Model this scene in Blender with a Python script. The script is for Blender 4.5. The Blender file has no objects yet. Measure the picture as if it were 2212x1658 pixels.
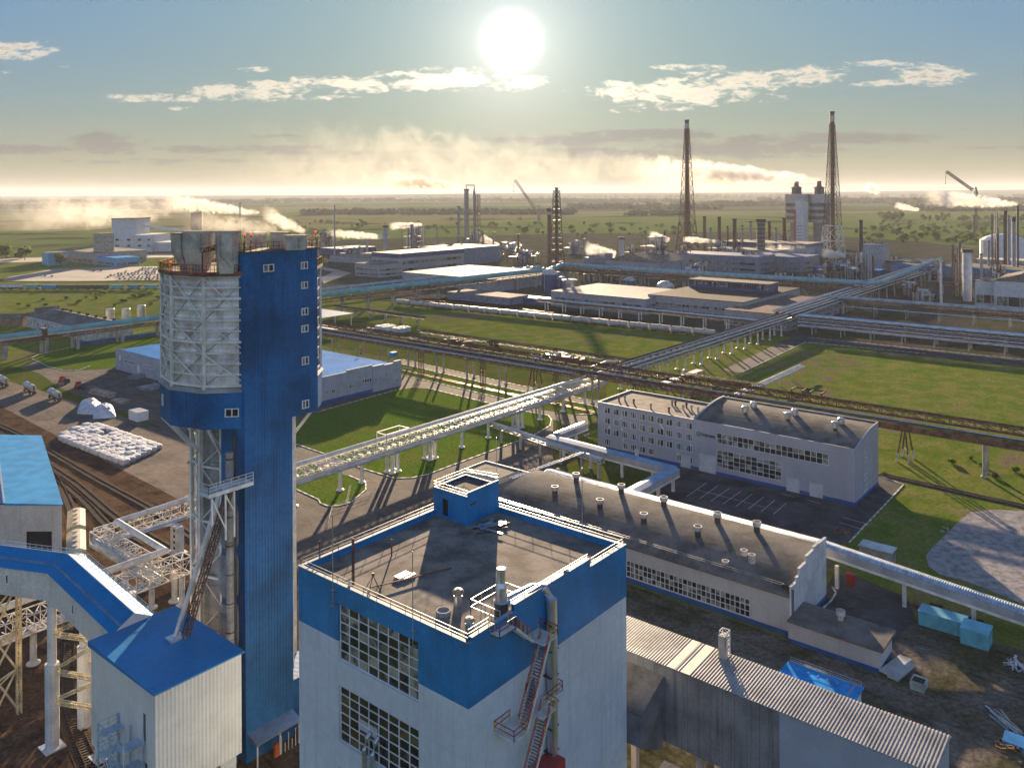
import bpy, bmesh, math, random
from math import sin, cos, pi, radians, sqrt, floor
from mathutils import Vector, Matrix, noise as mnoise
random.seed(7)
SC = bpy.context.scene
COL = SC.collection

# ------------------------------------------------------------------ camera, sun, sky, exposure
H, F, CX, HY, RO = 80.0, 1800.0, 1106.0, 414.0, 0.0045      # camera height (m) and survey constants of the view
YAW = radians(39.3)                                          # plant grid: X = right-away, Y = left-away
FWD = (cos(YAW), sin(YAW)); RGT = (sin(YAW), -cos(YAW))
cam = bpy.data.cameras.new("camera"); camo = bpy.data.objects.new("camera", cam); COL.objects.link(camo)
cam.sensor_width = 36; cam.lens = 36*F/2212; cam.shift_y = -(829-HY)/2212
cam.clip_start = 1; cam.clip_end = 120000
camo.location = (0, 0, H)
camo.matrix_world = Matrix.Translation((0, 0, H)) @ Matrix.Rotation(YAW-pi/2, 4, 'Z') @ Matrix.Rotation(pi/2, 4, 'X') @ Matrix.Rotation(-RO, 4, 'Z')
SC.camera = camo
SC.view_settings.view_transform = 'Standard'; SC.view_settings.look = 'None'
SC.view_settings.gamma = 1; SC.view_settings.use_curve_mapping = False
SC.view_settings.exposure = 1.82
SUN_EL = radians(10.2)
SUN_DIR = Vector((FWD[0]*cos(SUN_EL), FWD[1]*cos(SUN_EL), sin(SUN_EL)))
sl = bpy.data.lights.new("sun", 'SUN'); sl.energy = 5.0; sl.angle = radians(0.6); sl.color = (1.0, 0.75, 0.48)
so = bpy.data.objects.new("sun", sl); COL.objects.link(so); so.location = (0, 0, 300)
so.rotation_euler = SUN_DIR.to_track_quat('Z', 'Y').to_euler()

class NT:                                                    # small node-expression helper
    def __init__(s, tree): s.t = tree; s.n = tree.nodes; s.l = tree.links
    def node(s, typ, **kw):
        n = s.n.new(typ)
        for k, v in kw.items(): setattr(n, k, v)
        return n
    def put(s, sock, v):
        if hasattr(v, 'links') or isinstance(v, bpy.types.NodeSocket): s.l.new(v, sock)
        else: sock.default_value = v
    def m(s, op, a, b=None, c=None, clamp=False):
        n = s.node('ShaderNodeMath', operation=op, use_clamp=clamp); s.put(n.inputs[0], a)
        if b is not None: s.put(n.inputs[1], b)
        if c is not None: s.put(n.inputs[2], c)
        return n.outputs[0]
    def vm(s, op, a, b=None, scale=None):
        n = s.node('ShaderNodeVectorMath', operation=op); s.put(n.inputs[0], a)
        if b is not None: s.put(n.inputs[1], b)
        if scale is not None: s.put(n.inputs['Scale'], scale)
        return n.outputs['Value'] if op in ('DOT_PRODUCT', 'LENGTH') else n.outputs[0]
    def ramp(s, v, a, b, lo=0.0, hi=1.0):
        n = s.node('ShaderNodeMapRange', interpolation_type='SMOOTHSTEP'); s.put(n.inputs['Value'], v)
        for k, x in zip(('From Min', 'From Max', 'To Min', 'To Max'), (a, b, lo, hi)): s.put(n.inputs[k], x)
        return n.outputs[0]
    def noise(s, vec, scale, detail=3, rough=.5, dist=0.0):
        n = s.node('ShaderNodeTexNoise'); s.put(n.inputs['Vector'], vec)
        n.inputs['Scale'].default_value = scale; n.inputs['Detail'].default_value = detail
        n.inputs['Roughness'].default_value = rough; n.inputs['Distortion'].default_value = dist
        return n.outputs['Fac']
    def mix(s, f, a, b, mode='MIX'):
        n = s.node('ShaderNodeMix', data_type='RGBA', blend_type=mode)
        s.put(n.inputs[0], f); s.put(n.inputs[6], a if not isinstance(a, tuple) else (*a[:3], 1)); s.put(n.inputs[7], b if not isinstance(b, tuple) else (*b[:3], 1))
        return n.outputs[2]
    def comb(s, x, y, z):
        n = s.node('ShaderNodeCombineXYZ'); s.put(n.inputs[0], x); s.put(n.inputs[1], y); s.put(n.inputs[2], z); return n.outputs[0]

SKY_TINT = (.44, .88, 1.50); HORIZON = (3.1, 2.45, 1.75)
def make_world():
    w = bpy.data.worlds.new("World"); SC.world = w; w.use_nodes = True
    g = NT(w.node_tree); g.n.clear()
    out = g.node('ShaderNodeOutputWorld'); bg = g.node('ShaderNodeBackground'); g.l.new(bg.outputs[0], out.inputs[0])
    sky = g.node('ShaderNodeTexSky', sky_type='NISHITA'); sky.sun_disc = False
    sky.sun_elevation = SUN_EL; sky.sun_rotation = pi/2-YAW
    sky.altitude = 100; sky.air_density = 1.0; sky.dust_density = 2.2; sky.ozone_density = 1.5
    d = g.node('ShaderNodeTexCoord').outputs['Generated']
    sp = g.node('ShaderNodeSeparateXYZ'); g.l.new(d, sp.inputs[0]); z = sp.outputs[2]
    y = g.m('MAXIMUM', g.vm('DOT_PRODUCT', d, (FWD[0], FWD[1], 0)), 0.02)
    x = g.vm('DOT_PRODUCT', d, (RGT[0], RGT[1], 0))
    u = g.m('DIVIDE', x, y); v = g.m('DIVIDE', z, y)                  # sky direction: tangent of azimuth, tangent of elevation
    uv = g.comb(u, v, 0)
    col = sky.outputs[0]
    # clouds: banks given by direction, broken up with noise
    n1 = g.noise(g.vm('MULTIPLY', uv, (17, 62, 1)), 1.0, 8, .60, .5)
    n2 = g.noise(g.vm('ADD', g.vm('MULTIPLY', uv, (58, 150, 1)), (7, 3, 0)), 1.0, 6, .62, .6)
    nn = g.m('MULTIPLY_ADD', n2, .62, g.m('MULTIPLY', n1, .72))
    def bank(px, py, rx, ry, amp=1.0):
        a = g.m('DIVIDE', g.m('SUBTRACT', u, (px-CX)/F), rx*1.45/F); b = g.m('DIVIDE', g.m('SUBTRACT', v, (HY-py)/F), ry*1.7/F)
        r2 = g.m('ADD', g.m('MULTIPLY', a, a), g.m('MULTIPLY', b, b))
        return g.m('MULTIPLY', g.m('SUBTRACT', 1.0, r2, clamp=True), amp)
    def total(bs):
        t = bank(*bs[0])
        for b in bs[1:]: t = g.m('MAXIMUM', t, bank(*b))
        return t
    hi = total([(330,208,110,9),(550,196,150,18),(760,181,130,17),(985,172,190,22),(560,177,60,8),(690,209,100,6,.8),(1330,196,110,17),(1480,206,180,26),(1600,176,170,22),(1750,166,95,17),(1480,147,80,7,.8),
                (1900,183,70,8,.8),(2010,166,95,19),(1920,142,90,7,.8),(565,148,45,6,.8),(742,147,16,4,.8),(30,105,90,18),(140,140,18,4,.8),(390,232,45,5,.7),(1340,240,60,5,.7),(10,150,40,5,.6)])
    lo = total([(1250,304,190,9),(1400,293,170,10),(1600,324,190,17),(1790,303,210,12),(1330,331,170,10,.8),(232,308,80,19),(60,318,100,9),(480,319,240,7,.8),(760,328,260,5,.8),(600,292,70,5,.7),(2080,285,60,5,.6),(2150,324,80,4,.7),(400,345,300,6,.7)])
    q1 = g.m('MULTIPLY_ADD', hi, .36, nn); q2 = g.m('MULTIPLY_ADD', lo, .36, nn)
    chi = g.m('MULTIPLY', g.ramp(q1, .86, 1.04), g.ramp(hi, 0, .15)); clo = g.m('MULTIPLY', g.ramp(q2, .78, .98), g.ramp(lo, 0, .15))
    core = g.ramp(q1, .99, 1.16)
    sd = g.vm('DOT_PRODUCT', d, tuple(SUN_DIR))
    ang = g.m('ARCCOSINE', g.m('MINIMUM', sd, 1.0))
    near = g.m('POWER', 2.718, g.m('MULTIPLY', ang, -5.5))
    lum = g.vm('DOT_PRODUCT', col, (.3, .5, .2))
    base = g.vm('SCALE', g.mix(1.0, col, SKY_TINT, 'MULTIPLY'), scale=g.m('DIVIDE', 1.0, g.m('MULTIPLY_ADD', lum, 1/3.0, 1.0)))
    # warm, pale band of dusty air low over the horizon
    low = g.m('POWER', 2.718, g.m('MULTIPLY', g.m('MAXIMUM', z, 0.0), -13.0))
    base = g.mix(g.m('MULTIPLY', low, .75), base, HORIZON)
    lit = g.mix(core, (4.6, 4.2, 3.5), (2.3, 2.15, 2.0))
    lit = g.mix(g.ramp(near, 0, .5), lit, (7.0, 6.2, 4.7))
    base = g.mix(g.m('MULTIPLY', chi, .95), base, lit)
    base = g.mix(g.m('MULTIPLY', clo, .80), base, (1.55, 1.46, 1.38))
    halo = g.m('ADD', g.m('MULTIPLY', g.m('POWER', 2.718, g.m('MULTIPLY', ang, -16.0)), 5.0), g.m('MULTIPLY', near, .62))
    disc = g.m('MULTIPLY', g.m('POWER', g.ramp(ang, .056, .006), 2.8), 24.0)
    glow = g.vm('SCALE', (1.0, .90, .80), scale=g.m('ADD', halo, 0.0))
    base = g.vm('ADD', base, glow)
    base = g.vm('ADD', base, g.vm('SCALE', (1.0, .95, .85), scale=disc))
    # added fill: the unseen sky behind the view is brightened to lift shaded walls
    rear_fill = g.ramp(g.vm('DOT_PRODUCT', d, (-FWD[0], -FWD[1], 0)), -.15, .75)
    rear_fill = g.m('MULTIPLY', rear_fill, g.ramp(g.noise(g.vm('MULTIPLY', d, (3, 3, 7)), 1.0, 5, .6), .25, .6, .55, 1.1))
    base = g.vm('ADD', base, g.vm('SCALE', (1.6, 1.93, 2.4), scale=rear_fill))
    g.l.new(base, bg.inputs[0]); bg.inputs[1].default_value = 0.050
make_world()

# ------------------------------------------------------------------ survey helpers: a sight line of the view to a point at a known height or plane
def P(x, y, z=0.0):
    dx, dy = x-CX, y-HY
    X, Y = dx-RO*dy, dy+RO*dx
    d = (H-z)*F/Y; r = X/F*d
    return Vector((r*RGT[0]+d*FWD[0], r*RGT[1]+d*FWD[1], z))
def onX(x, y, X):
    a = P(x, y); t = X/a.x; return Vector((X, a.y*t, H-H*t))
def onY(x, y, Y):
    a = P(x, y); t = Y/a.y; return Vector((a.x*t, Y, H-H*t))
def depth(p): return p[0]*FWD[0]+p[1]*FWD[1]
def Z(p, y):                                                 # height above p of image row y
    d = depth(p); r = p[0]*RGT[0]+p[1]*RGT[1]
    return H-((y-HY)+RO*r/d*F)*d/F
def px_m(p, n): return n*depth(p)/F                          # size in metres of n pixels at p

# ------------------------------------------------------------------ mesh builder and object tagging
class MB:
    def __init__(s, *mats): s.v = []; s.f = []; s.mi = []; s.mats = list(mats)
    def add(s, vs, fs, mi=0):
        o = len(s.v); s.v += [tuple(p) for p in vs]
        for f in fs: s.f.append(tuple(i+o for i in f)); s.mi.append(mi)
    def poly(s, pts, mi=0): s.add(pts, [tuple(range(len(pts)))], mi)
    def box(s, x0, x1, y0, y1, z0, z1, mi=0):
        s.add([(x0,y0,z0),(x1,y0,z0),(x1,y1,z0),(x0,y1,z0),(x0,y0,z1),(x1,y0,z1),(x1,y1,z1),(x0,y1,z1)],
              [(0,3,2,1),(4,5,6,7),(0,1,5,4),(1,2,6,5),(2,3,7,6),(3,0,4,7)], mi)
    def prism(s, pts, z0, z1, mi=0, top=None):
        n = len(pts); t = top or pts
        zz0 = z0 if callable(z0) else (lambda p: z0); zz1 = z1 if callable(z1) else (lambda p: z1)
        s.add([(p[0],p[1],zz0(p)) for p in pts]+[(p[0],p[1],zz1(p)) for p in t],
              [tuple(range(n))[::-1], tuple(range(n,2*n))]+[(i,(i+1)%n,n+(i+1)%n,n+i) for i in range(n)], mi)
    def beam(s, p, q, w, h=None, mi=0):
        p, q = Vector(p), Vector(q); h = h or w; d = q-p
        if d.length < 1e-6: return
        d.normalize(); up = Vector((0,0,1)) if abs(d.z) < .95 else Vector((1,0,0))
        a = d.cross(up).normalized(); b = a.cross(d)
        a *= w/2; b *= h/2
        s.add([p-a-b,p+a-b,p+a+b,p-a+b,q-a-b,q+a-b,q+a+b,q-a+b],
              [(0,3,2,1),(4,5,6,7),(0,1,5,4),(1,2,6,5),(2,3,7,6),(3,0,4,7)], mi)
    def tube(s, p, q, r, n=8, r2=None, mi=0, caps=True):
        p, q = Vector(p), Vector(q); d = (q-p)
        if d.length < 1e-6: return
        d.normalize(); up = Vector((0,0,1)) if abs(d.z) < .95 else Vector((1,0,0))
        a = d.cross(up).normalized(); b = a.cross(d); r2 = r if r2 is None else r2
        ring = lambda c, rr: [c+a*rr*cos(2*pi*i/n)+b*rr*sin(2*pi*i/n) for i in range(n)]
        fs = [(i,n+i,n+(i+1)%n,(i+1)%n) for i in range(n)]
        if caps: fs += [tuple(range(n)), tuple(range(n,2*n))[::-1]]
        s.add(ring(p,r)+ring(q,r2), fs, mi)
    def path(s, pts, r, n=8, mi=0):                           # tube through points with mitred bends
        pts = [Vector(p) for p in pts]; rings = []
        for i, p in enumerate(pts):
            d0 = (p-pts[i-1]).normalized() if i else None; d1 = (pts[i+1]-p).normalized() if i < len(pts)-1 else None
            t = ((d0 or d1)+(d1 or d0)).normalized()
            up = Vector((0,0,1)) if abs(t.z) < .9 else Vector((FWD[0],FWD[1],0))
            a = t.cross(up).normalized(); b = a.cross(t); k = 1.0
            if d0 and d1: k = 1/max(.5, t.dot(d0))
            rings.append([p+(a*cos(2*pi*j/n))*r*k+(b*sin(2*pi*j/n))*r for j in range(n)])
        vs = [v for rg in rings for v in rg]
        fs = [(i*n+j,(i+1)*n+j,(i+1)*n+(j+1)%n,i*n+(j+1)%n) for i in range(len(pts)-1) for j in range(n)]
        fs += [tuple(range(n)), tuple(range((len(pts)-1)*n, len(pts)*n))[::-1]]
        s.add(vs, fs, mi)
    def lathe(s, c, prof, n=16, mi=0, ph=0.0):
        vs = []; m = len(prof)
        for r, z in prof: vs += [(c[0]+r*cos(ph+2*pi*i/n), c[1]+r*sin(ph+2*pi*i/n), c[2]+z) for i in range(n)]
        fs = [(k*n+i, k*n+(i+1)%n, (k+1)*n+(i+1)%n, (k+1)*n+i) for k in range(m-1) for i in range(n)]
        fs += [tuple(range(n))[::-1], tuple(range((m-1)*n, m*n))]
        s.add(vs, fs, mi)
    def lattice(s, p, q, w, h, bay, t, mi=0, side=None):      # box truss from p to q (bottom centre line)
        p, q = Vector(p), Vector(q); d = q-p; L = d.length; d.normalize()
        up = Vector((0,0,1)) if abs(d.z) < .9 else Vector((1,0,0))
        a = d.cross(up).normalized()*w/2; b = (a.normalized().cross(d)).normalized()*h
        n = max(1, round(L/bay)); c = [-a, a, a+b, b-a]
        for o in c: s.beam(p+o, q+o, t, t, mi)
        for k in range(n+1):
            o = p+d*(L*k/n)
            for i in range(4): s.beam(o+c[i], o+c[(i+1)%4], t*.75, t*.75, mi)
            if k < n:
                o2 = p+d*(L*(k+1)/n)
                for i in (0,1,2,3):
                    i2 = (i+1)%4
                    if k%2: i, i2 = i2, i
                    s.beam(o+c[i], o2+c[i2], t*.6, t*.6, mi)
    def rail(s, pts, h=1.1, t=.05, gap=1.8, mi=0, bars=2):     # guard rail along a polyline
        pts = [Vector(p) for p in pts]
        for a, b in zip(pts, pts[1:]):
            for k in range(bars): s.beam(a+Vector((0,0,h*(k+1)/bars)), b+Vector((0,0,h*(k+1)/bars)), t, t, mi)
            n = max(1, round((b-a).length/gap))
            for k in range(n+1):
                o = a.lerp(b, k/n); s.beam(o, o+Vector((0,0,h)), t, t, mi)
    def build(s, name, parent=None, label=None, cat=None, group=None, kind=None, smooth=False, loc=None):
        me = bpy.data.meshes.new(name)
        if parent is not None: o0 = Vector(parent['base'])
        elif loc is not None: o0 = Vector(loc)
        elif kind == 'structure': o0 = Vector((0,0,0))
        else:
            xs = [p[0] for p in s.v]; ys = [p[1] for p in s.v]; zs = [p[2] for p in s.v]
            o0 = Vector(((min(xs)+max(xs))/2, (min(ys)+max(ys))/2, min(zs)))
        me.from_pydata([(p[0]-o0.x, p[1]-o0.y, p[2]-o0.z) for p in s.v], [], s.f)
        for m in s.mats: me.materials.append(m)
        me.polygons.foreach_set('material_index', s.mi)
        if smooth: me.polygons.foreach_set('use_smooth', [True]*len(me.polygons))
        bm = bmesh.new(); bm.from_mesh(me); bmesh.ops.recalc_face_normals(bm, faces=bm.faces); bm.to_mesh(me); bm.free()
        me.update()
        ob = bpy.data.objects.new(name, me); COL.objects.link(ob)
        if parent is not None:
            ob.parent = parent
            ob['base'] = tuple(o0)
        else: ob.location = o0; ob['base'] = tuple(o0)
        return tag(ob, label, cat, group, kind)
def tag(o, label=None, cat=None, group=None, kind=None):
    if label: o['label'] = label
    if cat: o['category'] = cat
    if group: o['group'] = group
    if kind: o['kind'] = kind
    return o
def thing(name, loc, label, cat, group=None):
    o = bpy.data.objects.new(name, None); COL.objects.link(o); o.location = loc; o.empty_display_size = .5
    o['base'] = tuple(loc); return tag(o, label, cat, group)
def dup(o, loc, rz=0.0, label=None, group=None):               # copy a thing with its parts and sub-parts
    def cp(s, parent):
        c = s.copy(); COL.objects.link(c); c.parent = parent
        for ch in s.children: cp(ch, c)
        return c
    c = cp(o, None); c.location = loc; c.rotation_euler = (0, 0, rz)
    if label: c['label'] = label
    if group: c['group'] = group
    return c
def V(*a): return Vector(a)

# ------------------------------------------------------------------ materials
MATS = {}
def mat(name, col, rough=.7, metal=0.0, var=.18, scale=.35, col2=None, bump=0.0, bscale=6.0, streak=0.0,
        vline=None, hline=None, corr=None, spec=.5, rand=0.0, fine=.12, stain=None):
    if name in MATS: return MATS[name]
    m = bpy.data.materials.new(name); m.use_nodes = True; MATS[name] = m
    g = NT(m.node_tree); b = g.n['Principled BSDF']
    pos = g.node('ShaderNodeNewGeometry')
    p = pos.outputs['Position']
    n = g.noise(p, scale, 5, .6)
    c2 = col2 or tuple(c*(1-2.2*var) for c in col)
    c1 = tuple(min(1, c*(1+.5*var)) for c in col)
    f = g.ramp(n, .36, .68)
    c = g.mix(f, c1, c2)
    if fine:
        nf = g.noise(p, scale*14, 4, .65); k = g.ramp(nf, .25, .75, 1-fine*1.6, 1+fine)
        c = g.vm('SCALE', c, scale=k)
    if stain:                                                   # worn or dirty patches and wheel-track like smears
        na = g.noise(g.vm('MULTIPLY', p, (stain[0]*2.2, stain[0]*.35, 1)), 1.0, 5, .65, 1.2); nb2 = g.noise(p, stain[0]*1.7, 6, .7, .8)
        c = g.vm('SCALE', c, scale=g.ramp(na, .48, .64, 1.0, 1-stain[1])); c = g.vm('SCALE', c, scale=g.ramp(nb2, .50, .60, 1.0, 1+stain[1]*.8))
    if streak:
        ns = g.noise(g.vm('MULTIPLY', p, (1.3, 1.3, .07)), 1.0, 4, .6)
        c = g.vm('SCALE', c, scale=g.ramp(ns, .45, .8, 1.0, 1-streak))
    sp = g.node('ShaderNodeSeparateXYZ'); g.l.new(p, sp.inputs[0])
    along = g.m('ADD', sp.outputs[0], sp.outputs[1])
    for ln, co in ((vline, along), (hline, sp.outputs[2])):
        if ln:
            fr = g.m('FRACT', g.m('DIVIDE', co, ln[0])); k = g.m('LESS_THAN', fr, ln[1]/ln[0])
            c = g.vm('SCALE', c, scale=g.m('SUBTRACT', 1.0, g.m('MULTIPLY', k, ln[2])))
    if rand:
        c = g.vm('SCALE', c, scale=g.ramp(pos.outputs['Random Per Island'], 0, 1, 1-rand, 1+rand))
    g.put(b.inputs['Base Color'], c)
    b.inputs['Roughness'].default_value = rough; b.inputs['Metallic'].default_value = metal
    b.inputs['Specular IOR Level'].default_value = spec
    hgt = None
    if corr:
        hgt = g.m('MULTIPLY', g.m('SINE', g.m('MULTIPLY', along, 2*pi/corr[0])), corr[1])
    if bump:
        nb = g.m('MULTIPLY', g.noise(p, bscale, 4, .6), bump); hgt = g.m('ADD', hgt, nb) if hgt is not None else nb
    if hgt is not None:
        bu = g.node('ShaderNodeBump'); bu.inputs['Strength'].default_value = 1.0; bu.inputs['Distance'].default_value = 1.0
        g.l.new(hgt, bu.inputs['Height']); g.l.new(bu.outputs[0], b.inputs['Normal'])
    return m
def glass(name, c1, c2, rough=.08, p=.6):                       # dark window glass, each pane its own tone
    m = bpy.data.materials.new(name); m.use_nodes = True; MATS[name] = m
    g = NT(m.node_tree); b = g.n['Principled BSDF']; ge = g.node('ShaderNodeNewGeometry')
    r = ge.outputs['Random Per Island']; nn = g.noise(ge.outputs['Position'], .55, 3, .6, .8)
    f = g.m('MULTIPLY', g.ramp(r, p, p+.3), g.ramp(nn, .35, .6))
    g.put(b.inputs['Base Color'], g.mix(f, c1, c2)); b.inputs['Roughness'].default_value = rough
    b.inputs['Specular IOR Level'].default_value = .6
    return m
WHITE = mat('white_panel', (.62,.63,.64), .55, var=.10, streak=.16, vline=(1.2,.03,.10))
WWALL = mat('pale_wall', (.57,.63,.69), .6, var=.05, scale=.08, streak=.16, hline=(3.0,.05,.16), vline=(6.2,.04,.10), fine=.05)
BLUE = mat('blue_cladding', (.007,.205,.48), .45, var=.12, scale=.2, streak=.2, corr=(.34,.006), spec=.35, vline=(3.1,.04,.10))
DBLUE = mat('deep_blue_cladding', (.015,.118,.315), .5, var=.20, scale=.10, streak=.28, corr=(.5,.018), spec=.3, hline=(6.0,.06,.14), vline=(3.0,.05,.08))
BROOF = mat('blue_roof', (.012,.25,.60), .62, var=.14, scale=.2, vline=(1.0,.05,.15), spec=.1)
BROOF2 = mat('dark_blue_roof', (.007,.20,.47), .36, var=.08, scale=.15, vline=(.9,.05,.12), spec=.35)
FELT = mat('roof_felt', (.235,.205,.175), .9, spec=.10, var=.22, scale=.3, bump=.02, bscale=1.1, vline=(1.1,.05,.18))
FELTD = mat('dark_roof_felt', (.175,.158,.142), .88, spec=.10, var=.22, scale=.18, bump=.012, bscale=1.5)
GWALL = mat('grey_render', (.34,.35,.40), .75, var=.06, scale=.1, fine=.04, streak=.10, vline=(6.0,.04,.10), hline=(3.35,.04,.08))
GWALL2 = mat('beige_panel_wall', (.48,.46,.45), .75, var=.06, scale=.1, fine=.04, streak=.12, vline=(6.0,.05,.12), hline=(5.0,.05,.10))
PLINTH = mat('blue_plinth', (.008,.085,.30), .55, var=.12)
WSTEEL = mat('white_steel', (.68,.66,.62), .5, var=.12, scale=.5, streak=.10)
RSTEEL = mat('rusty_steel', (.150,.070,.042), .8, var=.38, scale=.5, col2=(.055,.030,.022))
BSTEEL = mat('brown_steel', (.14,.10,.08), .7, var=.25, scale=.5)
GALV = mat('galvanised_sheet', (.56,.57,.60), .34, .85, var=.10, scale=.4, rand=.10)
SILVER = mat('silver_lagging', (.62,.62,.64), .30, .9, var=.12, scale=.3, vline=(2.0,.06,.25))
CONC = mat('concrete', (.36,.34,.32), .85, var=.15, scale=.3, streak=.2)
PARAP = mat('parapet_capping', (.30,.34,.40), .65, .0, var=.15)
TEAL = mat('teal_cladding', (.16,.40,.42), .5, var=.14, scale=.2, vline=(3.0,.12,.15))
DARK = mat('dark_opening', (.012,.011,.012), .8, var=.2)
BLACK = mat('dark_steel', (.05,.048,.05), .6, var=.2)
YEL = mat('yellow_paint', (.62,.48,.04), .5, var=.12)
RED = mat('red_paint', (.42,.035,.03), .5, var=.15)
ORNG = mat('orange_paint', (.55,.13,.03), .5, var=.15)
KERBW = mat('white_road_paint', (.62,.62,.60), .7, var=.15, scale=1.5)
PANEW = mat('white_window_frame', (.72,.73,.74), .5, var=.06)
GLASS = glass('window_glass', (.014,.015,.018), (.11,.09,.05), .08, .62)
GLASSC = glass('curtained_glass', (.022,.022,.024), (.34,.32,.26), .12, .35)
GLASSB = glass('hall_glass', (.018,.020,.022), (.33,.34,.29), .10, .4)
# ------------------------------------------------------------------ ground, roads, lawns, tracks
def ground_mat():
    m = bpy.data.materials.new('meadow_ground'); m.use_nodes = True
    g = NT(m.node_tree); b = g.n['Principled BSDF']; p = g.node('ShaderNodeNewGeometry').outputs['Position']
    n1 = g.noise(p, .018, 6, .6, .5); n2 = g.noise(p, .11, 5, .65); n3 = g.noise(p, .9, 4, .7)
    near = g.mix(g.ramp(n2, .38, .64), (.100,.150,.022), (.185,.185,.050))
    near = g.mix(g.ramp(g.m('MULTIPLY_ADD', n2, .5, g.m('MULTIPLY', n1, .62)), .585, .70), near, (.16,.13,.085))
    near = g.vm('SCALE', near, scale=g.ramp(n3, .2, .8, .62, 1.25))
    # far country: strips of fields, each with its own tone
    q = g.vm('MULTIPLY', p, (.0011, .0011, 1)); rot = g.node('ShaderNodeVectorRotate', rotation_type='Z_AXIS'); g.put(rot.inputs['Vector'], q); rot.inputs['Angle'].default_value = -YAW
    q = g.vm('MULTIPLY', rot.outputs[0], (1.0, .26, 1))
    vo = g.node('ShaderNodeTexVoronoi'); g.put(vo.inputs['Vector'], g.vm('ADD', q, (0, g.m('MULTIPLY', n1, .05), 0)) if False else q); vo.inputs['Scale'].default_value = 1.25
    sep = g.node('ShaderNodeSeparateColor'); g.l.new(vo.outputs['Color'], sep.inputs[0])
    far = g.mix(g.ramp(sep.outputs[0], .25, .6), (.115,.155,.045), (.062,.088,.036))
    far = g.mix(g.ramp(sep.outputs[1], .70, .80), far, (.17,.16,.07))
    far = g.mix(g.ramp(g.noise(p, .004, 5, .6), .54, .62), far, (.045,.062,.022))
    ln = g.vm('LENGTH', p)
    g.put(b.inputs['Base Color'], g.mix(g.ramp(ln, 900, 1500), near, far))
    b.inputs['Roughness'].default_value = .95; b.inputs['Specular IOR Level'].default_value = 0
    bu = g.node('ShaderNodeBump'); bu.inputs['Distance'].default_value = .35; bu.inputs['Strength'].default_value = .5
    g.l.new(g.m('MULTIPLY_ADD', n2, 1.6, g.m('MULTIPLY', n3, .35)), bu.inputs['Height']); g.l.new(bu.outputs[0], b.inputs['Normal'])
    return m
MEADOW = ground_mat()
LAWN = mat('lawn_grass', (.085,.150,.018), 1, var=.22, scale=.10, col2=(.125,.155,.03), bump=.05, bscale=1.6, spec=0, fine=.30, stain=(.30,.16))
ROUGHG = mat('rough_grass', (.065,.10,.018), .95, var=.3, scale=.10, col2=(.125,.12,.04), bump=.14, bscale=.8, spec=0, fine=.3)
ASPH = mat('old_asphalt', (.135,.115,.100), .9, var=.2, scale=.10, col2=(.095,.085,.078), spec=.05, stain=(.22,.28))
ASPHD = mat('dark_asphalt', (.088,.085,.088), .92, var=.2, scale=.12, spec=.05, stain=(.25,.25))
APRON = mat('concrete_apron', (.165,.130,.108), .9, var=.2, scale=.08, col2=(.11,.092,.082), vline=(7,.06,.18), spec=.05, stain=(.2,.25))
DIRT = mat('rail_yard_dirt', (.115,.075,.050), .95, var=.3, scale=.12, col2=(.065,.045,.034), bump=.05, bscale=1.6, spec=0, fine=.25, stain=(.3,.3))
LOT = mat('bare_earth_lot', (.140,.118,.098), .95, var=.3, scale=.09, col2=(.060,.060,.026), bump=.06, bscale=1.2, spec=0, fine=.3, stain=(.18,.35))
GRAVEL = mat('pale_gravel', (.36,.335,.325), .95, var=.18, scale=.5, bump=.07, bscale=1.0, spec=0, fine=.3)
FLOOR = mat('plant_floor', (.085,.075,.066), 1, var=.35, scale=.03, col2=(.052,.070,.032), bump=.12, bscale=.4, spec=0, fine=.3)
BALLAST = mat('track_ballast', (.125,.088,.062), .95, var=.12, scale=.6, spec=0)
RAILM = mat('worn_rail', (.16,.10,.07), .42, .7, var=.2)

def ground():
    m = MB(MEADOW); R = 26000; rings = [0, 60, 200, 600, 2000, 6000, 14000, R]; n = 48
    vs = [(0,0,0)]; fs = []
    for r in rings[1:]: vs += [(r*cos(2*pi*i/n), r*sin(2*pi*i/n), 0) for i in range(n)]
    fs += [(0, 1+i, 1+(i+1)%n) for i in range(n)]
    for k in range(len(rings)-2): fs += [(1+k*n+i, 1+(k+1)*n+i, 1+(k+1)*n+(i+1)%n, 1+k*n+(i+1)%n) for i in range(n)]
    m.add(vs, fs); m.build('ground', kind='structure')
ground()
ZL = [0.0]
def sheet(name, px, m, z, world=False):
    mb = MB(m); pts = [V(p[0], p[1], z) for p in px] if world else [P(x, y, 0)+V(0,0,z) for x, y in px]
    bm = bmesh.new(); vs = [bm.verts.new(p) for p in pts]; f = bm.faces.new(vs); bmesh.ops.triangulate(bm, faces=[f])
    bm.verts.index_update(); mb.add([v.co[:] for v in bm.verts], [tuple(v.index for v in f.verts) for f in bm.faces]); bm.free()
    return mb.build(name, kind='structure')
sheet('plant_yard', [(430,590),(700,640),(830,650),(1010,640),(1540,715),(1720,728),(2420,805),(2420,575),(2000,523),(1650,500),(1200,505),(690,520),(470,548)], FLOOR, .05)
sheet('paved_yard', [(96,98),(96,345),(172,440),(205,440),(262,345),(250,170),(222,150),(222,98)], ASPH, .03, True)
sheet('rail_yard', [(-420,680),(0,877),(423,1097),(640,1235),(760,1330),(760,1740),(-420,1740)], DIRT, .045)
sheet('loading_apron', [(-260,742),(0,877),(423,1098),(560,1170),(560,1010),(424,955),(345,926),(240,891),(135,859),(85,843),(0,818),(-200,765)], APRON, .06)
sheet('grass_verge', [(-200,735),(0,783),(85,806),(130,838),(345,920),(345,926),(240,891),(135,859),(85,843),(0,818),(-200,765)], ROUGHG, .07)
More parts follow.
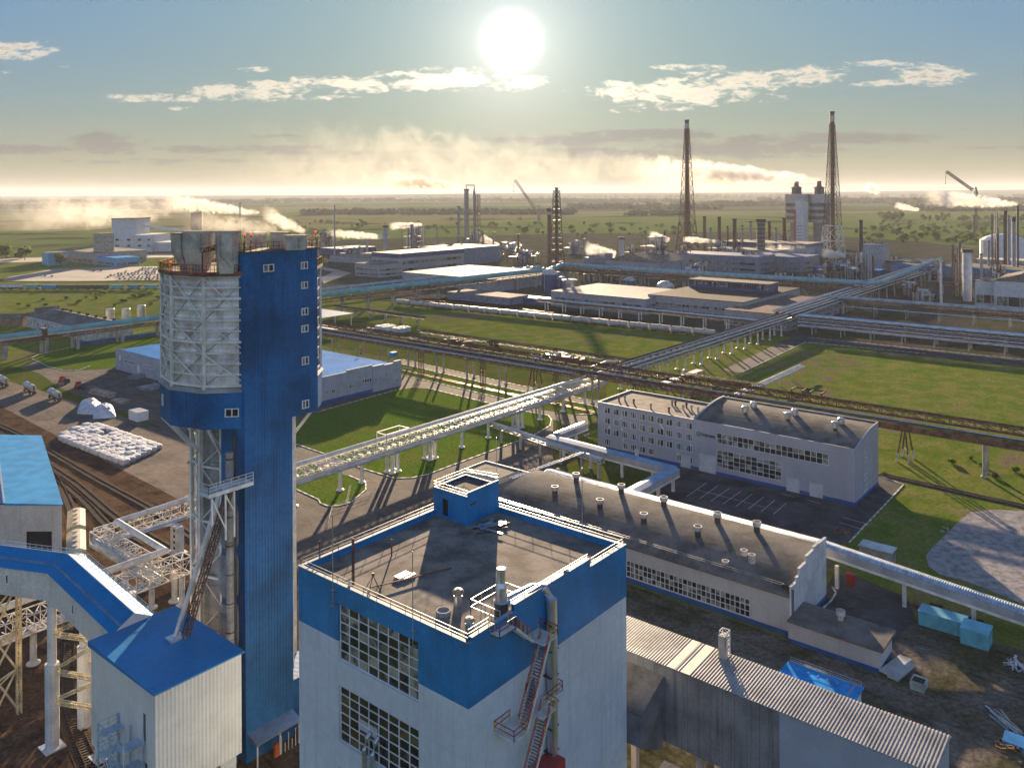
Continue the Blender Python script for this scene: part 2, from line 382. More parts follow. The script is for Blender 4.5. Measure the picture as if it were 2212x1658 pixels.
sheet('left_lawn', [(65,773),(85,765),(120,757),(250,742),(345,722),(345,760),(250,795),(190,799),(140,799),(110,793)], LAWN, .07)
sheet('lawn', [(560,985),(620,920),(690,890),(856,843),(891,837),(921,839),(1061,873),(1106,885),(1184,898),(1191,906),(1188,918),(1152,938),(1106,955),(923,1023),(890,1030),(853,1031),(783,1010),(703,979),(633,955)], LAWN, .07)
sheet('small_lawn', [(560,1010),(633,1000),(665,997),(728,1022),(753,1028),(790,1043),(789,1058),(760,1083),(735,1091),(708,1092),(690,1086),(688,1077),(636,1053)], LAWN, .07)
sheet('road_verge', [(866,788),(1106,842),(1290,880),(1298,893),(1240,896),(1146,880),(1103,864),(866,808)], LAWN, .07)
sheet('rack_verge', [(690,690),(880,700),(1310,790),(1310,872),(1106,829),(866,776),(690,745)], ROUGHG, .07)
sheet('courtyard_grass', [(1195,905),(1300,962),(1462,1008),(1405,1085),(1330,1078),(1195,1000)], ROUGHG, .07)
sheet('car_park', [(1400,1005),(1470,985),(1900,1030),(1952,1046),(1835,1170),(1780,1190),(1690,1190),(1330,1085),(1405,1080),(1455,1012)], ASPHD, .08)
sheet('bare_earth_lot', [(84,-60),(84,100),(146,100),(146,57),(168,57),(168,20),(215,-60)], LOT, .015, True)
sheet('annex_yard', [(1783,1275),(1800,1240),(1850,1245),(1960,1290),(1975,1330),(1925,1400),(1740,1330)], ASPHD, .06)
sheet('gravel_area', [(2075,1123),(2096,1106),(2147,1100),(2230,1104),(2420,1120),(2420,1330),(2212,1305),(2088,1255),(2030,1240),(2006,1223),(2000,1200),(2015,1180)], GRAVEL, .04)
sheet('far_parking', [(20,598),(60,592),(120,580),(345,575),(345,605),(120,608),(0,608)], mat('pale_concrete', (.30,.26,.22), .9, var=.15, scale=.03), .09)
sheet('far_road', [(-50,560),(345,548),(600,552),(760,590),(700,612),(690,600),(720,588),(600,560),(345,556),(-50,570)], mat('pale_concrete', (.3,.26,.22)), .11)
sheet('right_road', [(1560,800),(1715,725),(1745,728),(2420,800),(2420,812),(1740,738),(1600,805)], ASPHD, .08)
sheet('cross_road', [(866,776),(1106,829),(1310,872),(1310,884),(1106,841),(866,787)], ASPH, .055)
sheet('bare_strip', [(1880,757),(2080,768),(2420,800),(2420,815),(2060,778),(1890,764)], LOT, .055)

def kerb(name, px, closed=False, z=.08):
    m = MB(CONC, KERBW); pts = [P(x, y, 0) for x, y in px]; on = 0; acc = 0.0
    for a, b in zip(pts, pts[1:]):
        L = (b-a).length; s = 0.0; d = (b-a)/max(L, 1e-6)
        while s < L:
            e = min(L, s+1.6); m.beam(a+d*s+V(0,0,z), a+d*e+V(0,0,z), .32, .22, on); on = 1-on; s = e
    m.build(name, kind='structure')
kerb('kerb', [(633,957),(703,981),(783,1012),(853,1033),(890,1032),(923,1025),(1106,957),(1152,940),(1188,920),(1191,906),(1184,897)])
kerb('kerb', [(688,889),(856,842)]); kerb('kerb', [(921,838),(1061,872),(1106,884),(1184,897)])
kerb('kerb', [(636,1055),(688,1079),(692,1087),(708,1093),(735,1092),(760,1084),(790,1058),(790,1043),(753,1027)])
kerb('kerb', [(140,800),(110,794),(66,774),(85,765),(345,708)]); kerb('kerb', [(866,786),(1106,841),(1290,879),(1298,893),(1240,896)])
kerb('kerb', [(866,776),(1106,829),(1290,868)]); kerb('kerb', [(866,809),(1103,865),(1146,881)])
kerb('kerb', [(1899,1027),(1952,1047),(1835,1171)]); kerb('kerb', [(1455,1028),(1432,1045),(1415,1060)])
kerb('kerb', [(1745,729),(2212,776)]); kerb('kerb', [(1600,806),(1740,739),(2000,764)]); kerb('kerb', [(1770,1322),(1797,1296),(1806,1280),(1798,1268)])
kerb('kerb', [(140,800),(170,800),(195,790)])
def parking_marks(name, lines, w=.14):
    m = MB(KERBW)
    for a, b in lines:
        p, q = P(*a), P(*b); d = (q-p).normalized(); s = V(-d.y, d.x, 0)*w/2; u = V(0,0,.085)
        m.poly([p-s+u, p+s+u, q+s+u, q-s+u])
    m.build(name, kind='structure')
parking_marks('parking_bay_lines', [((1484+i*27.3-s, 1072+i*5.5), (1527+i*24.5, 1042+i*6.3)) for i, s in enumerate((0,0,4,4,4,4,4,4))]+[((1507,1058),(1650,1095)),((1821,1117),(1869,1131)),((1812,1128),(1860,1142)),((1806,1139),(1850,1152)),((1869,1131),(1848,1156)),((1689,1066),(1717,1074)),((1742,1079),(1772,1088))])

def track(px, gauge=1.52, sleepers=True, ballast=True):
    pts = [P(x, y, 0) for x, y in px]
    # resample with a Catmull-Rom curve
    pp = [pts[0]*2-pts[1]]+pts+[pts[-1]*2-pts[-2]]; c = []
    for i in range(1, len(pp)-2):
        n = max(2, int((pp[i+1]-pp[i]).length/4))
        for k in range(n):
            t = k/n; a, b, d, e = pp[i-1], pp[i], pp[i+1], pp[i+2]
            c.append(.5*((2*b)+(d-a)*t+(2*a-5*b+4*d-e)*t*t+(3*b-a-3*d+e)*t**3))
    c.append(pts[-1])
    m = MB(RAILM, BALLAST, mat('sleeper', (.07,.05,.04), .9, var=.2))
    nn = []
    for i, p in enumerate(c):
        d = (c[min(i+1, len(c)-1)]-c[max(i-1, 0)]).normalized(); nn.append(V(-d.y, d.x, 0))
    for i in range(len(c)-1):
        for s in (-1, 1): m.beam(c[i]+nn[i]*s*gauge/2+V(0,0,.30), c[i+1]+nn[i+1]*s*gauge/2+V(0,0,.30), .10, .16, 0)
        if ballast: m.add([c[i]-nn[i]*1.9+V(0,0,.1), c[i]+nn[i]*1.9+V(0,0,.1), c[i+1]+nn[i+1]*1.9+V(0,0,.1), c[i+1]-nn[i+1]*1.9+V(0,0,.1)], [(0,1,2,3)], 1)
    if sleepers:
        acc = 0
        for i in range(len(c)-1):
            L = (c[i+1]-c[i]).length; k = 0
            while acc < L:
                p = c[i].lerp(c[i+1], acc/L); m.beam(p-nn[i]*1.3+V(0,0,.13), p+nn[i]*1.3+V(0,0,.13), .25, .2, 2); acc += .65
            acc -= L
    return m.build('rail_track', kind='structure')
track([(-60,893),(0,920),(45,940),(110,979),(210,1038),(325,1101),(423,1168),(560,1265)])
track([(40,955),(110,1010),(164,1046),(252,1120),(330,1165),(425,1222)]); track([(60,980),(120,1031),(178,1080),(236,1140),(300,1180)])
track([(105,1010),(132,1055),(158,1120),(166,1200),(165,1290),(150,1400),(152,1530),(205,1670)])
track([(1899,1024),(2050,1058),(2230,1098)]); track([(866,800),(1106,853),(1290,893),(1420,930)], sleepers=False)
track([(-30,608),(345,608)], sleepers=False); track([(820,648),(1010,655),(1300,690),(1545,724)], sleepers=False)
# ------------------------------------------------------------------ facade and window helpers
def facade(mb, o, du, W, z0, z1, holes=(), mi=0, n=None, dep=.18):
    """one wall face with real openings; o corner, du unit along, n outward; holes (s0,s1,za,zb)"""
    o = V(o[0], o[1], 0); du = V(du[0], du[1], 0); n = V(n[0], n[1], 0)
    hs = [(max(0,a), min(W,b), max(z0,c), min(z1,d)) for a, b, c, d in holes if d > z0 and c < z1]
    S = sorted({0, W, *[x for h in hs for x in h[:2]]}); T = sorted({z0, z1, *[x for h in hs for x in h[2:]]})
    pt = lambda s, t, k=0: o+du*s+V(0,0,t)-n*k
    for a, b in zip(S, S[1:]):
        run = None
        for c, d in zip(T, T[1:]):
            cs, ct = (a+b)/2, (c+d)/2
            if any(h[0] < cs < h[1] and h[2] < ct < h[3] for h in hs):
                if run: mb.poly([pt(a,run[0]), pt(b,run[0]), pt(b,run[1]), pt(a,run[1])], mi); run = None
            else: run = (run[0], d) if run else (c, d)
        if run: mb.poly([pt(a,run[0]), pt(b,run[0]), pt(b,run[1]), pt(a,run[1])], mi)
    for (a, b, c, d), h0 in zip(hs, [h for h in holes if h[3] > z0 and h[2] < z1]):
        mb.poly([pt(a,c), pt(a,d), pt(a,d,dep), pt(a,c,dep)], mi); mb.poly([pt(b,c), pt(b,d), pt(b,d,dep), pt(b,c,dep)], mi)
        if h0[2] >= z0: mb.poly([pt(a,c), pt(b,c), pt(b,c,dep), pt(a,c,dep)], mi)
        if h0[3] <= z1: mb.poly([pt(a,d), pt(b,d), pt(b,d,dep), pt(a,d,dep)], mi)
def window(parent, o, du, n, h, cols, rows, dep=.14, fw=.07, gm=None, fm=None, label=None, name='window', skip=0.0):
    s0, s1, z0, z1 = h; o = V(o[0], o[1], 0); du = V(du[0], du[1], 0); n = V(n[0], n[1], 0)
    pt = lambda s, t, k=0: o+du*s+V(0,0,t)-n*k
    f = MB(fm or PANEW); g = MB(gm or GLASS)
    for i in range(cols+1):
        s = s0+(s1-s0)*i/cols; s = min(max(s, s0+fw/2), s1-fw/2)
        f.beam(pt(s, z0, dep-.05), pt(s, z1, dep-.05), fw, fw)
    for j in range(rows+1):
        t = z0+(z1-z0)*j/rows; t = min(max(t, z0+fw/2), z1-fw/2)
        f.beam(pt(s0, t, dep-.047), pt(s1, t, dep-.047), fw*.9, fw*.9)
    for i in range(cols):
        for j in range(rows):
            a, b = s0+(s1-s0)*i/cols, s0+(s1-s0)*(i+1)/cols; c, d = z0+(z1-z0)*j/rows, z0+(z1-z0)*(j+1)/rows
            t = random.uniform(-.03, .03)
            g.add([pt(a,c,dep+t), pt(b,c,dep), pt(b,d,dep-t), pt(a,d,dep)], [(0,1,2,3)])
    w = f.build(name, parent, label); g.build('pane', w); return w
def cyl_vent(mb, c, r, h, mi=0, cap=True, capmi=None):          # mushroom roof vent
    pr = [(r,0),(r,h*.62)] if cap else [(r,0),(r,h)]
    mb.lathe(c, pr, 12, mi)
    if cap: mb.lathe(c, [(r*.8,h*.62),(r*.8,h*.72)], 12, mi); mb.lathe(c, [(r*1.25,h*.72),(r*1.25,h*.86),(r*.9,h*.96),(.05,h)], 12, mi if capmi is None else capmi)

# ------------------------------------------------------------------ 1. white and blue process building in the foreground
def process_building():
    X0, X1, Y0, Y1, ZR, ZB, ZP = 57.3, 85.1, 52.4, 78.2, 37.25, 31.9, 38.0
    t = thing('process_building', (71, 65, 0), 'tall white process building with a blue upper band and flat felt roof in the foreground', 'building')
    W1 = (78.2-71.25, 78.2-59.05, 29.9, 35.9); W2 = (W1[0], W1[1], 21.2, 27.2); W3 = (W1[0], W1[1], 12.5, 18.5); door = (65.9-X0, 67.2-X0, 28.0, 30.3)
    A = ((X0,Y1), (0,-1), Y1-Y0, (-1,0)); B = ((X0,Y0), (1,0), X1-X0, (0,-1))
    w = MB(WWALL)
    facade(w, A[0], A[1], A[2], 0, ZB, (W1,W2,W3), 0, A[3], .35); facade(w, B[0], B[1], B[2], 0, ZB, (door,), 0, B[3], .25)
    facade(w, (X1,Y0), (0,1), Y1-Y0, 0, ZB, (), 0, (1,0)); facade(w, (X1,Y1), (-1,0), X1-X0, 0, ZB, (), 0, (0,1))
    w.build('wall', t)
    b = MB(BLUE)
    facade(b, (X0-.02,Y1+.02), A[1], Y1-Y0+.04, ZB, ZP, (W1,), 0, A[3], .35)
    prof = [(0,38.35),(6.7,38.35),(6.7,39.0),(15.6,39.0),(15.6,39.15),(16.1,39.15),(16.1,38.95),(20.2,38.95),(20.2,38.05),(X1-X0+.02,38.05)]
    b.poly([(X0-.02,Y0-.02,ZB),(X1+.02,Y0-.02,ZB)]+[(X0+s,Y0-.02,z) for s, z in prof[::-1]])
    facade(b, (X1+.02,Y0), (0,1), Y1-Y0, ZB, ZP, (), 0, (1,0)); facade(b, (X1,Y1+.02), (-1,0), X1-X0, ZB, ZP, (), 0, (0,1))
    b.box(X0+.33, X0+.36, Y0, Y1, ZR, ZP-.02); b.box(X1-.36, X1-.33, Y0, Y1, ZR, ZP-.02); b.box(X0, X1, Y1-.36, Y1-.33, ZR, ZP-.02)
    for (s0, z), (s1, _) in zip(prof[::2], prof[1::2]): b.box(X0+s0, X0+s1, Y0+.30, Y0+.33, ZR, z-.02)
    b.build('upper_band', t)
    c = MB(PARAP, GALV)
    c.box(X0-.06, X0+.37, Y0-.06, Y1+.06, ZP, ZP+.06); c.box(X1-.37, X1+.06, Y0+.45, Y1+.06, ZP, ZP+.06); c.box(X0+.38, X1-.38, Y1-.37, Y1+.06, ZP, ZP+.06)
    for (s0, z), (s1, _) in zip(prof[::2], prof[1::2]): c.box(X0+s0+(.44 if s0 == 0 else .01), X0+s1, Y0-.08, Y0+.40, z+.003, z+.06)
    c.build('parapet_capping', t)
    r = MB(FELT); r.box(X0+.05, X1-.05, Y0+.05, Y1-.05, ZR-.3, ZR)
    rp = r.build('roof', t)
    for W in (W1, W2, W3):
        wi = window(t, A[0], A[1], A[3], W, 8, 6, .30, .095, GLASSC if W is W1 else GLASS)
    m = MB(mat('milky_pane', (.50,.53,.58), .5)); s = 78.2-67.6
    m.box(X0+.24, X0+.27, 65.4, 68.2, 23.6, 24.7); m.build('board', t, 'white board blanking a few panes of the lower window')
    d = MB(mat('brown_door', (.06,.022,.018), .6), RED); d.box(65.95, 67.15, Y0+.10, Y0+.16, 28.0, 30.28, 0); d.box(65.8, 65.9, Y0-.05, Y0+.1, 28, 30.4, 1); d.box(67.2, 67.3, Y0-.05, Y0+.1, 28, 30.4, 1); d.build('door', t)
    for x, z in ((66.3,31.1),(66.8,31.3)):
        m = MB(BLACK); m.tube((x,Y0-.3,z),(x,Y0,z), .07); m.box(x-.1,x+.12,Y0-.45,Y0-.2,z-.15,z+.05); m.build('door_lamp', t)
    # penthouse with door, railings, numerals
    pe = MB(BLUE); px0, px1, py0, py1, pz = 78.9, 85.12, 72.2, 78.25, 40.9
    facade(pe, (px0,py1), (0,-1), py1-py0, ZR, pz, ((1.6,2.6,ZR+.3,ZR+2.5),), 0, (-1,0), .2); facade(pe, (px0,py0), (1,0), px1-px0, ZR, pz+.5, (), 0, (0,-1))
    facade(pe, (px1,py0), (0,1), py1-py0, ZP+.07, pz, (), 0, (1,0)); facade(pe, (px1,py1), (-1,0), px1-px0, ZP+.07, pz, (), 0, (0,1))
    ph = pe.build('penthouse', t)
    q = MB(FELTD, PARAP); q.box(px0+.02, px1-.02, py0+.02, py1-.02, pz-.5, pz-.3, 0)
    for a in ((px0-.05,px0+.2,py0,py1), (px1-.2,px1+.05,py0,py1), (px0+.2,px1-.2,py1-.25,py1+.05)): q.box(*a, pz, pz+.05, 1)
    q.box(px0-.05, px1+.05, py0-.05, py0+.2, pz+.503, pz+.55, 1); q.build('penthouse_roof', ph)
    q = MB(DARK); q.box(px0+.14, px0+.18, py1-2.6, py1-1.6, ZR+.3, ZR+2.5); q.build('doorway', ph)
    q = MB(BLACK)
    for i in range(4): q.box(79.4+i*.32, 79.62+i*.32, py0-.03, py0-.01, 39.6, 39.95)
    q.build('wall_mark', ph)
    q = MB(GALV); q.rail([(px0,py0,pz),(px0,py1,pz),(px1,py1,pz),(px1,py0,pz+.5)], .8, .035, 1.8); q.build('railing', ph)
    # roof furniture
    q = MB(GALV)
    q.rail([(X0+.2,Y1-.2,ZP),(X0+.2,Y0+.2,ZP)], .75, .05, 2.2); q.rail([(X0+.2,Y0+.2,ZP+.4),(60.4,Y0+.2,ZP+.4)], .75, .05, 1.8); q.rail([(78,Y0+.2,ZP),(X1-.2,Y0+.2,ZP)], .8, .05, 2.2); q.rail([(63.7,Y0+.2,39),(77.3,Y0+.2,39)], .5, .05, 2.2)
    q.rail([(X1-.2,Y0+.2,ZP),(X1-.2,72,ZP)], .85, .05, 2.6); q.rail([(X0+.2,Y1-.2,ZP),(78.7,Y1-.2,ZP)], .85, .05, 2.6); q.build('railing', t)
    for (x, y, r_, h) in ((990,1307,.48,1.75),(1014,1362,.42,1.35)):
        q = MB(GALV, mat('rust_cap', (.34,.27,.20), .6)); p = P(x, y, ZR); cyl_vent(q, p, r_, h, 0, True, 1); q.build('roof_vent', t, smooth=False)
    q = MB(CONC); p = P(958, 1326, ZR); q.lathe(p, [(.75,0),(.75,.45),(.62,.45),(.62,.2)], 18); q.build('vent_curb', t)
    for (x, y0, y1, r_, mm) in ((763,1260,1162,.16,RSTEEL),(691,1217,1168,.08,RSTEEL),(846,1199,1164,.09,RSTEEL)):
        q = MB(mm); p = P(x, y0, ZR); q.tube(p, p+V(0,0,Z(p,y1)-ZR), r_); q.build('roof_pipe', t)
    for (x, y, y1) in ((719,1307,1110),(892,1397,1190)):
        q = MB(GALV); p = onX(x, y, X0-.35); q.tube(p, (p.x,p.y,Z(p,y1)), .045, 6); q.box(p.x-.1, X0, p.y-.25, p.y+.25, p.z-.05, p.z+.05); q.box(p.x-.1, X0, p.y-.25, p.y+.25, p.z+1.6, p.z+1.7); q.build('lightning_rod', t)
    for (x, y, y1) in ((1258,1150,1010),(1073,1025,945)):
        q = MB(GALV); p = P(x, y, ZP); q.tube(p, p+V(0,0,Z(p,y1)-ZP), .05, 6); q.build('lightning_rod', t)
    # extraction duct: roof silencer, cross pipe, bend and riser down the wall
    q = MB(GALV); q.path([(64.3,54.0,38.6),(68.2,53.4,38.75),(69.4,52.6,38.6),(69.42,51.75,37.6),(69.42,51.7,36),(69.42,51.7,0)], .56, 14)
    du = q.build('duct', t, smooth=False)
    for z in (18,22,24.5,27,29.8,32.5,35.2): q = MB(BLACK); q.box(68.75, 70.1, 51.35, 52.4, z, z+.09); q.build('bracket', du)
    q = MB(GALV, BLACK); q.lathe((64.1,54.1,ZR), [(.72,0),(.72,1.6)], 12, 1); q.lathe((64.1,54.1,ZR+1.6), [(.85,0),(.62,.12),(.62,1.5),(.45,1.9),(.42,3.3)], 14, 0); q.build('silencer', du)
    q = MB(GALV); q.rail([(62.6,53.0,ZR),(62.6,56.9,ZR),(67.6,56.9,ZR),(67.6,53.0,ZR)], 1.5, .06, 1.6); q.build('guard_rail', t)
    # fire stair on the right face
    st = MB(WSTEEL); st.box(60.4,62.9,Y0-1.2,Y0-.05,37.5,37.65); s = st.build('fire_stair', t)
    tr = MB(WSTEEL, GALV); rl = MB(RED, YEL)
    def flight(xa, za, xb, zb, ya, yb):
        for yy in (ya, yb): tr.beam((xa,yy,za-.1),(xb,yy,zb-.1), .08, .28, 0)
        n = max(3, int(abs(za-zb)/.25))
        for k in range(n):
            u = (k+.5)/n; tr.box(xa+(xb-xa)*u-.13, xa+(xb-xa)*u+.13, ya, yb, za+(zb-za)*u-.02, za+(zb-za)*u+.02, 1)
        for yy in (ya, yb):
            for hh in (.55, 1.05): rl.beam((xa,yy,za+hh),(xb,yy,zb+hh), .06, .06, 0)
            for k in range(5):
                u = k/4; rl.beam((xa+(xb-xa)*u,yy,za+(zb-za)*u),(xa+(xb-xa)*u,yy,za+(zb-za)*u+1.05), .06, .06, 1)
    def deck(x0, x1, y0, y1, z, sides):
        tr.box(x0, x1, y0, y1, z-.14, z, 0)
        for a, b in sides:
            for hh in (.55, 1.05): rl.beam((*a,z+hh),(*b,z+hh), .06, .06, 0)
            for k in range(3): rl.beam(V(*a,z).lerp(V(*b,z), k/2), V(*a,z+1.05).lerp(V(*b,z+1.05), k/2), .06, .06, 1)
    deck(60.4,62.9,Y0-1.2,Y0-.05,37.66,(((60.4,Y0-1.2),(62.9,Y0-1.2)),((60.4,Y0-1.2),(60.4,Y0))))
    flight(62.9,37.6,65.6,35.2,Y0-1.2,Y0-.2); deck(65.6,67.9,Y0-2.5,Y0-.05,35.2,(((67.9,Y0-2.5),(67.9,Y0)),((66.8,Y0-2.5),(67.9,Y0-2.5))))
    flight(66.6,35.2,62.9,28.0,Y0-2.5,Y0-1.4); deck(60.9,63.2,Y0-2.5,Y0-.05,28.0,(((60.9,Y0-2.5),(63.2,Y0-2.5)),((60.9,Y0-2.5),(60.9,Y0)),((60.9,Y0-.1),(63.2,Y0-.1))))
    deck(63.2,70.4,Y0-1.3,Y0-.05,28.0,(((63.2,Y0-1.3),(65.4,Y0-1.3)),((67.2,Y0-1.3),(70.4,Y0-1.3)),((70.4,Y0-1.3),(70.4,Y0))))
    flight(66.6,28.0,62.9,21.0,Y0-2.5,Y0-1.4); deck(65.4,67.6,Y0-2.5,Y0-1.3,28.0,(((67.6,Y0-2.5),(67.6,Y0-1.3)),)); deck(60.9,63.2,Y0-2.5,Y0-.05,21.0,(((60.9,Y0-2.5),(63.2,Y0-2.5)),((60.9,Y0-2.5),(60.9,Y0))))
    tr.build('flight', s); rl.build('handrail', s)
    q = MB(RED); q.box(65.8,69.6,Y0-2.2,Y0-.1,20.2,21.8); q.build('hose_cabinet', t, 'red box beside the lower stair landing')
    q = MB(GALV)
    for dy in (0, 1.25): q.path([(X0-.6,66.4-dy,0),(X0-.6,66.4-dy,22.6),(X0-.3,66.4-dy,23.6),(X0+.2,66.4-dy,23.9)], .26, 10)
    q.build('vent_riser', t)
    return t
process_building()

def rod_pile(name, x, y, z, spec, label, cat, seed, mats):      # heap of loose bars and boards lying on a surface
    rr = random.Random(seed); m = MB(*mats); c = P(x, y, z)
    for k in range(spec[0]):
        a = spec[4]+rr.gauss(0, spec[5]); L = rr.uniform(spec[2], spec[3]); o = V(rr.uniform(-spec[1],spec[1]), rr.uniform(-spec[1],spec[1]), .08+.12*(k%3)); d = V(cos(a), sin(a), rr.uniform(-.02,.06))*L/2
        m.beam(c+o-d, c+o+d, rr.uniform(.08,.35), rr.uniform(.06,.14), k%len(mats))
    return m.build(name, None, label, cat)
rod_pile('scrap_pile', 1058, 1140, 37.25, (22,1.3,1.2,4.2,-.5,.5), 'heap of dark scrap beams and boards on the felt roof beside the blue penthouse', 'scrap', 3, (BLACK, BSTEEL, GALV))
def fallen_mast():
    m = MB(RSTEEL, GALV); p = P(845,1266,37.25); q = P(975,1232,37.25); a = P(800,1274,37.25)
    m.beam(a+V(0,0,.3), p+V(0,0,.4), .10, .10); m.beam(p+V(0,0,.4), q+V(0,0,.3), .13, .13); c = P(870,1246,37.25); m.box(c.x-.9,c.x+.9,c.y-.5,c.y+.5,37.25,37.55,1); m.box(c.x-.5,c.x+1.2,c.y-.9,c.y-.4,37.25,37.5,1)
    m.build('fallen_pole', None, 'long thin pole lying with pale boards across the middle of the felt roof', 'pole')
    m = MB(BLACK); o = P(806,1275,37.25); top = o+V(0,0,1.6)
    for k in range(4): a = k*pi/2+.3; m.beam(top, o+V(cos(a)*1.0, sin(a)*1.0, .0), .06, .06)
    m.tube(top, top+V(0,0,.3), .15); m.build('tripod', None, 'small black tripod stand on the felt roof near its left edge', 'tripod')
fallen_mast()
# ------------------------------------------------------------------ 2. prilling tower
def prilling_tower():
    C = V(73.0, 113.3, 0); ang = [radians(30*k) for k in range(12)]
    ring = lambda r: [(C.x+r*cos(a), max(103.12, C.y+r*sin(a))) for a in ang]       # flat where the stair block stands
    t = thing('prilling_tower', (73, 112, 0), 'tall blue and white prilling tower with louvred drum and roof stacks', 'tower')
    BAND = mat('weathered_drum_panel', (.60,.585,.57), .8, var=.20, scale=.45, col2=(.40,.34,.30), streak=.25, hline=(1.6,.35,-.25))
    m = MB(BAND); m.prism(ring(11.35), 52.6, 68.3); dr = m.build('drum', t)
    f = MB(WSTEEL, CONC)
    zz = [52.9+1.53*k for k in range(11)]
    for k in range(12):
        if k == 9: continue
        a, b = ang[k], ang[(k+1)%12]; p = lambda r, an, z: V(C.x+r*cos(an), C.y+r*sin(an), z)
        f.beam(p(11.6,a,52.4), p(11.6,a,68.4), .38, .38)
        if k == 8: continue
        for i, z in enumerate(zz): f.beam(p(11.6,a,z), p(11.6,b,z), .16 if i%4 else .26, .2 if i%4 else .34)
        for z0, z1 in ((52.9,57.5),(57.5,62.1),(62.1,68.2)):
            f.beam(p(11.4,a,z0), p(11.4,b,z1), .12, .12, 1); f.beam(p(11.52,b,z0), p(11.8,a,z1), .17, .17)
    f.build('frame', dr)
    m = MB(DBLUE); m.prism(ring(11.9), 46.9, 52.0); belt = m.build('belt', t)
    m = MB(CONC); m.prism(ring(12.15), 52.0, 52.6, 0, ring(11.4)); m.build('sill', belt)
    mid = lambda k: V((ring(11.9)[k][0]+ring(11.9)[(k+1)%12][0])/2, (ring(11.9)[k][1]+ring(11.9)[(k+1)%12][1])/2, 0)
    def belt_win(k, s, w, z0, z1, cols):
        a = V(*ring(11.9)[k], 0); b = V(*ring(11.9)[(k+1)%12], 0); d = (b-a).normalized(); n = V(d.y, -d.x, 0)
        window(belt, a, d, n, (s, s+w, z0, z1), cols, 1, -.06, .12)
    belt_win(7, 3.0, 1.9, 48.6, 49.8, 2); belt_win(5, 1.9, .7, 48.9, 50.6, 1)
    # stair block and shaft
    X0, X1, XM, Y0, Y1 = 66.5, 79.1, 74.45, 103.0, 108.0
    m = MB(DBLUE); m.prism([(X0,Y0),(X1,Y0),(X1,Y1),(X0,Y1)], 46.95, 71.5); blk = m.build('stair_block', t)
    m = MB(DBLUE); m.box(X0+.003, XM, Y0+.003, 109.5, 0, 46.94); m.build('stair_shaft', t)
    zo = lambda x, y: (328.3+x*.28142, 466.6+y*.28142)
    for x0, x1, y0, y1 in ((850,932,370,428),(1139,1191,350,407),(1141,1192,502,557),(1143,1195,703,760),(1143,1196,835,891),(1146,1199,1078,1140),(1148,1201,1410,1474)):
        a = onY(*zo(x0,(y0+y1)/2), Y0); b = onY(*zo(x1,(y0+y1)/2), Y0); zc = (a.z+b.z)/2; h = (y1-y0)*.28142*depth(a)/F
        window(blk, (X0,Y0), (1,0), (0,-1), (a.x-X0, b.x-X0, zc-h/2, zc+h/2), 2, 1, -.08, .13, GLASSC)
    m = MB(BSTEEL, GALV); m.box(X0-.15, X1+.15, Y0-.15, Y1, 71.5, 71.75, 0); m.build('roof_edge', blk)
    m = MB(RSTEEL, YEL, RED)
    for a, b in (((X0,Y0),(X1,Y0)),((X1,Y0),(X1,Y1)),((X0,Y0),(X0,Y1))):
        m.rail([(*a,71.75),(*b,71.75)], 1.15, .06, 1.0, 0); m.beam((*a,72.9),(*b,72.9), .08, .08, 2)
        for k in range(4): p = V(*a,71.75).lerp(V(*b,71.75), k/3); m.beam(p, p+V(0,0,1.25), .11, .11, 1)
    m.build('roof_railing', blk)
    LAMP = bpy.data.materials.new('red_lamp'); LAMP.use_nodes = True; e = LAMP.node_tree.nodes['Principled BSDF']; e.inputs['Emission Color'].default_value = (1,.05,.04,1); e.inputs['Emission Strength'].default_value = 1.0; e.inputs['Base Color'].default_value = (.5,.02,.02,1)
    def lamp(p, h):
        m = MB(YEL, RED); n = 6
        for k in range(n): m.tube(p+V(0,0,h*k/n), p+V(0,0,h*(k+1)/n), .09, 6, mi=k%2)
        o = m.build('lamp_post', t); m = MB(LAMP); m.lathe(p+V(0,0,h), [(.09,0),(.13,.08),(.13,.2),(.06,.28)], 8); m.build('beacon', o)
    lamp(V(X1-.2,Y0+.1,71.75), 2.2); lamp(V(X0+.2,Y0+.1,71.75), 2.3); lamp(V(X0+1.2,Y0+.1,71.75), 2.3)
    p = P(369,582,69); lamp(V(p.x,p.y,68.6), 1.4)
    # drum roof, gallery rail, stacks
    m = MB(BSTEEL, RED); m.prism(ring(12.1), 68.3, 68.7); m.build('drum_roof', t)
    m = MB(RSTEEL, YEL, RED); rp = [(x,y,68.7) for x, y in ring(11.95)]; rp.append(rp[0])
    for a, b in zip(rp, rp[1:]):
        m.rail([a,b], 1.2, .06, .55, 0, 2); m.beam(V(*a)+V(0,0,1.2), V(*b)+V(0,0,1.2), .09, .09, 2); m.beam(V(*a)+V(0,0,.1), V(*b)+V(0,0,.1), .05, .25, 2)
        for k in range(3): p = V(*a).lerp(V(*b), k/3); m.beam(p, p+V(0,0,1.25), .11, .11, 1)
    m.build('drum_railing', t)
    STK = mat('fibreglass_stack', (.47,.43,.37), .6, var=.2, scale=.4, streak=.25, vline=(.75,.06,.3))
    STL = mat('stack_lip', (.42,.36,.27), .7, var=.2)
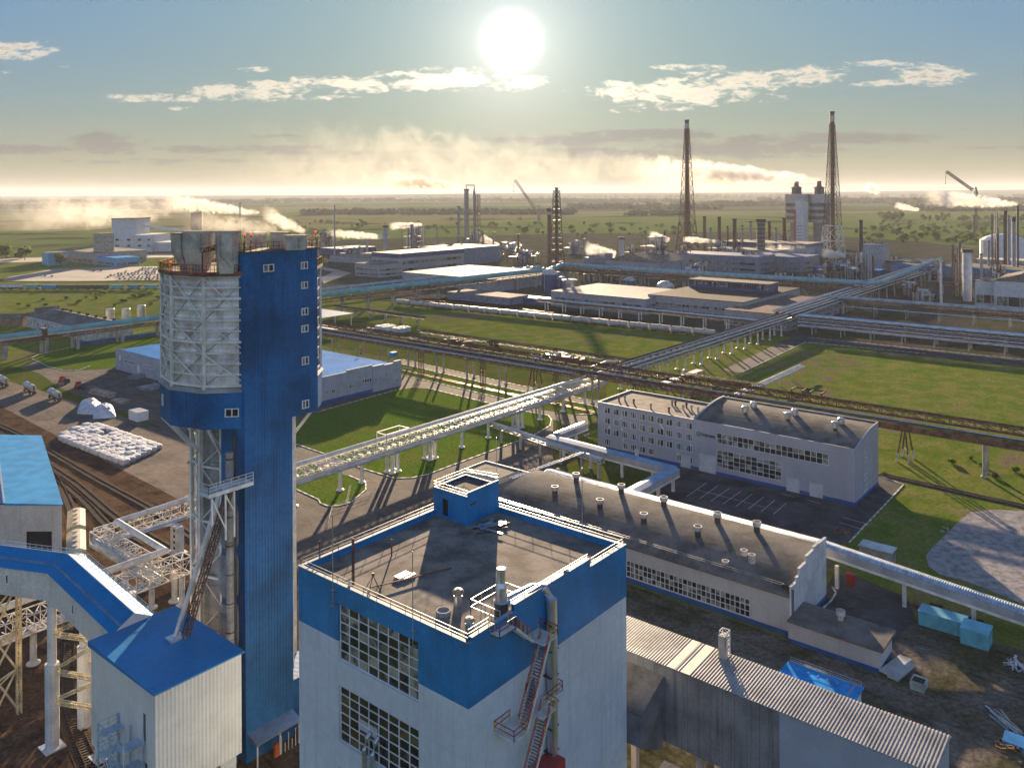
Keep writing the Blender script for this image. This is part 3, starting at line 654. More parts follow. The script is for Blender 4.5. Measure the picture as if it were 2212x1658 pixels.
    def stack(px, dep, w, d, zt, zb, zn, ws, off=0):
        c = V(0,0,0); r = (px-CX)/F*dep; c.x = r*RGT[0]+dep*FWD[0]; c.y = r*RGT[1]+dep*FWD[1]
        def octo(w, d, k=0.0):
            pts = []
            for a, b in ((-1,-.45),(-.6,-1),(.6,-1),(1,-.45),(1,.45),(.6,1),(-.6,1),(-1,.45)):
                x, y = a*w/2+k, b*d/2; pts.append((c.x+x*RGT[0]+y*FWD[0], c.y+x*RGT[1]+y*FWD[1]))
            return pts
        m = MB(STK, STL, DARK); m.prism(octo(w,d), zn, zt, 0); m.prism(octo(w*ws,d*ws,off), zb, zn, 0, octo(w,d)); m.prism(octo(w*1.02,d*1.02), zt-.25, zt+.05, 1); m.prism(octo(w*.9,d*.9), zt, zt+.07, 2)
        return m.build('stack', t)
    stack(389,121,2.2,3.0,74.2,68.7,71.6,.55,.9); stack(430,120,4.2,3.6,74.5,68.7,71.6,.62,-.2); stack(493,118,3.2,3.2,74.6,68.7,71.3,.86)
    stack(552,127,2.9,3.2,74.0,68.7,71.8,.9); stack(605,124.5,2.7,2.8,74.1,68.7,71.9,.95); stack(638,121,2.9,2.9,73.8,71.75,72.3,.98)
    m = MB(RSTEEL); a = P(437,546,71.8); b = P(482,539,71.9); m.lattice((a.x,a.y,71.9),(b.x,b.y,72.2), .7, .6, 1, .1); m.tube((b.x,b.y,68.7),(b.x,b.y,72.1), .12); m.tube((a.x,a.y,68.7),(a.x,a.y,72.0), .12); m.build('roof_gantry', t)
    # shaft below the belt: concrete core, white columns, rings, braces
    CW = mat('stained_concrete', (.34,.32,.30), .9, var=.25, scale=.25, col2=(.20,.17,.15), streak=.35, hline=(4.5,.12,.45))
    m = MB(CW); m.lathe(C, [(6.7,0),(6.7,47)], 28); m.build('core', t)
    m = MB(WSTEEL, BSTEEL); R = 7.5; cols = [radians(3+30*k) for k in range(12)]; p = lambda r, a, z: V(C.x+r*cos(a), C.y+r*sin(a), z)
    for a, b in zip(cols, cols[1:]+cols[:1]):
        m.beam(p(R,a,0), p(R,a,47), .5, .5)
        zs = [0,8,16,24,32,40,46.5]
        for i, z in enumerate(zs): 
            m.beam(p(R,a,z), p(R,b,z), .22, .32)
            if i < len(zs)-1:
                zm = (z+zs[i+1])/2; m.beam(p(R,a,z), p(R,b,zm), .13, .13); m.beam(p(R,b,zm), p(R,a,zs[i+1]), .13, .13)
        m.beam(p(R,a,42), p(11.6,a,46.9), .3, .4) if sin(a) > -.55 else None
    m.build('column_frame', t)
    m = MB(CW, BSTEEL, BLACK); q = onY(497,1300,103.9); m.tube((q.x,103.9,0),(q.x,103.9,44), .55, 10, mi=0)
    for z in range(3,44,4): m.tube((q.x,103.9,z),(q.x,103.9,z+.2), .62, 10, mi=1)
    m.tube((q.x+1.0,104.3,0),(q.x+1.0,104.3,46), .28, 8, mi=2); m.build('riser_pipe', t)
    TANK = mat('hopper_sheet', (.30,.29,.29), .7, var=.2, streak=.3)
    m = MB(TANK)
    for z in (2,9,16,23,30): m.lathe((66.4,106.3,z), [(1.4,0),(1.75,.9),(1.75,5.0),(1.4,5.9)], 10)
    m.build('hopper', t)
    m = MB(WSTEEL); q = onY(437,1010,102.5); m.box(q.x, X0, 100.9, 103.4, 39.6, 40.1); m.rail([(q.x,101,40.1),(X0,101,40.1)], 1.25, .06, 1.1, 0, 3); m.rail([(q.x,101,40.1),(q.x,103.3,40.1)], 1.25, .06, 1.1, 0, 3)
    for x in (q.x+.3, q.x+2.3, q.x+3.6): m.beam((x,100.7,33.5 if x > q.x+1 else 36),(x,100.7,39.6), .2, .2)
    m.beam((q.x+.3,100.7,39.5),(q.x+2.3,100.7,35), .16, .16); m.beam((q.x+3.6,100.7,37),(q.x+2.3,100.7,39.5), .16, .16); m.build('platform', t)
    # entrance canopy
    m = MB(GALV, WSTEEL, ORNG); m.prism([(X0+.3,Y0-2.2),(XM-.2,Y0-2.2),(XM-.2,Y0),(X0+.3,Y0)], lambda p: 3.2, lambda p: 3.4 if p[1] < Y0-1 else 4.1)
    for x in (X0+.5, X0+4.2, XM-.5): m.beam((x,Y0-2,0),(x,Y0-2,3.2), .16, .16, 1)
    for k in range(5): m.beam((X0+4.4+k*.6,Y0-2.05,0),(X0+4.4+k*.6,Y0-2.05,1.4 if k%2 else 2.6), .08, .08, 1)
    m.box(X0+3.3,X0+4.0,Y0-2.1,Y0-1.6,0,1.9,2); m.build('entrance_canopy', t)
    m = MB(DBLUE); m.box(XM, 85, 104, 110, 0, 7.5); m.build('link_block', t)
prilling_tower()

# ------------------------------------------------------------------ 3. transfer house, conveyor gallery, leaning chute
def transfer_house():
    X0, X1, Y0, Y1, ZB, ZT = 48.5, 59.8, 93.6, 110.0, 9.2, 21.8
    t = thing('transfer_house', (54, 101, 0), 'white corrugated transfer house with a flat bright blue roof below the tower', 'building')
    m = MB(mat('white_corrugated', (.70,.69,.67), .5, var=.06, scale=.2, corr=(.5,.022), vline=(.5,.10,.16), streak=.08, fine=.03))
    d1 = (13.4,14.1,15.2,18.6); d2 = (13.6,14.5,10.2,12.9)
    facade(m, (X0,Y1), (0,-1), Y1-Y0, ZB, ZT, (d1,d2), 0, (-1,0), .25); facade(m, (X0,Y0), (1,0), X1-X0, ZB, ZT, (), 0, (0,-1)); facade(m, (X1,Y0), (0,1), Y1-Y0, ZB, ZT, (), 0, (1,0)); facade(m, (X1,Y1), (-1,0), X1-X0, ZB, ZT, (), 0, (0,1)); m.poly([(X0,Y0,ZB),(X1,Y0,ZB),(X1,Y1,ZB),(X0,Y1,ZB)])
    m.build('wall', t)
    m = MB(BROOF2); m.prism([(X0-.3,Y0-.3),(X1+.3,Y0-.3),(X1+.3,Y1+.3),(X0-.3,Y1+.3)], lambda p: ZT+.02, lambda p: ZT+.2+(.5 if p[1] > 100 else 0)); m.build('roof', t)
    m = MB(DARK); m.box(X0+.2, X0+.23, Y1-14.1, Y1-13.4, 15.2, 18.6); m.box(X0+.2, X0+.23, Y1-14.5, Y1-13.6, 10.2, 12.9); m.build('doorway', t)
    for q in ((X0+.3,X0+1.2,Y1-6,Y1-4.9),(X1-2.6,X1-.4,Y0+.6,Y0+6),(X0+.4,X0+1.4,Y0+.3,Y0+1.3),(X0+3,X1-3,Y0+6.2,Y1-6.2)): m = MB(WHITE); m.box(*q, 0, ZB-.01); m.build('support', t)
    m = MB(mat('pale_blue_steel', (.40,.50,.58), .5, var=.1)); xa, xb = X0-2.6, X0-.05; ya, yb = 96.0, 102.4
    for x in (xa, xb-.2):
        for y in (ya, (ya+yb)/2, yb): m.beam((x,y,0),(x,y,16.2), .16, .16)
    for k, z in enumerate((4.0,7.0,10.1,12.7,15.2)):
        m.rail([(xa,ya,z),(xa,yb,z)], 1.1, .06, 1.2); m.rail([(xa,yb,z),(xb,yb,z)], 1.1, .06, 1.2)
        m.box(xa, xb, ya, yb-4.8, z-.1, z) ; m.box(xa, xb, yb-1.4, yb, z-.1, z)
    for k, (z0, z1) in enumerate(((0,4),(4,7),(7,10.1),(10.1,12.7),(12.7,15.2))):
        x = xa+.5 if k%2 else xa+1.6
        y0, y1 = (ya+1.6, yb-1.4) if k%2 else (yb-1.4, ya+1.6)
        for dx in (-.4,.4): m.beam((x+dx,y0,z0),(x+dx,y1,z1), .07, .22)
        for i in range(11): u = i/10; m.box(x-.4,x+.4, y0+(y1-y0)*u-.12, y0+(y1-y0)*u+.12, z0+(z1-z0)*u-.02, z0+(z1-z0)*u+.02)
        m.beam((xa,ya,z0),(xa,yb,z1), .08, .08)
    s = m.build('stair_tower', t)
    return t
transfer_house()
def conveyor_gallery():
    t = thing('conveyor_gallery', (50.3, 127.7, 0), 'white conveyor gallery with bright blue gabled roof running down to the transfer house', 'conveyor')
    zb, ze, zr, W = 21.2, 25.4, 27.0, 5.6
    a0, a1 = V(51.3,109.9,0), V(50.6,128.2,0); dl = V(cos(radians(115)), sin(radians(115)), 0); a2 = a1+dl*46
    n1 = V(1,.04,0).normalized(); n2 = V(dl.y,-dl.x,0); nm = (n1+n2).normalized(); nm = nm/nm.dot(n1)
    dz = V(0,0,-3.1); sec = [(a0+dz,n1),(a1,nm),(a2,n2)]                # the first length runs down to the house
    CW = mat('white_gallery_wall', (.62,.60,.57), .55, var=.07, scale=.2, vline=(1.1,.05,.10), streak=.1)
    w = MB(CW); r = MB(BROOF2, PARAP, BROOF)
    for (p,n),(q,k) in zip(sec, sec[1:]):
        for s in (0, W): w.poly([p+n*s+V(0,0,zb), q+k*s+V(0,0,zb), q+k*s+V(0,0,ze), p+n*s+V(0,0,ze)])
        w.poly([p+V(0,0,zb), q+V(0,0,zb), q+k*W+V(0,0,zb), p+n*W+V(0,0,zb)])
        for s0, z0, s1, z1 in ((-.25,ze-.1,W/2,zr),(W/2,zr,W+.25,ze-.1)): r.poly([p+n*s0+V(0,0,z0), q+k*s0+V(0,0,z0), q+k*s1+V(0,0,z1), p+n*s1+V(0,0,z1)], 0 if s0 < 1 else 2)
        for s, z in ((W/2,zr+.03),(.9,ze+.62)): r.beam(p+n*s+V(0,0,z), q+k*s+V(0,0,z), .12, .06, 1)
    p, n = sec[0]; w.poly([p+V(0,0,zb), p+n*W+V(0,0,zb), p+n*W+V(0,0,ze), p+n*W/2+V(0,0,zr-.05), p+V(0,0,ze)])
    w.build('wall', t); rf = r.build('roof', t)
    m = MB(PARAP)
    for (p,n),(q,k) in zip(sec, sec[1:]): m.rail([p+n*W+V(0,0,ze), q+k*W+V(0,0,ze)], .9, .06, 1.1); m.rail([p+n*1.0+V(0,0,ze+.55), q+k*1.0+V(0,0,ze+.55)], .25, .05, 1.1, 0, 1)
    m.build('roof_railing', rf)
    for s in (2.0, 10.5):
        p = a0.lerp(a1, s/18.3); fall = -3.1*(1-s/18.3); d = (a1-a0).normalized(); n = V(-d.y, d.x, 0); window(t, p-V(0,0,p.z), d, -n1, (0,.75,zb+fall+1.7,zb+fall+3.1), 1, 1, -.05, .12)
    window(t, a1+dl*7, dl, -n2, (0,.6,zb+1.7,zb+3.1), 1, 1, -.05, .12)
    c = MB(CONC if False else WHITE); A = V(50.9,128.0,0); B = A+V(.42,-.906,0)*8.5
    for q in (A, B):
        c.tube(q, q+V(0,0,12.2), .95, 14); c.tube(q+V(0,0,12.2), q+V(0,0,zb), .62, 14)
        c.box(q.x-1.4,q.x+1.4,q.y-1.4,q.y+1.4,0,.25)
        o = q+nm*W*.9; c.tube(o, o+V(0,0,12.2), .95, 14); c.tube(o+V(0,0,12.2), o+V(0,0,zb), .62, 14)
    c.build('column', t)
    YS = mat('cream_steel', (.66,.56,.36), .6, var=.2)
    m = MB(YS)
    for z0 in (6.5, 10.8, 16.2): m.lattice(A+V(0,0,z0), B+V(0,0,z0), .5, .5, .7, .10)
    for z0, z1 in ((6.5,10.8),(10.8,16.2),(16.2,20.5)):
        m.lattice(A+V(0,0,z0), B+V(0,0,z1), .4, .4, .7, .09); o = nm*W*.9; m.lattice(A+o+V(0,0,z1), B+o+V(0,0,z0), .4, .4, .7, .09)
    m.build('bracing', t)
    m = MB(YS, WSTEEL); ca = a1+dl*11
    for s in (0, 6.5):
        for k in (.1, 5.3): q = ca+dl*s+n2*k; m.lattice(q, q+V(0,0,zb), .55, .55, 1.1, .13)
    for k in (.1, 5.3):
        for z0, z1 in ((1,7),(7,13),(13,20)): m.beam(ca+n2*k+V(0,0,z0), ca+dl*6.5+n2*k+V(0,0,z1), .22, .22); m.beam(ca+dl*6.5+n2*k+V(0,0,z0), ca+n2*k+V(0,0,z1), .22, .22)
    for s in (0,6.5):
        for z0, z1 in ((1,7),(7,13),(13,20)): m.beam(ca+dl*s+V(0,0,z0), ca+dl*s+n2*5.3+V(0,0,z1), .22, .22); m.beam(ca+dl*s+V(0,0,z1), ca+dl*s+n2*5.3+V(0,0,z1), .25, .25)
    m.build('trestle', t)
conveyor_gallery()
def chute():
    m = MB(GALV, RSTEEL); a = P(378,1378,22.3); b = onY(481,1045,103.4); b.z = min(b.z, 41)
    m.beam(a, b, .55, .35, 0); d = (b-a); s = V(RGT[0],RGT[1],0)
    m.lattice(a+s*.9-V(0,0,.1), b+s*.75-V(0,0,.2), .6, .8, 1.1, .12, 1); m.box(a.x-1.0,a.x+1.0,a.y-.8,a.y+.8,a.z-.05,a.z+.25,0)
    m.build('leaning_chute', None, 'thin grey chute leaning from the blue transfer house roof up to the tower', 'chute')
chute()
# ------------------------------------------------------------------ 4. long hall, annex, low house, grey workshop
def barrel(x0, x1, ze, zr, n=8, pw=1.0):                        # half-barrel roof section from the eave to the high side
    return [(x0+(x1-x0)*k/n, ze+(zr-ze)*sin(pi/2*(k/n))**pw) for k in range(n+1)]
def long_hall():
    X0, X1, Y0, Y1, ZE, ZR = 147.0, 165.3, 56.4, 128.0, 7.1, 10.3
    t = thing('long_hall', (156, 92, 0), 'long beige hall with curved felt roof, stepped end gable and row of roof vents', 'building')
    hole = (Y1-90.5, Y1-63.9, 1.0, 4.3)
    m = MB(GWALL2); facade(m, (X0,Y1), (0,-1), Y1-Y0, .9, ZE, (hole,), 0, (-1,0), .25)
    sec = barrel(X0, X1, ZE, ZR, 12, .75)
    m.poly([(X0,Y1,.9)]+[(x,Y1,z) for x, z in sec]+[(X1,Y1,.9)]); m.poly([(X1,Y0,.9),(X1,Y1,.9),(X1,Y1,ZR),(X1,Y0,ZR)])
    wl = m.build('wall', t)
    m = MB(WHITE, PARAP); st = [(0,2.6,8.9),(2.6,3.9,9.6),(3.9,7.6,10.8),(7.6,11.6,11.8),(11.6,14.0,12.2),(14.0,16.0,12.0),(16.0,18.35,11.9)]
    for s0, s1, z in st: m.box(X0+s0+.0, X0+s1-.12, Y0-.35, Y0, .9, z, 0); m.box(X0+s0-.05, X0+s1-.08, Y0-.42, Y0+.08, z, z+.14, 1); m.box(X0+s1-.12, X0+s1, Y0-.3, Y0-.05, .9, z-.5, 0)
    m.build('gable', t)
    m = MB(PLINTH); m.box(X0-.04, X1+.04, Y0-.40, Y1, 0, .9); m.build('plinth', t)
    m = MB(FELTD)
    for (xa,za),(xb,zb) in zip(sec, sec[1:]): m.poly([(xa-(.3 if xa==X0 else 0),Y0,za+.12),(xb,Y0,zb+.12),(xb,Y1,zb+.12),(xa-(.3 if xa==X0 else 0),Y1,za+.12)])
    m.poly([(X0-.3,Y0,ZE+.12),(X0-.3,Y1,ZE+.12),(X0-.3,Y1,ZE-.15),(X0-.3,Y0,ZE-.15)]); rf = m.build('roof', t)
    zx = lambda x: ZE+(ZR-ZE)*sin(pi/2*max(0,x-X0)/(X1-X0))**.75+.12
    window(t, (X0,Y1), (0,-1), (-1,0), hole, 27, 3, .18, .11, GLASSB, None, 'long window strip with white frames')
    m = MB(GALV); m.rail([(X0+1.4,Y0+1,zx(X0+1.4)),(X0+1.4,Y1,zx(X0+1.4))], .75, .05, 3.0); m.build('roof_railing', rf)
    VT = mat('vent_collar', (.50,.47,.44), .6, var=.15)
    zo = lambda x, y, x0, y0, k: (x0*.86406+x*k, y0*.86406+y*k)
    for (x, y) in [(370,1305),(555,1190),(760,1420),(945,1290),(1138,1545),(1312,1400),(1605,1660),(1775,1540),(2115,1620)]:
        px = (1106+x*.2501, 743+y*.2501); q = P(*px, 10)
        for _ in range(5): q = P(*px, zx(min(max(q.x, X0), X1)))
        m = MB(VT, RSTEEL, BLACK); m.lathe(q, [(.62,0),(.62,1.15)], 12, 2); m.lathe(q+V(0,0,1.15), [(.62,0),(.88,.2),(.88,1.0),(.72,1.0),(.72,.5)], 12, 0); m.lathe(q+V(0,0,1.5), [(.70,0),(.70,.1)], 12, 1); m.build('roof_vent', t)
    for (x, y, h) in ((1607,1205,1.0),(1624,1218,1.6),(1567,1213,.5)):
        q = P(x, y, 8.6); q.z = zx(q.x); m = MB(VT, RSTEEL); m.lathe(q, [(.7,0),(.7,h),(.55,h),(.55,h*.6)], 12); m.build('roof_vent', t)
    m = MB(BLACK); m.box(147.4,149.2,57,58,8.2,8.9); m.tube((147.1,56.0,0),(147.1,56.0,8.6), .12); m.tube((147.8,56.0,1),(147.8,56.0,8.2), .1); m.build('downpipe', t)
long_hall()
def annex():
    X0, X1, Y0, Y1, Z1 = 145.05, 152.8, 40.3, 55.9, 3.9
    t = thing('annex', (149, 48, 0), 'low beige annex with overhanging dark felt roof and blue plinth at the hall end', 'building')
    m = MB(GWALL2); m.box(X0, X1-.6, Y0+.2, Y1, .8, Z1-.2); m.build('wall', t)
    m = MB(PLINTH); m.box(X0-.03, X1-.57, Y0+.17, Y1, 0, .8); m.build('plinth', t)
    m = MB(FELTD); m.prism([(X0-.4,Y0-.3),(X1,Y0-.3),(X1,Y1+.1),(X0-.4,Y1+.1)], Z1-.2, lambda p: Z1+.1+(.25 if p[0] > 150 else 0)); m.build('roof', t)
    p = P(1816,1338,4.2); m = MB(mat('vent_collar', (.5,.47,.44)), RSTEEL); m.lathe(p, [(.5,0),(.5,.6),(.8,.9),(.8,1.7),(.62,1.7),(.62,1.2)], 12); m.build('roof_vent', t)
annex()
def low_house():
    z = 4.6; Y0, Y1, X0, X1 = 128.4, 151, 143.0, 172.5
    t = thing('low_house', (158, 140, 0), 'low beige flat-roofed building behind the blue roof penthouse, white parapets', 'building')
    a = P(1195,965,z); b = P(1068,1010,z)
    m = MB(GWALL2); m.box(X0, X1, Y0, 139, 0, z); m.box(X1-9, X1, 139, Y1, 0, z+1.2); m.build('wall', t)
    m = MB(FELT, PARAP)
    m.box(X0+.3, X1-.3, Y0+.3, 138.7, z, z+.1); m.box(X1-8.7, X1-.3, 139.3, Y1-.3, z+1.2, z+1.3)
    for a in ((X0-.1,X0+.3,Y0,139),(X0,X1-9.3,138.7,139.1)): m.box(*a, z, z+.5, 1)
    for a in ((X1-9,X1-8.7,139.3,Y1),(X1-.3,X1+.05,Y0,Y1),(X1-8.7,X1-.3,Y1-.3,Y1)): m.box(*a, z+1.2, z+1.6, 1)
    m.build('roof', t)
    for x, y in ((X0+2, 1.2), (X0+10,1.2), (X0+17, 1.2)): window(t, (X0,Y0), (1,0), (0,-1), (x-X0,x-X0+1.4,1.2,3.2), 2, 1, -.05, .1)
    for s in (2,5,8): window(t, (X0,139), (0,-1), (-1,0), (s,s+1.3,1.3,3.1), 2, 1, -.05, .1)
low_house()
def grey_workshop():
    X0, X1, Y0, YB, Y1, Z1 = 218.0, 237.9, 66.6, 111.3, 144.3, 14.3
    t = thing('workshop_building', (228, 100, 0), 'grey four storey office and workshop building with arched roof gable and blue plinth', 'building')
    zo = lambda x, y: (1106+x*.2501, 743+y*.2501)
    holes = []; wins = []
    cols = [(798,848),(872,922),(948,996),(1020,1072),(1097,1150),(1172,1225),(1250,1307),(1330,1385),(1415,1468),(1500,1556)]
    rows = [(11.25,13.2),(8.0,9.95),(4.75,6.7),(1.5,3.4)]
    for j, (za, zb) in enumerate(rows):
        for i, (a, b) in enumerate(cols):
            if j == 3 and i in (1,6,7): continue
            ya = onX(*zo(a,650), X0).y; yb = onX(*zo(b,650), X0).y; holes.append((Y1-ya, Y1-yb, za, zb)); wins.append(holes[-1])
    yy = lambda px, py: onX(px, py, X0).y
    g1 = (Y1-111.8-3.8, Y1-112.4, .1, 3.6); g2 = (Y1-109.8, Y1-104.6, .1, 5.2)
    s1 = (Y1-yy(1548,950), Y1-yy(1790,1000), 9.0, 11.9); s2 = (Y1-yy(1548,1000), Y1-yy(1688,1025), 2.3, 7.2)
    g3 = (Y1-yy(1699,1050), Y1-yy(1727,1055), .1, 3.7); g4 = (Y1-yy(1749,1065), Y1-yy(1778,1075), .1, 3.7)
    m = MB(GWALL); facade(m, (X0,Y1), (0,-1), Y1-YB, 1.0, Z1, [h for h in holes]+[g1], 0, (-1,0), .2)
    off = Y1-YB; sh = lambda h: (h[0]-off, h[1]-off, h[2], h[3])
    facade(m, (X0-.05,YB), (0,-1), YB-Y0, 1.0, Z1+.1, [sh(s1),sh(s2),sh(g2),sh(g3),sh(g4)], 0, (-1,0), .2)
    e1 = (7.0,10.2,9.0,12.4); e2 = (7.0,10.2,1.4,7.4)
    facade(m, (X0,Y0), (1,0), X1-X0, 1.0, Z1, (e1,e2), 0, (0,-1), .2)
    sec = barrel(X0, X1-2.6, Z1, 17.0)+[(X1,17.0)]
    m.poly([(X0,Y0,Z1)]+[(x,Y0,z) for x, z in sec]+[(X1,Y0,Z1)])
    m.poly([(X0,YB,Z1)]+[(x,YB,z+.3) for x, z in sec]+[(X1,YB,Z1)])
    m.poly([(X1,Y0,0),(X1,Y1,0),(X1,Y1,Z1),(X1,Y0,Z1)]); m.poly([(X1,Y0,Z1),(X1,YB,Z1),(X1,YB,17),(X1,Y0,17)]); m.poly([(X0,Y1,0),(X1,Y1,0),(X1,Y1,Z1),(X0,Y1,Z1)])
    m.build('wall', t)
    m = MB(PLINTH)
    cuts = [0, g1[0], g1[1], g2[0], g2[1], g3[0], g3[1], g4[0], g4[1], Y1-Y0+.1]
    for a, b in zip(cuts[::2], cuts[1::2]): m.box(X0-.08, X0+.1, Y1-b, Y1-a, 0, 1.0)
    m.box(X0, X1, Y0-.06, Y0+.1, 0, 1.0); m.build('plinth', t)
    m = MB(FELT, FELTD); m.box(X0+.3, X1-.3, YB+.2, Y1-.3, Z1-.6, Z1-.35, 0)
    for (xa,za),(xb,zb) in zip(sec, sec[1:]): m.poly([(xa,Y0+.25,za-.15),(xb,Y0+.25,zb-.15),(xb,YB-.2,zb-.15),(xa,YB-.2,za-.15)], 1)
    m.build('roof', t)
    m = MB(PARAP)
    for a in ((X0-.1,X0+.35,YB+.2,Y1),(X1-.35,X1+.1,YB+.2,Y1),(X0+.35,X1-.35,Y1-.35,Y1+.1)): m.box(*a, Z1, Z1+.12)
    m.box(X0-.12, X0+.2, Y0, YB, Z1+.1, Z1+.22)
    for (xa,za),(xb,zb) in zip(sec, sec[1:]): m.beam((xa,Y0+.05,za+.08),(xb,Y0+.05,zb+.08), .4, .16); m.beam((xa,YB,za+.38),(xb,YB,zb+.38), .5, .16)
    m.beam((X1,Y0,17.1),(X1,YB,17.1), .4, .16); m.build('parapet_capping', t)
    for h in wins: window(t, (X0,Y1), (0,-1), (-1,0), h, 3 if random.random() < .5 else 2, 1, .14, .12, GLASSC)
    window(t, (X0-.05,Y1), (0,-1), (-1,0), s1, 20, 2, .14, .10, GLASSB); window(t, (X0-.05,Y1), (0,-1), (-1,0), s2, 11, 4, .14, .10, GLASSB)
    window(t, (X0,Y0), (1,0), (0,-1), e1, 4, 3, .14, .12, GLASSB); window(t, (X0,Y0), (1,0), (0,-1), e2, 4, 4, .14, .12, GLASSB)
    for g in (g1, g2, g3, g4):
        m = MB(mat('garage_door_sheet', (.50,.52,.55), .5, var=.08, hline=(.6,.04,.15))); m.box(X0-.02, X0+.12, Y1-g[1], Y1-g[0], .1, g[3]); m.build('garage_door', t)
    m = MB(WHITE); m.box(X0-.1, X0-.02, 129.6, 130.9, .1, 2.3); m.build('door', t)
    VT = mat('cowl_metal', (.55,.56,.58), .35, .6)
    for x, y, s in ((1610,892,1),(1628,882,1),(1702,906,1),(1717,899,1),(1804,926,1),(1817,918,1)):
        q = P(x, y, 16.4); m = MB(VT, BLACK); m.lathe(q+V(0,0,-.6), [(.5,0),(.5,1.0)], 12, 1); m.lathe(q+V(0,0,.3), [(.85,0),(.95,.25),(.95,1.5),(.6,1.75)], 14, 0); m.build('roof_cowl', t)
    for x, y in ((1337,866),(1350,865),(1369,872),(1406,882),(1445,890),(1452,875),(1459,876),(1476,885),(1494,886),(1483,880),(1508,890)):
        q = P(x, y, Z1-.35); m = MB(RSTEEL if x%2 else CONC); m.lathe(q, [(.28,0),(.28,1.0),(.42,1.05),(.42,1.4),(.1,1.6)], 10); m.build('roof_vent', t)
    for x, y in ((945,640),(1308,722),(955,735),(963,825),(1290,700),(1437,940),(1548,868),(850,715)):
        q = onX(*zo(x,y), X0); m = MB(WHITE); m.box(X0-.4, X0-.02, q.y-.45, q.y+.45, q.z-.3, q.z+.3); m.build('air_conditioner', t)
    # wall sign: a ring emblem and a row of letters, dark on grey
    mat('sign_paint', (.05,.06,.10), .5); rr = random.Random(9); m = MB(MATS['sign_paint'])
    a = onX(1515,937,X0-.08); e = onX(1545,943,X0-.08); W = (a.y-e.y)/12
    for k in range(12):                                         # the word is too small to read in the photo: twelve dark glyph-like marks
        y = a.y-W*k; h = 1.0 if k == 0 else .72
        for q in range(rr.choice((2,2,3))): m.box(X0-.11, X0-.06, y-W*(.18+.3*q)-.11, y-W*(.18+.3*q)+.02, a.z-.5, a.z-.5+h)
        z = a.z-.5+h*rr.choice((0,.4,.8)); m.box(X0-.11, X0-.062, y-W*.8, y-W*.15, z, z+.14)
    m.build('wall_sign', t)
    m = MB(MATS['sign_paint']); c = onX(1509,937,X0-.08)
    for k in range(12):
        a0, a1 = 2*pi*k/12, 2*pi*(k+1)/12; m.beam((X0-.09,c.y+.6*cos(a0),c.z+.6*sin(a0)),(X0-.09,c.y+.6*cos(a1),c.z+.6*sin(a1)), .06, .2)
    m.beam((X0-.09,c.y-.4,c.z),(X0-.09,c.y+.4,c.z), .05, .2); m.build('wall_emblem', t)
grey_workshop()

# ------------------------------------------------------------------ 5. pipe bridges, racks, covered galleries
def posts(t, pts, z, r, m, foot=True, square=False, name='post'):
    for p in pts:
        q = MB(m, CONC)
        if square: q.box(p[0]-r, p[0]+r, p[1]-r, p[1]+r, 0, z)
        else: q.tube((p[0],p[1],0),(p[0],p[1],z), r, 10)
        if foot: q.lathe((p[0],p[1],0), [(r*2.1,0),(r*2.1,.25),(r*1.1,.5)], 10, 1 if not foot else 0)
        q.build(name, t)
def pipe(t, pts, r, m, n=8, name='pipe'):
    q = MB(m); q.path(pts, r, n); return q.build(name, t, smooth=False)
def white_bridge():
    t = thing('pipe_bridge', (190, 177.8, 0), 'white pipe bridge on round columns crossing the lawn beside the tower', 'pipe bridge')
    Y = 177.8
    pipe(t, [(100,Y+.9,10.2),(274.5,Y+.9,9.6)], .62, WSTEEL, 12)
    m = MB(WSTEEL); m.lattice((100,Y,6.9),(274,Y,6.3), 3.0, 2.3, 2.4, .16)
    rr = random.Random(2)
    for k in range(72):
        x = 101+k*2.4; z = 6.95-(x-100)*.0035
        m.beam((x,Y-1.5,z+1.1),(x+rr.uniform(-.6,.6),Y+1.5,z+rr.uniform(.6,1.8)), .12, .12)
        if rr.random() < .7: m.box(x-.5,x+.5,Y-rr.uniform(.2,1.2),Y+rr.uniform(.1,1.2),z+.9,z+1.0)
    m.build('truss', t)
    for y, z, r, mm in ((-1.3,6.1,.42,SILVER),(-.4,6.0,.3,SILVER),(.4,5.9,.36,WSTEEL),(1.2,6.0,.3,SILVER),(-1.5,7.1,.18,SILVER),(-.9,7.2,.16,WSTEEL)): pipe(t, [(100,Y+y,z),(274,Y+y,z-.6)], r, mm)
    posts(t, [(x,Y,0) for x in (114.5,129.1,143.8,151.4,191.8,204.5,232,246,260)], 6.0, .5, WSTEEL)
    posts(t, [(x+a,Y+b,0) for x in (162.8,178,219.8) for a, b in ((-1.1,-1.0),(1.1,-1.0),(-1.1,1.2),(1.1,1.2))], 6.0, .5, WSTEEL)
    m = MB(WSTEEL); x = 178; m.lattice((x-1.6,Y-2,0),(x-1.6,Y-2,6), .5, .5, .6, .07); p = 187; 
    for a in (-2.2,2.2):
        m.beam((163+a*2,Y-2,7),(163+a*2,Y-2,12.0), .2, .2); m.beam((163+a*2,Y+2,7),(163+a*2,Y+2,12), .2, .2); m.beam((163+a*2,Y-2,11.8),(163+a*2,Y+2,11.8), .3, .2)
    m.beam((158.6,Y-2,11.9),(167.4,Y-2,11.9), .3, .2); m.beam((158.6,Y+2,11.9),(167.4,Y+2,11.9), .3, .2); m.build('portal_frame', t)
white_bridge()
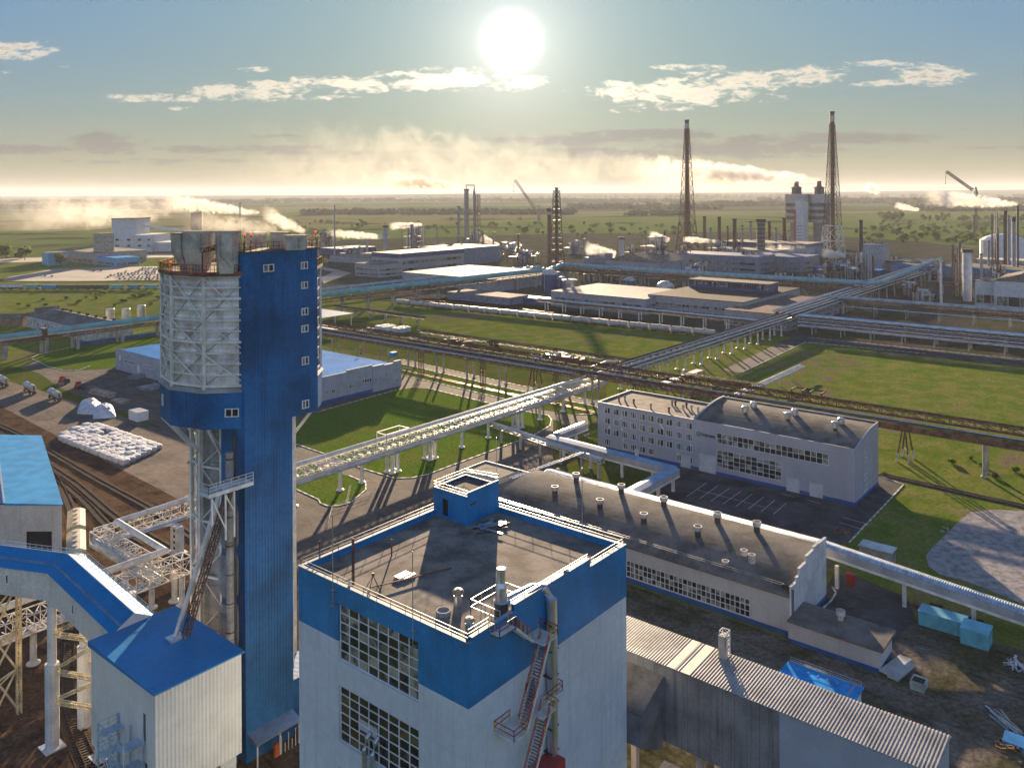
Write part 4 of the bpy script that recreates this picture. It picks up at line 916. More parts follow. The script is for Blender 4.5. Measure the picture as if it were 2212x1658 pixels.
def bent_bridge():
    t = thing('pipe_bridge', (84, 166, 0), 'white pipe bridge with right-angled bends left of the tower above the rail tracks', 'pipe bridge')
    z = 10.6; pipe(t, [(99.5,177,z),(83.4,176.6,z),(82.4,154.9,z),(40,155,z)], .62, WSTEEL, 12)
    m = MB(WSTEEL)
    m.lattice((99.5,178.6,6.9),(80,178.6,6.9), 3, 2.4, 2.2, .17); m.lattice((80.2,179,6.9),(80.2,154,6.9), 3, 2.4, 2.2, .17); m.lattice((86,153.2,6.0),(40,153.2,6.0), 3.2, 3.2, 2.2, .17)
    rr = random.Random(4)
    for k in range(46):
        x = 40+k; m.beam((x,151.8,6.3+rr.random()*2),(x+rr.uniform(-1,1),154.8,6.3+rr.random()*2), .11, .11)
        if k < 20: m.beam((78.8,155+k*1.1,7+rr.random()),(81.7,155+k*1.1,7+rr.random()*2), .11, .11)
    m.build('truss', t)
    for o, zz, r in ((-1.2,6.2,.42),(0,6.1,.34),(1.0,6.2,.3)): pipe(t, [(99.5,178.6+o,zz),(80.2-o,178.6+o,zz),(80.2-o,153.4-o,zz-.5),(40,153.4-o,zz-.5)], r, SILVER)
    pipe(t, [(78.2,176,8.6),(77.2,156,8.6)], .45, SILVER)
    m = MB(WSTEEL, DARK); p = P(383,1195); m.box(p.x-.8,p.x+.8,p.y-1.5,p.y+1.5,0,6.2); m.box(p.x-1.5,p.x+1.5,p.y-2.1,p.y+2.1,0,.5)
    for k in range(4): m.box(p.x-.83,p.x-.79,p.y-.5,p.y+.2,1.2+k*1.3,1.8+k*1.3,1)
    m.build('pier', t)
    posts(t, [(80.2,167,0),(80.2,156,0),(84.3,152.2,0),(84.3,155,0),(70,153.3,0),(58,153.3,0),(46,153.3,0)], 6, .55, WSTEEL)
bent_bridge()
def rusty_rack():
    t = thing('rusty_pipe_rack', (265, 130, 0), 'long rusty brown pipe rack on trestles in front of the meadow', 'pipe rack')
    X = 265
    m = MB(RSTEEL); m.lattice((X+1.5,-25,12.3),(X+1.5,345,12.3), 2.2, 1.7, 3.2, .26); m.lattice((X-2.2,-25,9.6),(X-2.2,345,9.6), 2.6, 1.5, 3.2, .24)
    m.lattice((X-5.5,178,9.8),(X-5.5,345,9.8), 3.5, 1.2, 3.2, .2)
    for k in range(118):
        y = -22+k*3.1; m.beam((X-3.6,y,11.0),(X+2.8,y+((k*7)%3-1)*.5,11.0+((k*5)%4)*.1), .16, .16)
        if k > 64: m.beam((X-7.4,y,11.2),(X-2.0,y,11.3), .18, .18)
    m.build('truss', t)
    pipe(t, [(X+2.0,-25,14.3),(X+2.0,345,14.3)], .36, RSTEEL); pipe(t, [(X+.3,-25,12.5),(X+.3,345,12.5)], .3, RSTEEL)
    m = MB(mat('mossy_conduit', (.17,.13,.05), .9, var=.3, scale=.3)); m.box(X-4.2, X-2.4, -25, 112, 11.1, 11.6); m.build('conduit', t)
    m = MB(RSTEEL); m.box(X-4.25, X-4.05, -25, 112, 9.4, 11.1); m.build('side_plate', t)
    for o, z, r, mm in ((-1.5,11.4,.3,RSTEEL),(-.6,11.5,.25,SILVER),(.3,10.6,.32,RSTEEL),(-.5,9.8,.2,SILVER)): pipe(t, [(X+o,-25,z),(X+o,345,z)], r, mm)
    for o, mm in ((-6.8,SILVER),(-6.0,RSTEEL),(-5.2,SILVER),(-4.6,BSTEEL)): pipe(t, [(X+o,182,11.1),(X+o,345,11.1)], .24, mm)
    # expansion loops
    for y in (101, 97.5): pipe(t, [(X+1.0,y,12.5),(X+1.0,y,15.6),(X+4.6,y,15.6),(X+4.6,y-6,15.6),(X+1,y-6,15.6),(X+1,y-6,12.5)], .3, RSTEEL)
    WB = mat('white_post_base', (.55,.53,.50), .8)
    def trestle(y):
        q = MB(RSTEEL, WB)
        for a in (-3.2, 2.6):
            for b in (-1.7, 1.7):
                f = V(X+a, y+b, 0); top = V(X+a*.55, y+b*.2, 9.6); k = f.lerp(top, .26)
                q.beam(f, k, .55, .55, 1); q.beam(k, top, .38, .38, 0)
        q.beam((X-2.5,y-1,3.4),(X+2,y+1,3.4), .2, .2); q.beam((X-3,y,9.5),(X+2.8,y,9.5), .4, .5)
        return q.build('trestle', t)
    for y in (66.5, 20, 118, 158, 205): trestle(y)
    posts(t, [(X+a,y,0) for y in (45.5, 92, 138, 176, 190, 222, 240, 258, 276, 294, 312, 330) for a in (-2.6, 1.8)], 9.6, .42, mat('post_concrete', (.42,.39,.36), .85))
    for y in (189, 226, 262):
        m = MB(RSTEEL); m.lattice((X-9,y,0),(X-9,y,10), 1.6, 1.6, 1.6, .2); m.build('lattice_leg', t)
rusty_rack()
def side_racks():
    t = thing('pipe_rack', (370, 178, 0), 'brown and silver pipe rack running away from the rack crossing toward the plant', 'pipe rack')
    Y = 178
    m = MB(BSTEEL); m.lattice((276,Y+1.6,8.6),(462,Y+1.6,8.6), 2.6, 1.4, 3, .24); m.lattice((276,Y-2.2,6.6),(462,Y-2.2,6.6), 2.4, 1.6, 3, .18); m.build('truss', t)
    for o, z, r, mm in ((2.6,10.4,.45,RSTEEL),(1.2,10.3,.28,SILVER),(-.4,9.3,.36,SILVER),(-1.5,9.0,.25,BSTEEL),(-2.6,8.7,.40,SILVER),(-3.2,7.4,.3,SILVER),(.6,8.3,.3,RSTEEL)): pipe(t, [(276,Y+o,z),(462,Y+o,z)], r, mm)
    pipe(t, [(271,Y+4,7),(271,Y+4,11.6),(284,Y+5.2,11.6),(290,Y+5.2,10.6)], .42, WSTEEL)
    posts(t, [(x,Y+a,0) for x in range(288, 462, 16) for a in (-2.2,1.8)], 7, .45, WSTEEL)
    t = thing('pipe_rack', (600, 180, 0), 'wide rack of bright silver pipes running diagonally into the far plant', 'pipe rack')
    m = MB(BSTEEL); m.lattice((466,Y+5,7.5),(760,Y+5,8), 12, 1.6, 5, .3); m.build('truss', t)
    for o, z, r, mm in ((10,10.6,.8,SILVER),(8,10.0,.4,BSTEEL),(6,10.2,.55,SILVER),(4,9.7,.35,RSTEEL),(2.4,10,.5,SILVER),(.6,9.6,.3,BSTEEL),(-1,9.8,.45,SILVER),(-3,8.6,.4,SILVER)): pipe(t, [(466,Y+o,z),(770,Y+o+2,z+.6)], r, mm)
    pipe(t, [(640,Y+9,12.5),(900,Y+14,13)], 1.1, mat('cream_lagging', (.55,.47,.38), .5)); 
    posts(t, [(x,Y+a,0) for x in range(472, 770, 20) for a in (-2,9)], 8, .5, CONC, False)
    SP = [SILVER, SILVER, BSTEEL]
    def yrack(label, X, ya, yb, z, w, spec, step, pm=CONC):
        t = thing('pipe_rack', (X, (ya+yb)/2, 0), label, 'pipe rack')
        m = MB(BSTEEL); m.lattice((X,ya,z-1.6),(X,yb,z-1.6), w, 1.3, 4, .24); m.build('truss', t)
        for o, zz, r, mm in spec: pipe(t, [(X+o,ya,z+zz),(X+o,yb,z+zz)], r, mm)
        n = int(abs(ya-yb)/step); posts(t, [(X+a,ya+(yb-ya)*(k+.5)/n,0) for k in range(n) for a in (-w*.4,w*.4)], z-1.6, .4, pm, False)
        return t
    yrack('double deck silver pipe rack in front of the dark yard wall behind the meadow', 466, 172, -30, 9.6, 8, ((-3.6,-5.2,.5,SILVER),(-2.4,-5.3,.35,BSTEEL),(.5,-5.2,.5,SILVER),(2.6,-5.2,.4,RSTEEL),(-3.7,-1.2,.3,SILVER),(-3,.4,.55,SILVER),(-1.7,.3,.4,SILVER),(-.6,.5,.6,SILVER),(.8,.3,.35,BSTEEL),(2,.4,.5,SILVER),(3.2,.2,.3,SILVER),(-3.4,-3.2,.35,SILVER),(-2,-3.2,.3,SILVER),(0,-3.3,.4,BSTEEL),(2,-3.2,.35,SILVER)), 15, CONC)
    yrack('second pipe rack with one thick grey pipe, behind the silver double deck rack', 556, 185, -20, 9.5, 7, ((-3,-2.6,.5,BSTEEL),(-1.6,-2.8,.6,SILVER),(1.4,-2.7,.5,RSTEEL),(-3.2,-4.6,.4,SILVER),(-2.4,.9,1.25,mat('grey_green_lagging', (.33,.38,.40), .5, var=.15)),(.4,.3,.5,BSTEEL),(1.8,.2,.4,RSTEEL),(2.8,-1.5,.4,SILVER)), 18)
    yrack('brown pipe rack below the long light blue conduit', 604, 470, 195, 9.5, 7, ((-2,.2,.5,RSTEEL),(0,.2,.4,BSTEEL),(2,.4,.5,RSTEEL),(3.2,.2,.4,SILVER)), 18)
    yrack('white pipe rack along the front of the grey plant building', 449, 345, 186, 7.0, 4, ((-1.2,.3,.38,SILVER),(0,.4,.45,WSTEEL),(1.3,.3,.3,SILVER)), 14, WSTEEL)
    yrack('thin rusty pipe line on short posts across the middle meadow', 322, 330, 185, 4.6, 2, ((-.5,.2,.28,RSTEEL),(.4,.2,.3,BSTEEL)), 12)
    yrack('low rusty pipe line beside the open shed left of the middle meadow', 352, 440, 355, 5.4, 2, ((-.5,.2,.4,RSTEEL),(.5,.2,.3,SILVER)), 14)
    yrack('dark pipe rack in the deep plant right of the crossing', 700, 160, -60, 9, 8, ((-3,.4,.6,BSTEEL),(-1,.3,.5,SILVER),(1,.5,.5,RSTEEL),(3,.3,.6,SILVER)), 22)
    yrack('rack of mixed pipes just before the two lattice chimneys', 860, 520, 190, 10, 9, ((-3,.4,.8,BSTEEL),(-1,.3,.6,SILVER),(1,.5,.7,RSTEEL),(3,.3,.6,SILVER)), 24)
    t = thing('pipe_rack', (500, 470, 0), 'low pipe rack between the teal conduit and the blue-topped building', 'pipe rack'); m = MB(GALV)
    for o, z, r in ((0,8.5,.7),(2,8.2,.5),(-2,8.0,.4)): pipe(t, [(330,505+o,z),(640,490+o,z)], r, SILVER)
    posts(t, [(330+k*22,503,0) for k in range(15)], 8, .5, WSTEEL, False)
    # rack spur joining from the right edge
    t = thing('pipe_rack', (500, 20, 0), 'grey pipe spur turning off at the right edge of the double deck rack', 'pipe rack')
    for o in (0,1.6,3.0): pipe(t, [(468+o,44-o,10.2),(520,44-o,10.2),(520,-20,10.2)] if o == 0 else [(468,44-o*2,10),(518-o,44-o*2,10),(518-o,-20,10)], .7, SILVER)
    posts(t, [(x,42,0) for x in (480,495,510)], 9.5, .45, CONC, False)
    # rusty spur with silver roof near the crossing
    t = thing('covered_pipe_spur', (292, 150, 0), 'short rusty pipe spur with grey sheet cover behind the four storey block', 'pipe rack')
    m = MB(GALV, RSTEEL); m.box(268, 300, 149, 152, 9.6, 9.9, 0); m.lattice((268,150.5,7.6),(300,150.5,7.6), 2.6, 1.6, 3, .22, 1); m.lattice((288,152,9),(288,120,9), 2.5, 1.4, 3, .22, 1); m.build('cover', t)
    posts(t, [(x,150.5,0) for x in (274,284,296)]+[(288,y,0) for y in (140,128)], 7.6, .4, CONC, False)
    t = thing('covered_pipe_spur', (330, 132, 0), 'low white pipe spur on short posts along the light road by the meadow', 'pipe rack')
    m = MB(GALV, WSTEEL); a, b = P(1560,818,3), P(1850,792,3)
    for o in (0,1,2): pipe(t, [(276,131+o,3.6+o*.2),(360,131+o,3.6+o*.2)], .35, SILVER)
    posts(t, [(x,132,0) for x in range(282,360,13)], 3.4, .3, WSTEEL, False)
side_racks()

def covered_gallery(label, pts, zb, zt, w, roofm, wallm, postpts, name='covered_gallery', rib=0.0):
    t = thing(name, (pts[0][0], pts[0][1], 0), label, 'gallery')
    wl = MB(wallm); rf = MB(roofm); bm = MB(WSTEEL)
    for a, b in zip(pts, pts[1:]):
        a, b = V(*a,0)if len(a) == 2 else V(*a), V(*b,0) if len(b) == 2 else V(*b); d = (b-a); d.z = 0; d.normalize(); n = V(-d.y,d.x,0)*w/2
        L = (b-a).length
        wl.add([a-n+V(0,0,zb+.5),b-n+V(0,0,zb+.5),b+n+V(0,0,zb+.5),a+n+V(0,0,zb+.5),a-n+V(0,0,zt),b-n+V(0,0,zt),b+n+V(0,0,zt),a+n+V(0,0,zt)], [(0,3,2,1),(0,1,5,4),(1,2,6,5),(2,3,7,6),(3,0,4,7)])
        bm.beam(a+V(0,0,zb+.25), b+V(0,0,zb+.25), w*1.04, .5)
        k = 1.12
        if rib:
            c = int(L/rib)
            for i in range(c):
                p, q = a.lerp(b,i/c), a.lerp(b,(i+1)/c); r0 = (p+q)/2
                rf.poly([p-n*k+V(0,0,zt+.02),r0-n*k+V(0,0,zt+.09),r0+V(0,0,zt+.42),p+V(0,0,zt+.35)]); rf.poly([r0-n*k+V(0,0,zt+.09),q-n*k+V(0,0,zt+.02),q+V(0,0,zt+.35),r0+V(0,0,zt+.42)])
                rf.poly([p+n*k+V(0,0,zt+.02),r0+n*k+V(0,0,zt+.09),r0+V(0,0,zt+.42),p+V(0,0,zt+.35)]); rf.poly([r0+n*k+V(0,0,zt+.09),q+n*k+V(0,0,zt+.02),q+V(0,0,zt+.35),r0+V(0,0,zt+.42)])
        else:
            rf.poly([a-n*k+V(0,0,zt+.03),b-n*k+V(0,0,zt+.03),b+V(0,0,zt+.4),a+V(0,0,zt+.4)]); rf.poly([a+n*k+V(0,0,zt+.03),b+n*k+V(0,0,zt+.03),b+V(0,0,zt+.4),a+V(0,0,zt+.4)])
    wl.build('wall', t); rf.build('roof', t); bm.build('girder', t)
    posts(t, postpts, zb, .35, WSTEEL, False, True); return t
SKYROOF = mat('pale_blue_sheet_roof', (.19,.32,.47), .6, .0, var=.12, scale=.4, vline=(1.0,.06,.15))
GW = mat('grey_gallery_wall', (.36,.36,.38), .7, var=.12, vline=(1.2,.05,.15))
covered_gallery('covered walkway with ribbed silver roof running from the hall gable to the right edge', [(170.0,128,2.3),(170.4,58,1.9),(172.2,23,-1.6),(173,-8,-3.4)], 4.6, 6.6, 3.0, mat('ribbed_silver_sheet', (.46,.52,.60), .42, .6, var=.12, scale=.5, rand=.14), GW, [(170.8,y) for y in (116,104,92,80,68,55.8)]+[(171.4,43.3),(172,31.6)], rib=.42)
ag = P(1200,938,6.5); bg = P(1462,1010,6.5); cg = P(1345,1060,6.5)
covered_gallery('covered walkway with pale blue roof turning a corner before the four storey block', [(201.2,150.6),(198.6,107.2),(173.2,107.2)], 4.3, 6.4, 3.2, SKYROOF, GW, [(200.9,145),(200.2,135),(199.6,124),(199,114),(198.6,107.6),(190,107.2),(181,107.2)])
covered_gallery('short covered walkway joining the pale blue one to the office block end', [(217.8,149),(203.0,149)], 4.9, 7.0, 2.6, GALV, GW, [(213,149),(206,149)])
def low_pipe_line():
    t = thing('pipe_line', (200, 150, 0), 'thin twin pipe line on tall posts crossing the courtyard toward the hall roof', 'pipe line')
    for o in (0,.9): pipe(t, [(203.6+o,176,5.6),(194.5+o,127.5,5.6)], .26, SILVER)
    m = MB(WSTEEL); m.lattice((204,176,4.4),(195,127.5,4.4), 1.6, 1.0, 2, .12); m.build('truss', t)
    for o in (0,.9): pipe(t, [(166,136.2+o,6.0),(195.5,134+o,5.9)], .24, SILVER)
    posts(t, [(203,171),(201.5,162),(199.8,153),(198,144),(196.4,135.5),(194.6,128.5),(184,134.9),(174,135.6)], 4.4, .32, CONC, False, True)
low_pipe_line()
# ------------------------------------------------------------------ 6. left yard: rail shed, wagons, bags, blue-roofed hall, stores
def gable_box(mb_wall, mb_roof, o, ax, L, W, ze, zr, over=.3, wi=0, ri=0):   # gabled building; o corner, ax unit along the ridge, width to its right
    ax = V(ax[0],ax[1],0).normalized(); n = V(ax.y,-ax.x,0); o = V(o[0],o[1],0); up = lambda z: V(0,0,z)
    A, B, C_, D = o, o+ax*L, o+ax*L+n*W, o+n*W; M0, M1 = o+n*W/2, o+ax*L+n*W/2
    mb_wall.poly([A,B,B+up(ze),A+up(ze)], wi); mb_wall.poly([D,C_,C_+up(ze),D+up(ze)], wi)
    mb_wall.poly([A,D,D+up(ze),M0+up(zr),A+up(ze)], wi); mb_wall.poly([B,C_,C_+up(ze),M1+up(zr),B+up(ze)], wi)
    e = ax*over; k = over/(W/2); dz = (zr-ze)*k
    for P0, P1, s in ((A,B,-1),(D,C_,1)):
        mb_roof.poly([P0-e+n*s*over+up(ze-dz+.05),P1+e+n*s*over+up(ze-dz+.05),M1+e+up(zr+.05),M0-e+up(zr+.05)], ri)
        mb_roof.poly([P0-e+n*s*over+up(ze-dz-.15),P1+e+n*s*over+up(ze-dz-.15),P1+e+n*s*over+up(ze-dz+.05),P0-e+n*s*over+up(ze-dz+.05)], ri)
def rail_shed():
    ax = V(cos(radians(72)), sin(radians(72)), 0); zr = 12.3; e = P(133.5,1088.6,zr); e.z = 0
    r = P(8.8,1089,zr); r.z = 0; n = (e-r).normalized(); W = (e-r).length
    t = thing('rail_shed', tuple(e), 'white rail shed with pale blue roof and dark gateway at the left edge', 'building')
    L = depth(P(87.5,940.9,zr)-V(0,0,0))-depth(e); L = (P(87.5,940.9,zr)-e).xy.length; L2 = L
    ax = (P(87.5,940.9,zr)-e); ax.z = 0; ax.normalize(); o = r-n*W*.9
    dw = (P(56,1196,0)-P(112,1196,0)); f = lambda x: ((x-8.8)/(133.5-8.8))*W
    m = MB(mat('cream_sheet_wall', (.58,.55,.50), .6, var=.08, scale=.2, vline=(1.0,.04,.08), streak=.08))
    facade(m, e, tuple(-n.xy), W, 0, zr, ((W-f(112),W-f(57),0,6.4),), 0, tuple(-ax.xy), .4)
    B = e+ax*L; m.poly([e,B,B+V(0,0,zr),e+V(0,0,zr)]); R0 = r; m.poly([R0,o,o+V(0,0,zr-1.2),R0+V(0,0,zr)]); m.poly([o,o+ax*L,o+ax*L+V(0,0,zr-1.2),o+V(0,0,zr-1.2)]); m.poly([B,o+ax*L,o+ax*L+V(0,0,zr-1.2),B+V(0,0,zr)])
    m.build('wall', t)
    m = MB(mat('sky_blue_sheet', (.040,.30,.60), .85, .0, spec=.05, var=.10, scale=.3, vline=(1.1,.05,.10)), PARAP, BROOF2); k = ax*.3
    m.poly([r-k+V(0,0,zr+.35),e-k+n*.3+V(0,0,zr+.05),B+k+n*.3+V(0,0,zr+.05),r+ax*L+k+V(0,0,zr+.35)]); m.poly([e-k+n*.3+V(0,0,zr-.2),B+k+n*.3+V(0,0,zr-.2),B+k+n*.3+V(0,0,zr+.05),e-k+n*.3+V(0,0,zr+.05)]); m.poly([r-k+V(0,0,zr+.35),e-k+n*.3+V(0,0,zr+.05),e-k+n*.3+V(0,0,zr-.15),r-k+V(0,0,zr-.15)])
    m.poly([r-k+V(0,0,zr+.34),o-k-n*.3+V(0,0,zr-.9),o-n*.3+ax*L+k+V(0,0,zr-.9),r+ax*L+k+V(0,0,zr+.34)], 2); m.beam(r-k+V(0,0,zr+.4), r+ax*L+V(0,0,zr+.4), .35, .12, 1)
    m.build('roof', t)
    m = MB(DARK); a = e-n*(W-f(112))+ax*.38; b = e-n*(W-f(57))+ax*.38; m.poly([a,b,b+V(0,0,6.4),a+V(0,0,6.4)]); m.build('gateway', t)
rail_shed()
def hopper_wagon(loc, ang, label):
    t = thing('hopper_wagon', tuple(loc), label, 'wagon', 'covered hopper wagons beside the rail shed')
    GRN = mat('pale_green_wagon', (.33,.42,.36), .6, var=.15, streak=.15); WT = mat('wagon_roof', (.36,.35,.32), .8, var=.12)
    ax = V(cos(ang), sin(ang), 0); n = V(ax.y,-ax.x,0); L, W = 11.6, 3.7; o = V(*loc)
    def sect(s, pts): return [o+ax*s+n*x+V(0,0,z) for x, z in pts]
    m = MB(GRN); a = sect(-L/2, [(-.9,1.2),(.9,1.2),(W/2,2.4),(W/2,3.9),(-W/2,3.9),(-W/2,2.4)]); b = sect(L/2, [(-.9,1.2),(.9,1.2),(W/2,2.4),(W/2,3.9),(-W/2,3.9),(-W/2,2.4)])
    m.add(a+b, [tuple(range(6)), tuple(range(6,12))]+[(i,(i+1)%6,6+(i+1)%6,6+i) for i in range(6)])
    for k in range(9):
        s = -L/2+L*(k+.5)/9
        for q in (-1,1): m.beam(o+ax*s+n*q*(W/2+.03)+V(0,0,2.4), o+ax*s+n*q*(W/2+.03)+V(0,0,3.9), .1, .1)
    m.build('body', t)
    m = MB(WT); pr = [(-W/2-.05,3.9),(-.8,4.45),(0,4.55),(.8,4.45),(W/2+.05,3.9)]; a = sect(-L/2-.05, pr); b = sect(L/2+.05, pr)
    m.add(a+b, [(0,1,2,3,4),(5,6,7,8,9)]+[(i,i+1,6+i,5+i) for i in range(4)]); r = m.build('roof', t)
    for k in range(4):
        m = MB(WT); s = -L/2+L*(k+.5)/4; c = o+ax*s+n*.15
        m.beam(c-ax*.5+V(0,0,4.6), c+ax*.5+V(0,0,4.6), .8, .25); m.build('hatch', r)
    m = MB(BLACK)
    for s in (-3.2,-1.7,1.7,3.2):
        for q in (-.78,.78): m.tube(o+ax*s+n*(q-.07)+V(0,0,.75), o+ax*s+n*(q+.07)+V(0,0,.75), .45, 12)
    m.beam(o-ax*L/2+V(0,0,1.15), o+ax*L/2+V(0,0,1.15), 1.6, .2); m.build('bogie', t)
A0, A1 = P(166,1138,2.5), P(165,1275,2.5); dw = (A1-A0); dw.z = 0; aw = math.atan2(dw.y, dw.x); dn = dw.normalized()
for k, lb in enumerate(('pale green hopper wagon with white roof, farthest of three beside the rail shed', 'pale green hopper wagon with white roof, middle one of three beside the rail shed', 'pale green hopper wagon half hidden behind the blue gallery roof')):
    q = P(165,1136,2.5)+dn*(14.2*k); hopper_wagon((q.x, q.y, .35), aw, lb)
def lumpy(name, label, cat, base, hgt, m, seed, n=26, rim=.9, group=None, rows=None):
    """soft pile: base quad (4 ground points), height field with bulges"""
    mb = MB(m); a, b, c, d = [V(*p) for p in base]; vs = []
    g = lambda u, v: a.lerp(b, u).lerp(d.lerp(c, u), v)
    nv = rows or n
    for j in range(nv+1):
        for i in range(n+1):
            u, v = i/n, j/nv; p = g(u, v); e = min(u,1-u,v*1.0,1-v)*n
            k = 1-max(0, 1-e/2.0)**3 if rim else 1
            q = mnoise.noise(V(p.x*.55+seed, p.y*.55, 0)); q2 = mnoise.noise(V(p.x*1.6, p.y*1.6+seed, 3))
            h = hgt(u, v) if callable(hgt) else hgt
            z = k*h*(1+.22*q+.12*q2); out = 0
            vs.append((p.x+.25*q2, p.y+.25*q, max(0,z)+.05))
    mb.add(vs, [(j*(n+1)+i, j*(n+1)+i+1, (j+1)*(n+1)+i+1, (j+1)*(n+1)+i) for j in range(nv) for i in range(n)])
    return mb.build(name, None, label, cat, group, smooth=True)
BAG = mat('white_bag_fabric', (.50,.51,.54), .7, var=.14, scale=.6, bump=.08, bscale=2.2)
TARP = mat('white_tarpaulin', (.54,.55,.58), .6, var=.12, scale=.5, bump=.05, bscale=2)
def bag_stack():                                               # big bags set out in rows: one bag of its own each
    a, b, d = P(116,948), P(267,1008), P(200,916); ex = (b-a); ey = (d-a); nx, ny = 15, 7
    bm = bmesh.new(); bmesh.ops.create_cube(bm, size=1); bmesh.ops.subdivide_edges(bm, edges=bm.edges, cuts=3, use_grid_fill=True)
    for v in bm.verts:
        c = v.co; r = max(abs(c.x),abs(c.y)); k = 1-.07*max(0,abs(c.z)*2-.35); rr = sqrt(c.x**2+c.y**2)
        s = .5/max(rr, 1e-4) if rr > .5 else 1; c.x *= k*(.55+.45*s); c.y *= k*(.55+.45*s); c.z += .5
        w = mnoise.noise(c*3.1)*.06; c.x += w; c.y -= w*.7; c.z += .08*mnoise.noise(c*2.3+V(4,0,0)) if c.z > .6 else 0
    me = bpy.data.meshes.new('bulk_bag'); bm.to_mesh(me); bm.free(); me.materials.append(BAG)
    for p in me.polygons: p.use_smooth = True
    rr = random.Random(5); L, W = ex.length/nx, ey.length/ny; rot = math.atan2(ex.y, ex.x)
    rowname = ['row nearest the rail tracks']+['inner row, second from the rail tracks','inner row, third from the rail tracks','middle row of the block','third row from the paved apron','second row from the paved apron']+['row farthest from the rail tracks']
    for i in range(nx):
        for j in range(ny):
            if (i, j) in ((4,5),(5,5),(0,6),(0,0),(5,4)): continue
            o = bpy.data.objects.new('bulk_bag', me); COL.objects.link(o); p = a+ex*((i+.5)/nx)+ey*((j+.5)/ny)
            o.location = (p.x+rr.uniform(-.1,.1), p.y+rr.uniform(-.1,.1), .06); o.rotation_euler = (rr.uniform(-.03,.03), rr.uniform(-.03,.03), rot+rr.choice((0,pi))+rr.uniform(-.04,.04))
            o.scale = (L*1.03, W*1.02, rr.uniform(1.28,1.48)) if rr.random() > .12 else (L*1.06, W*1.05, rr.uniform(1.5,1.7))
            tag(o, 'white bulk bag standing in the '+rowname[j], 'bag', 'white bulk bags stacked on the apron, '+rowname[j])
bag_stack()
def covered_heap(label, px, h, seed):
    base = [P(*p) for p in px]; lumpy('covered_heap', label, 'heap', base, lambda u, v: h*max(0,sin(pi*u))**.5*max(0,sin(pi*v))**.5, TARP, seed, 40)
covered_heap('white tarpaulin heap, left one of the pair behind the bags', [(166,894),(212,896),(222,874),(174,870)], 3.4, 1)
covered_heap('white tarpaulin heap, right one of the pair behind the bags', [(200,905),(252,902),(244,880),(204,882)], 3.2, 8)
def tank_trailer(px, py, label):
    p = P(px, py); q = P(px+34, py+20); d = (q-p); d.z = 0; d.normalize(); n = V(d.y,-d.x,0)
    t = thing('tank_trailer', (p.x, p.y, .06), label, 'tanker', 'silver tank trailers parked by the grass verge')
    m = MB(SILVER); c = p+V(0,0,2.6); m.path([c-d*5.4, c-d*5.0, c+d*5.0, c+d*5.4], 1.25, 16); m.build('tank', t, smooth=False)
    m = MB(BLACK)
    for s in (-3.8,-2.6,3.2,4.4):
        for k in (-1,1): m.tube(p+d*s+n*k*.85+V(0,0,.6), p+d*s+n*k*1.15+V(0,0,.6), .5, 12)
    m.beam(p-d*5+V(0,0,1.15), p+d*5+V(0,0,1.15), 1.6, .3); m.build('chassis', t)
    m = MB(BSTEEL); m.beam(p+d*5.3+V(0,0,.3), p+d*5.3+V(0,0,3.4), 2.2, .1); m.beam(p+V(0,0,3.85)-d*1, p+V(0,0,3.85)+d*1, .8, .25); m.build('end_frame', t)
tank_trailer(5, 832, 'silver tank trailer cut off by the left edge of the view')
tank_trailer(64, 848, 'silver tank trailer, middle one of three by the grass verge')
tank_trailer(118, 863, 'silver tank trailer nearest the white heaps')
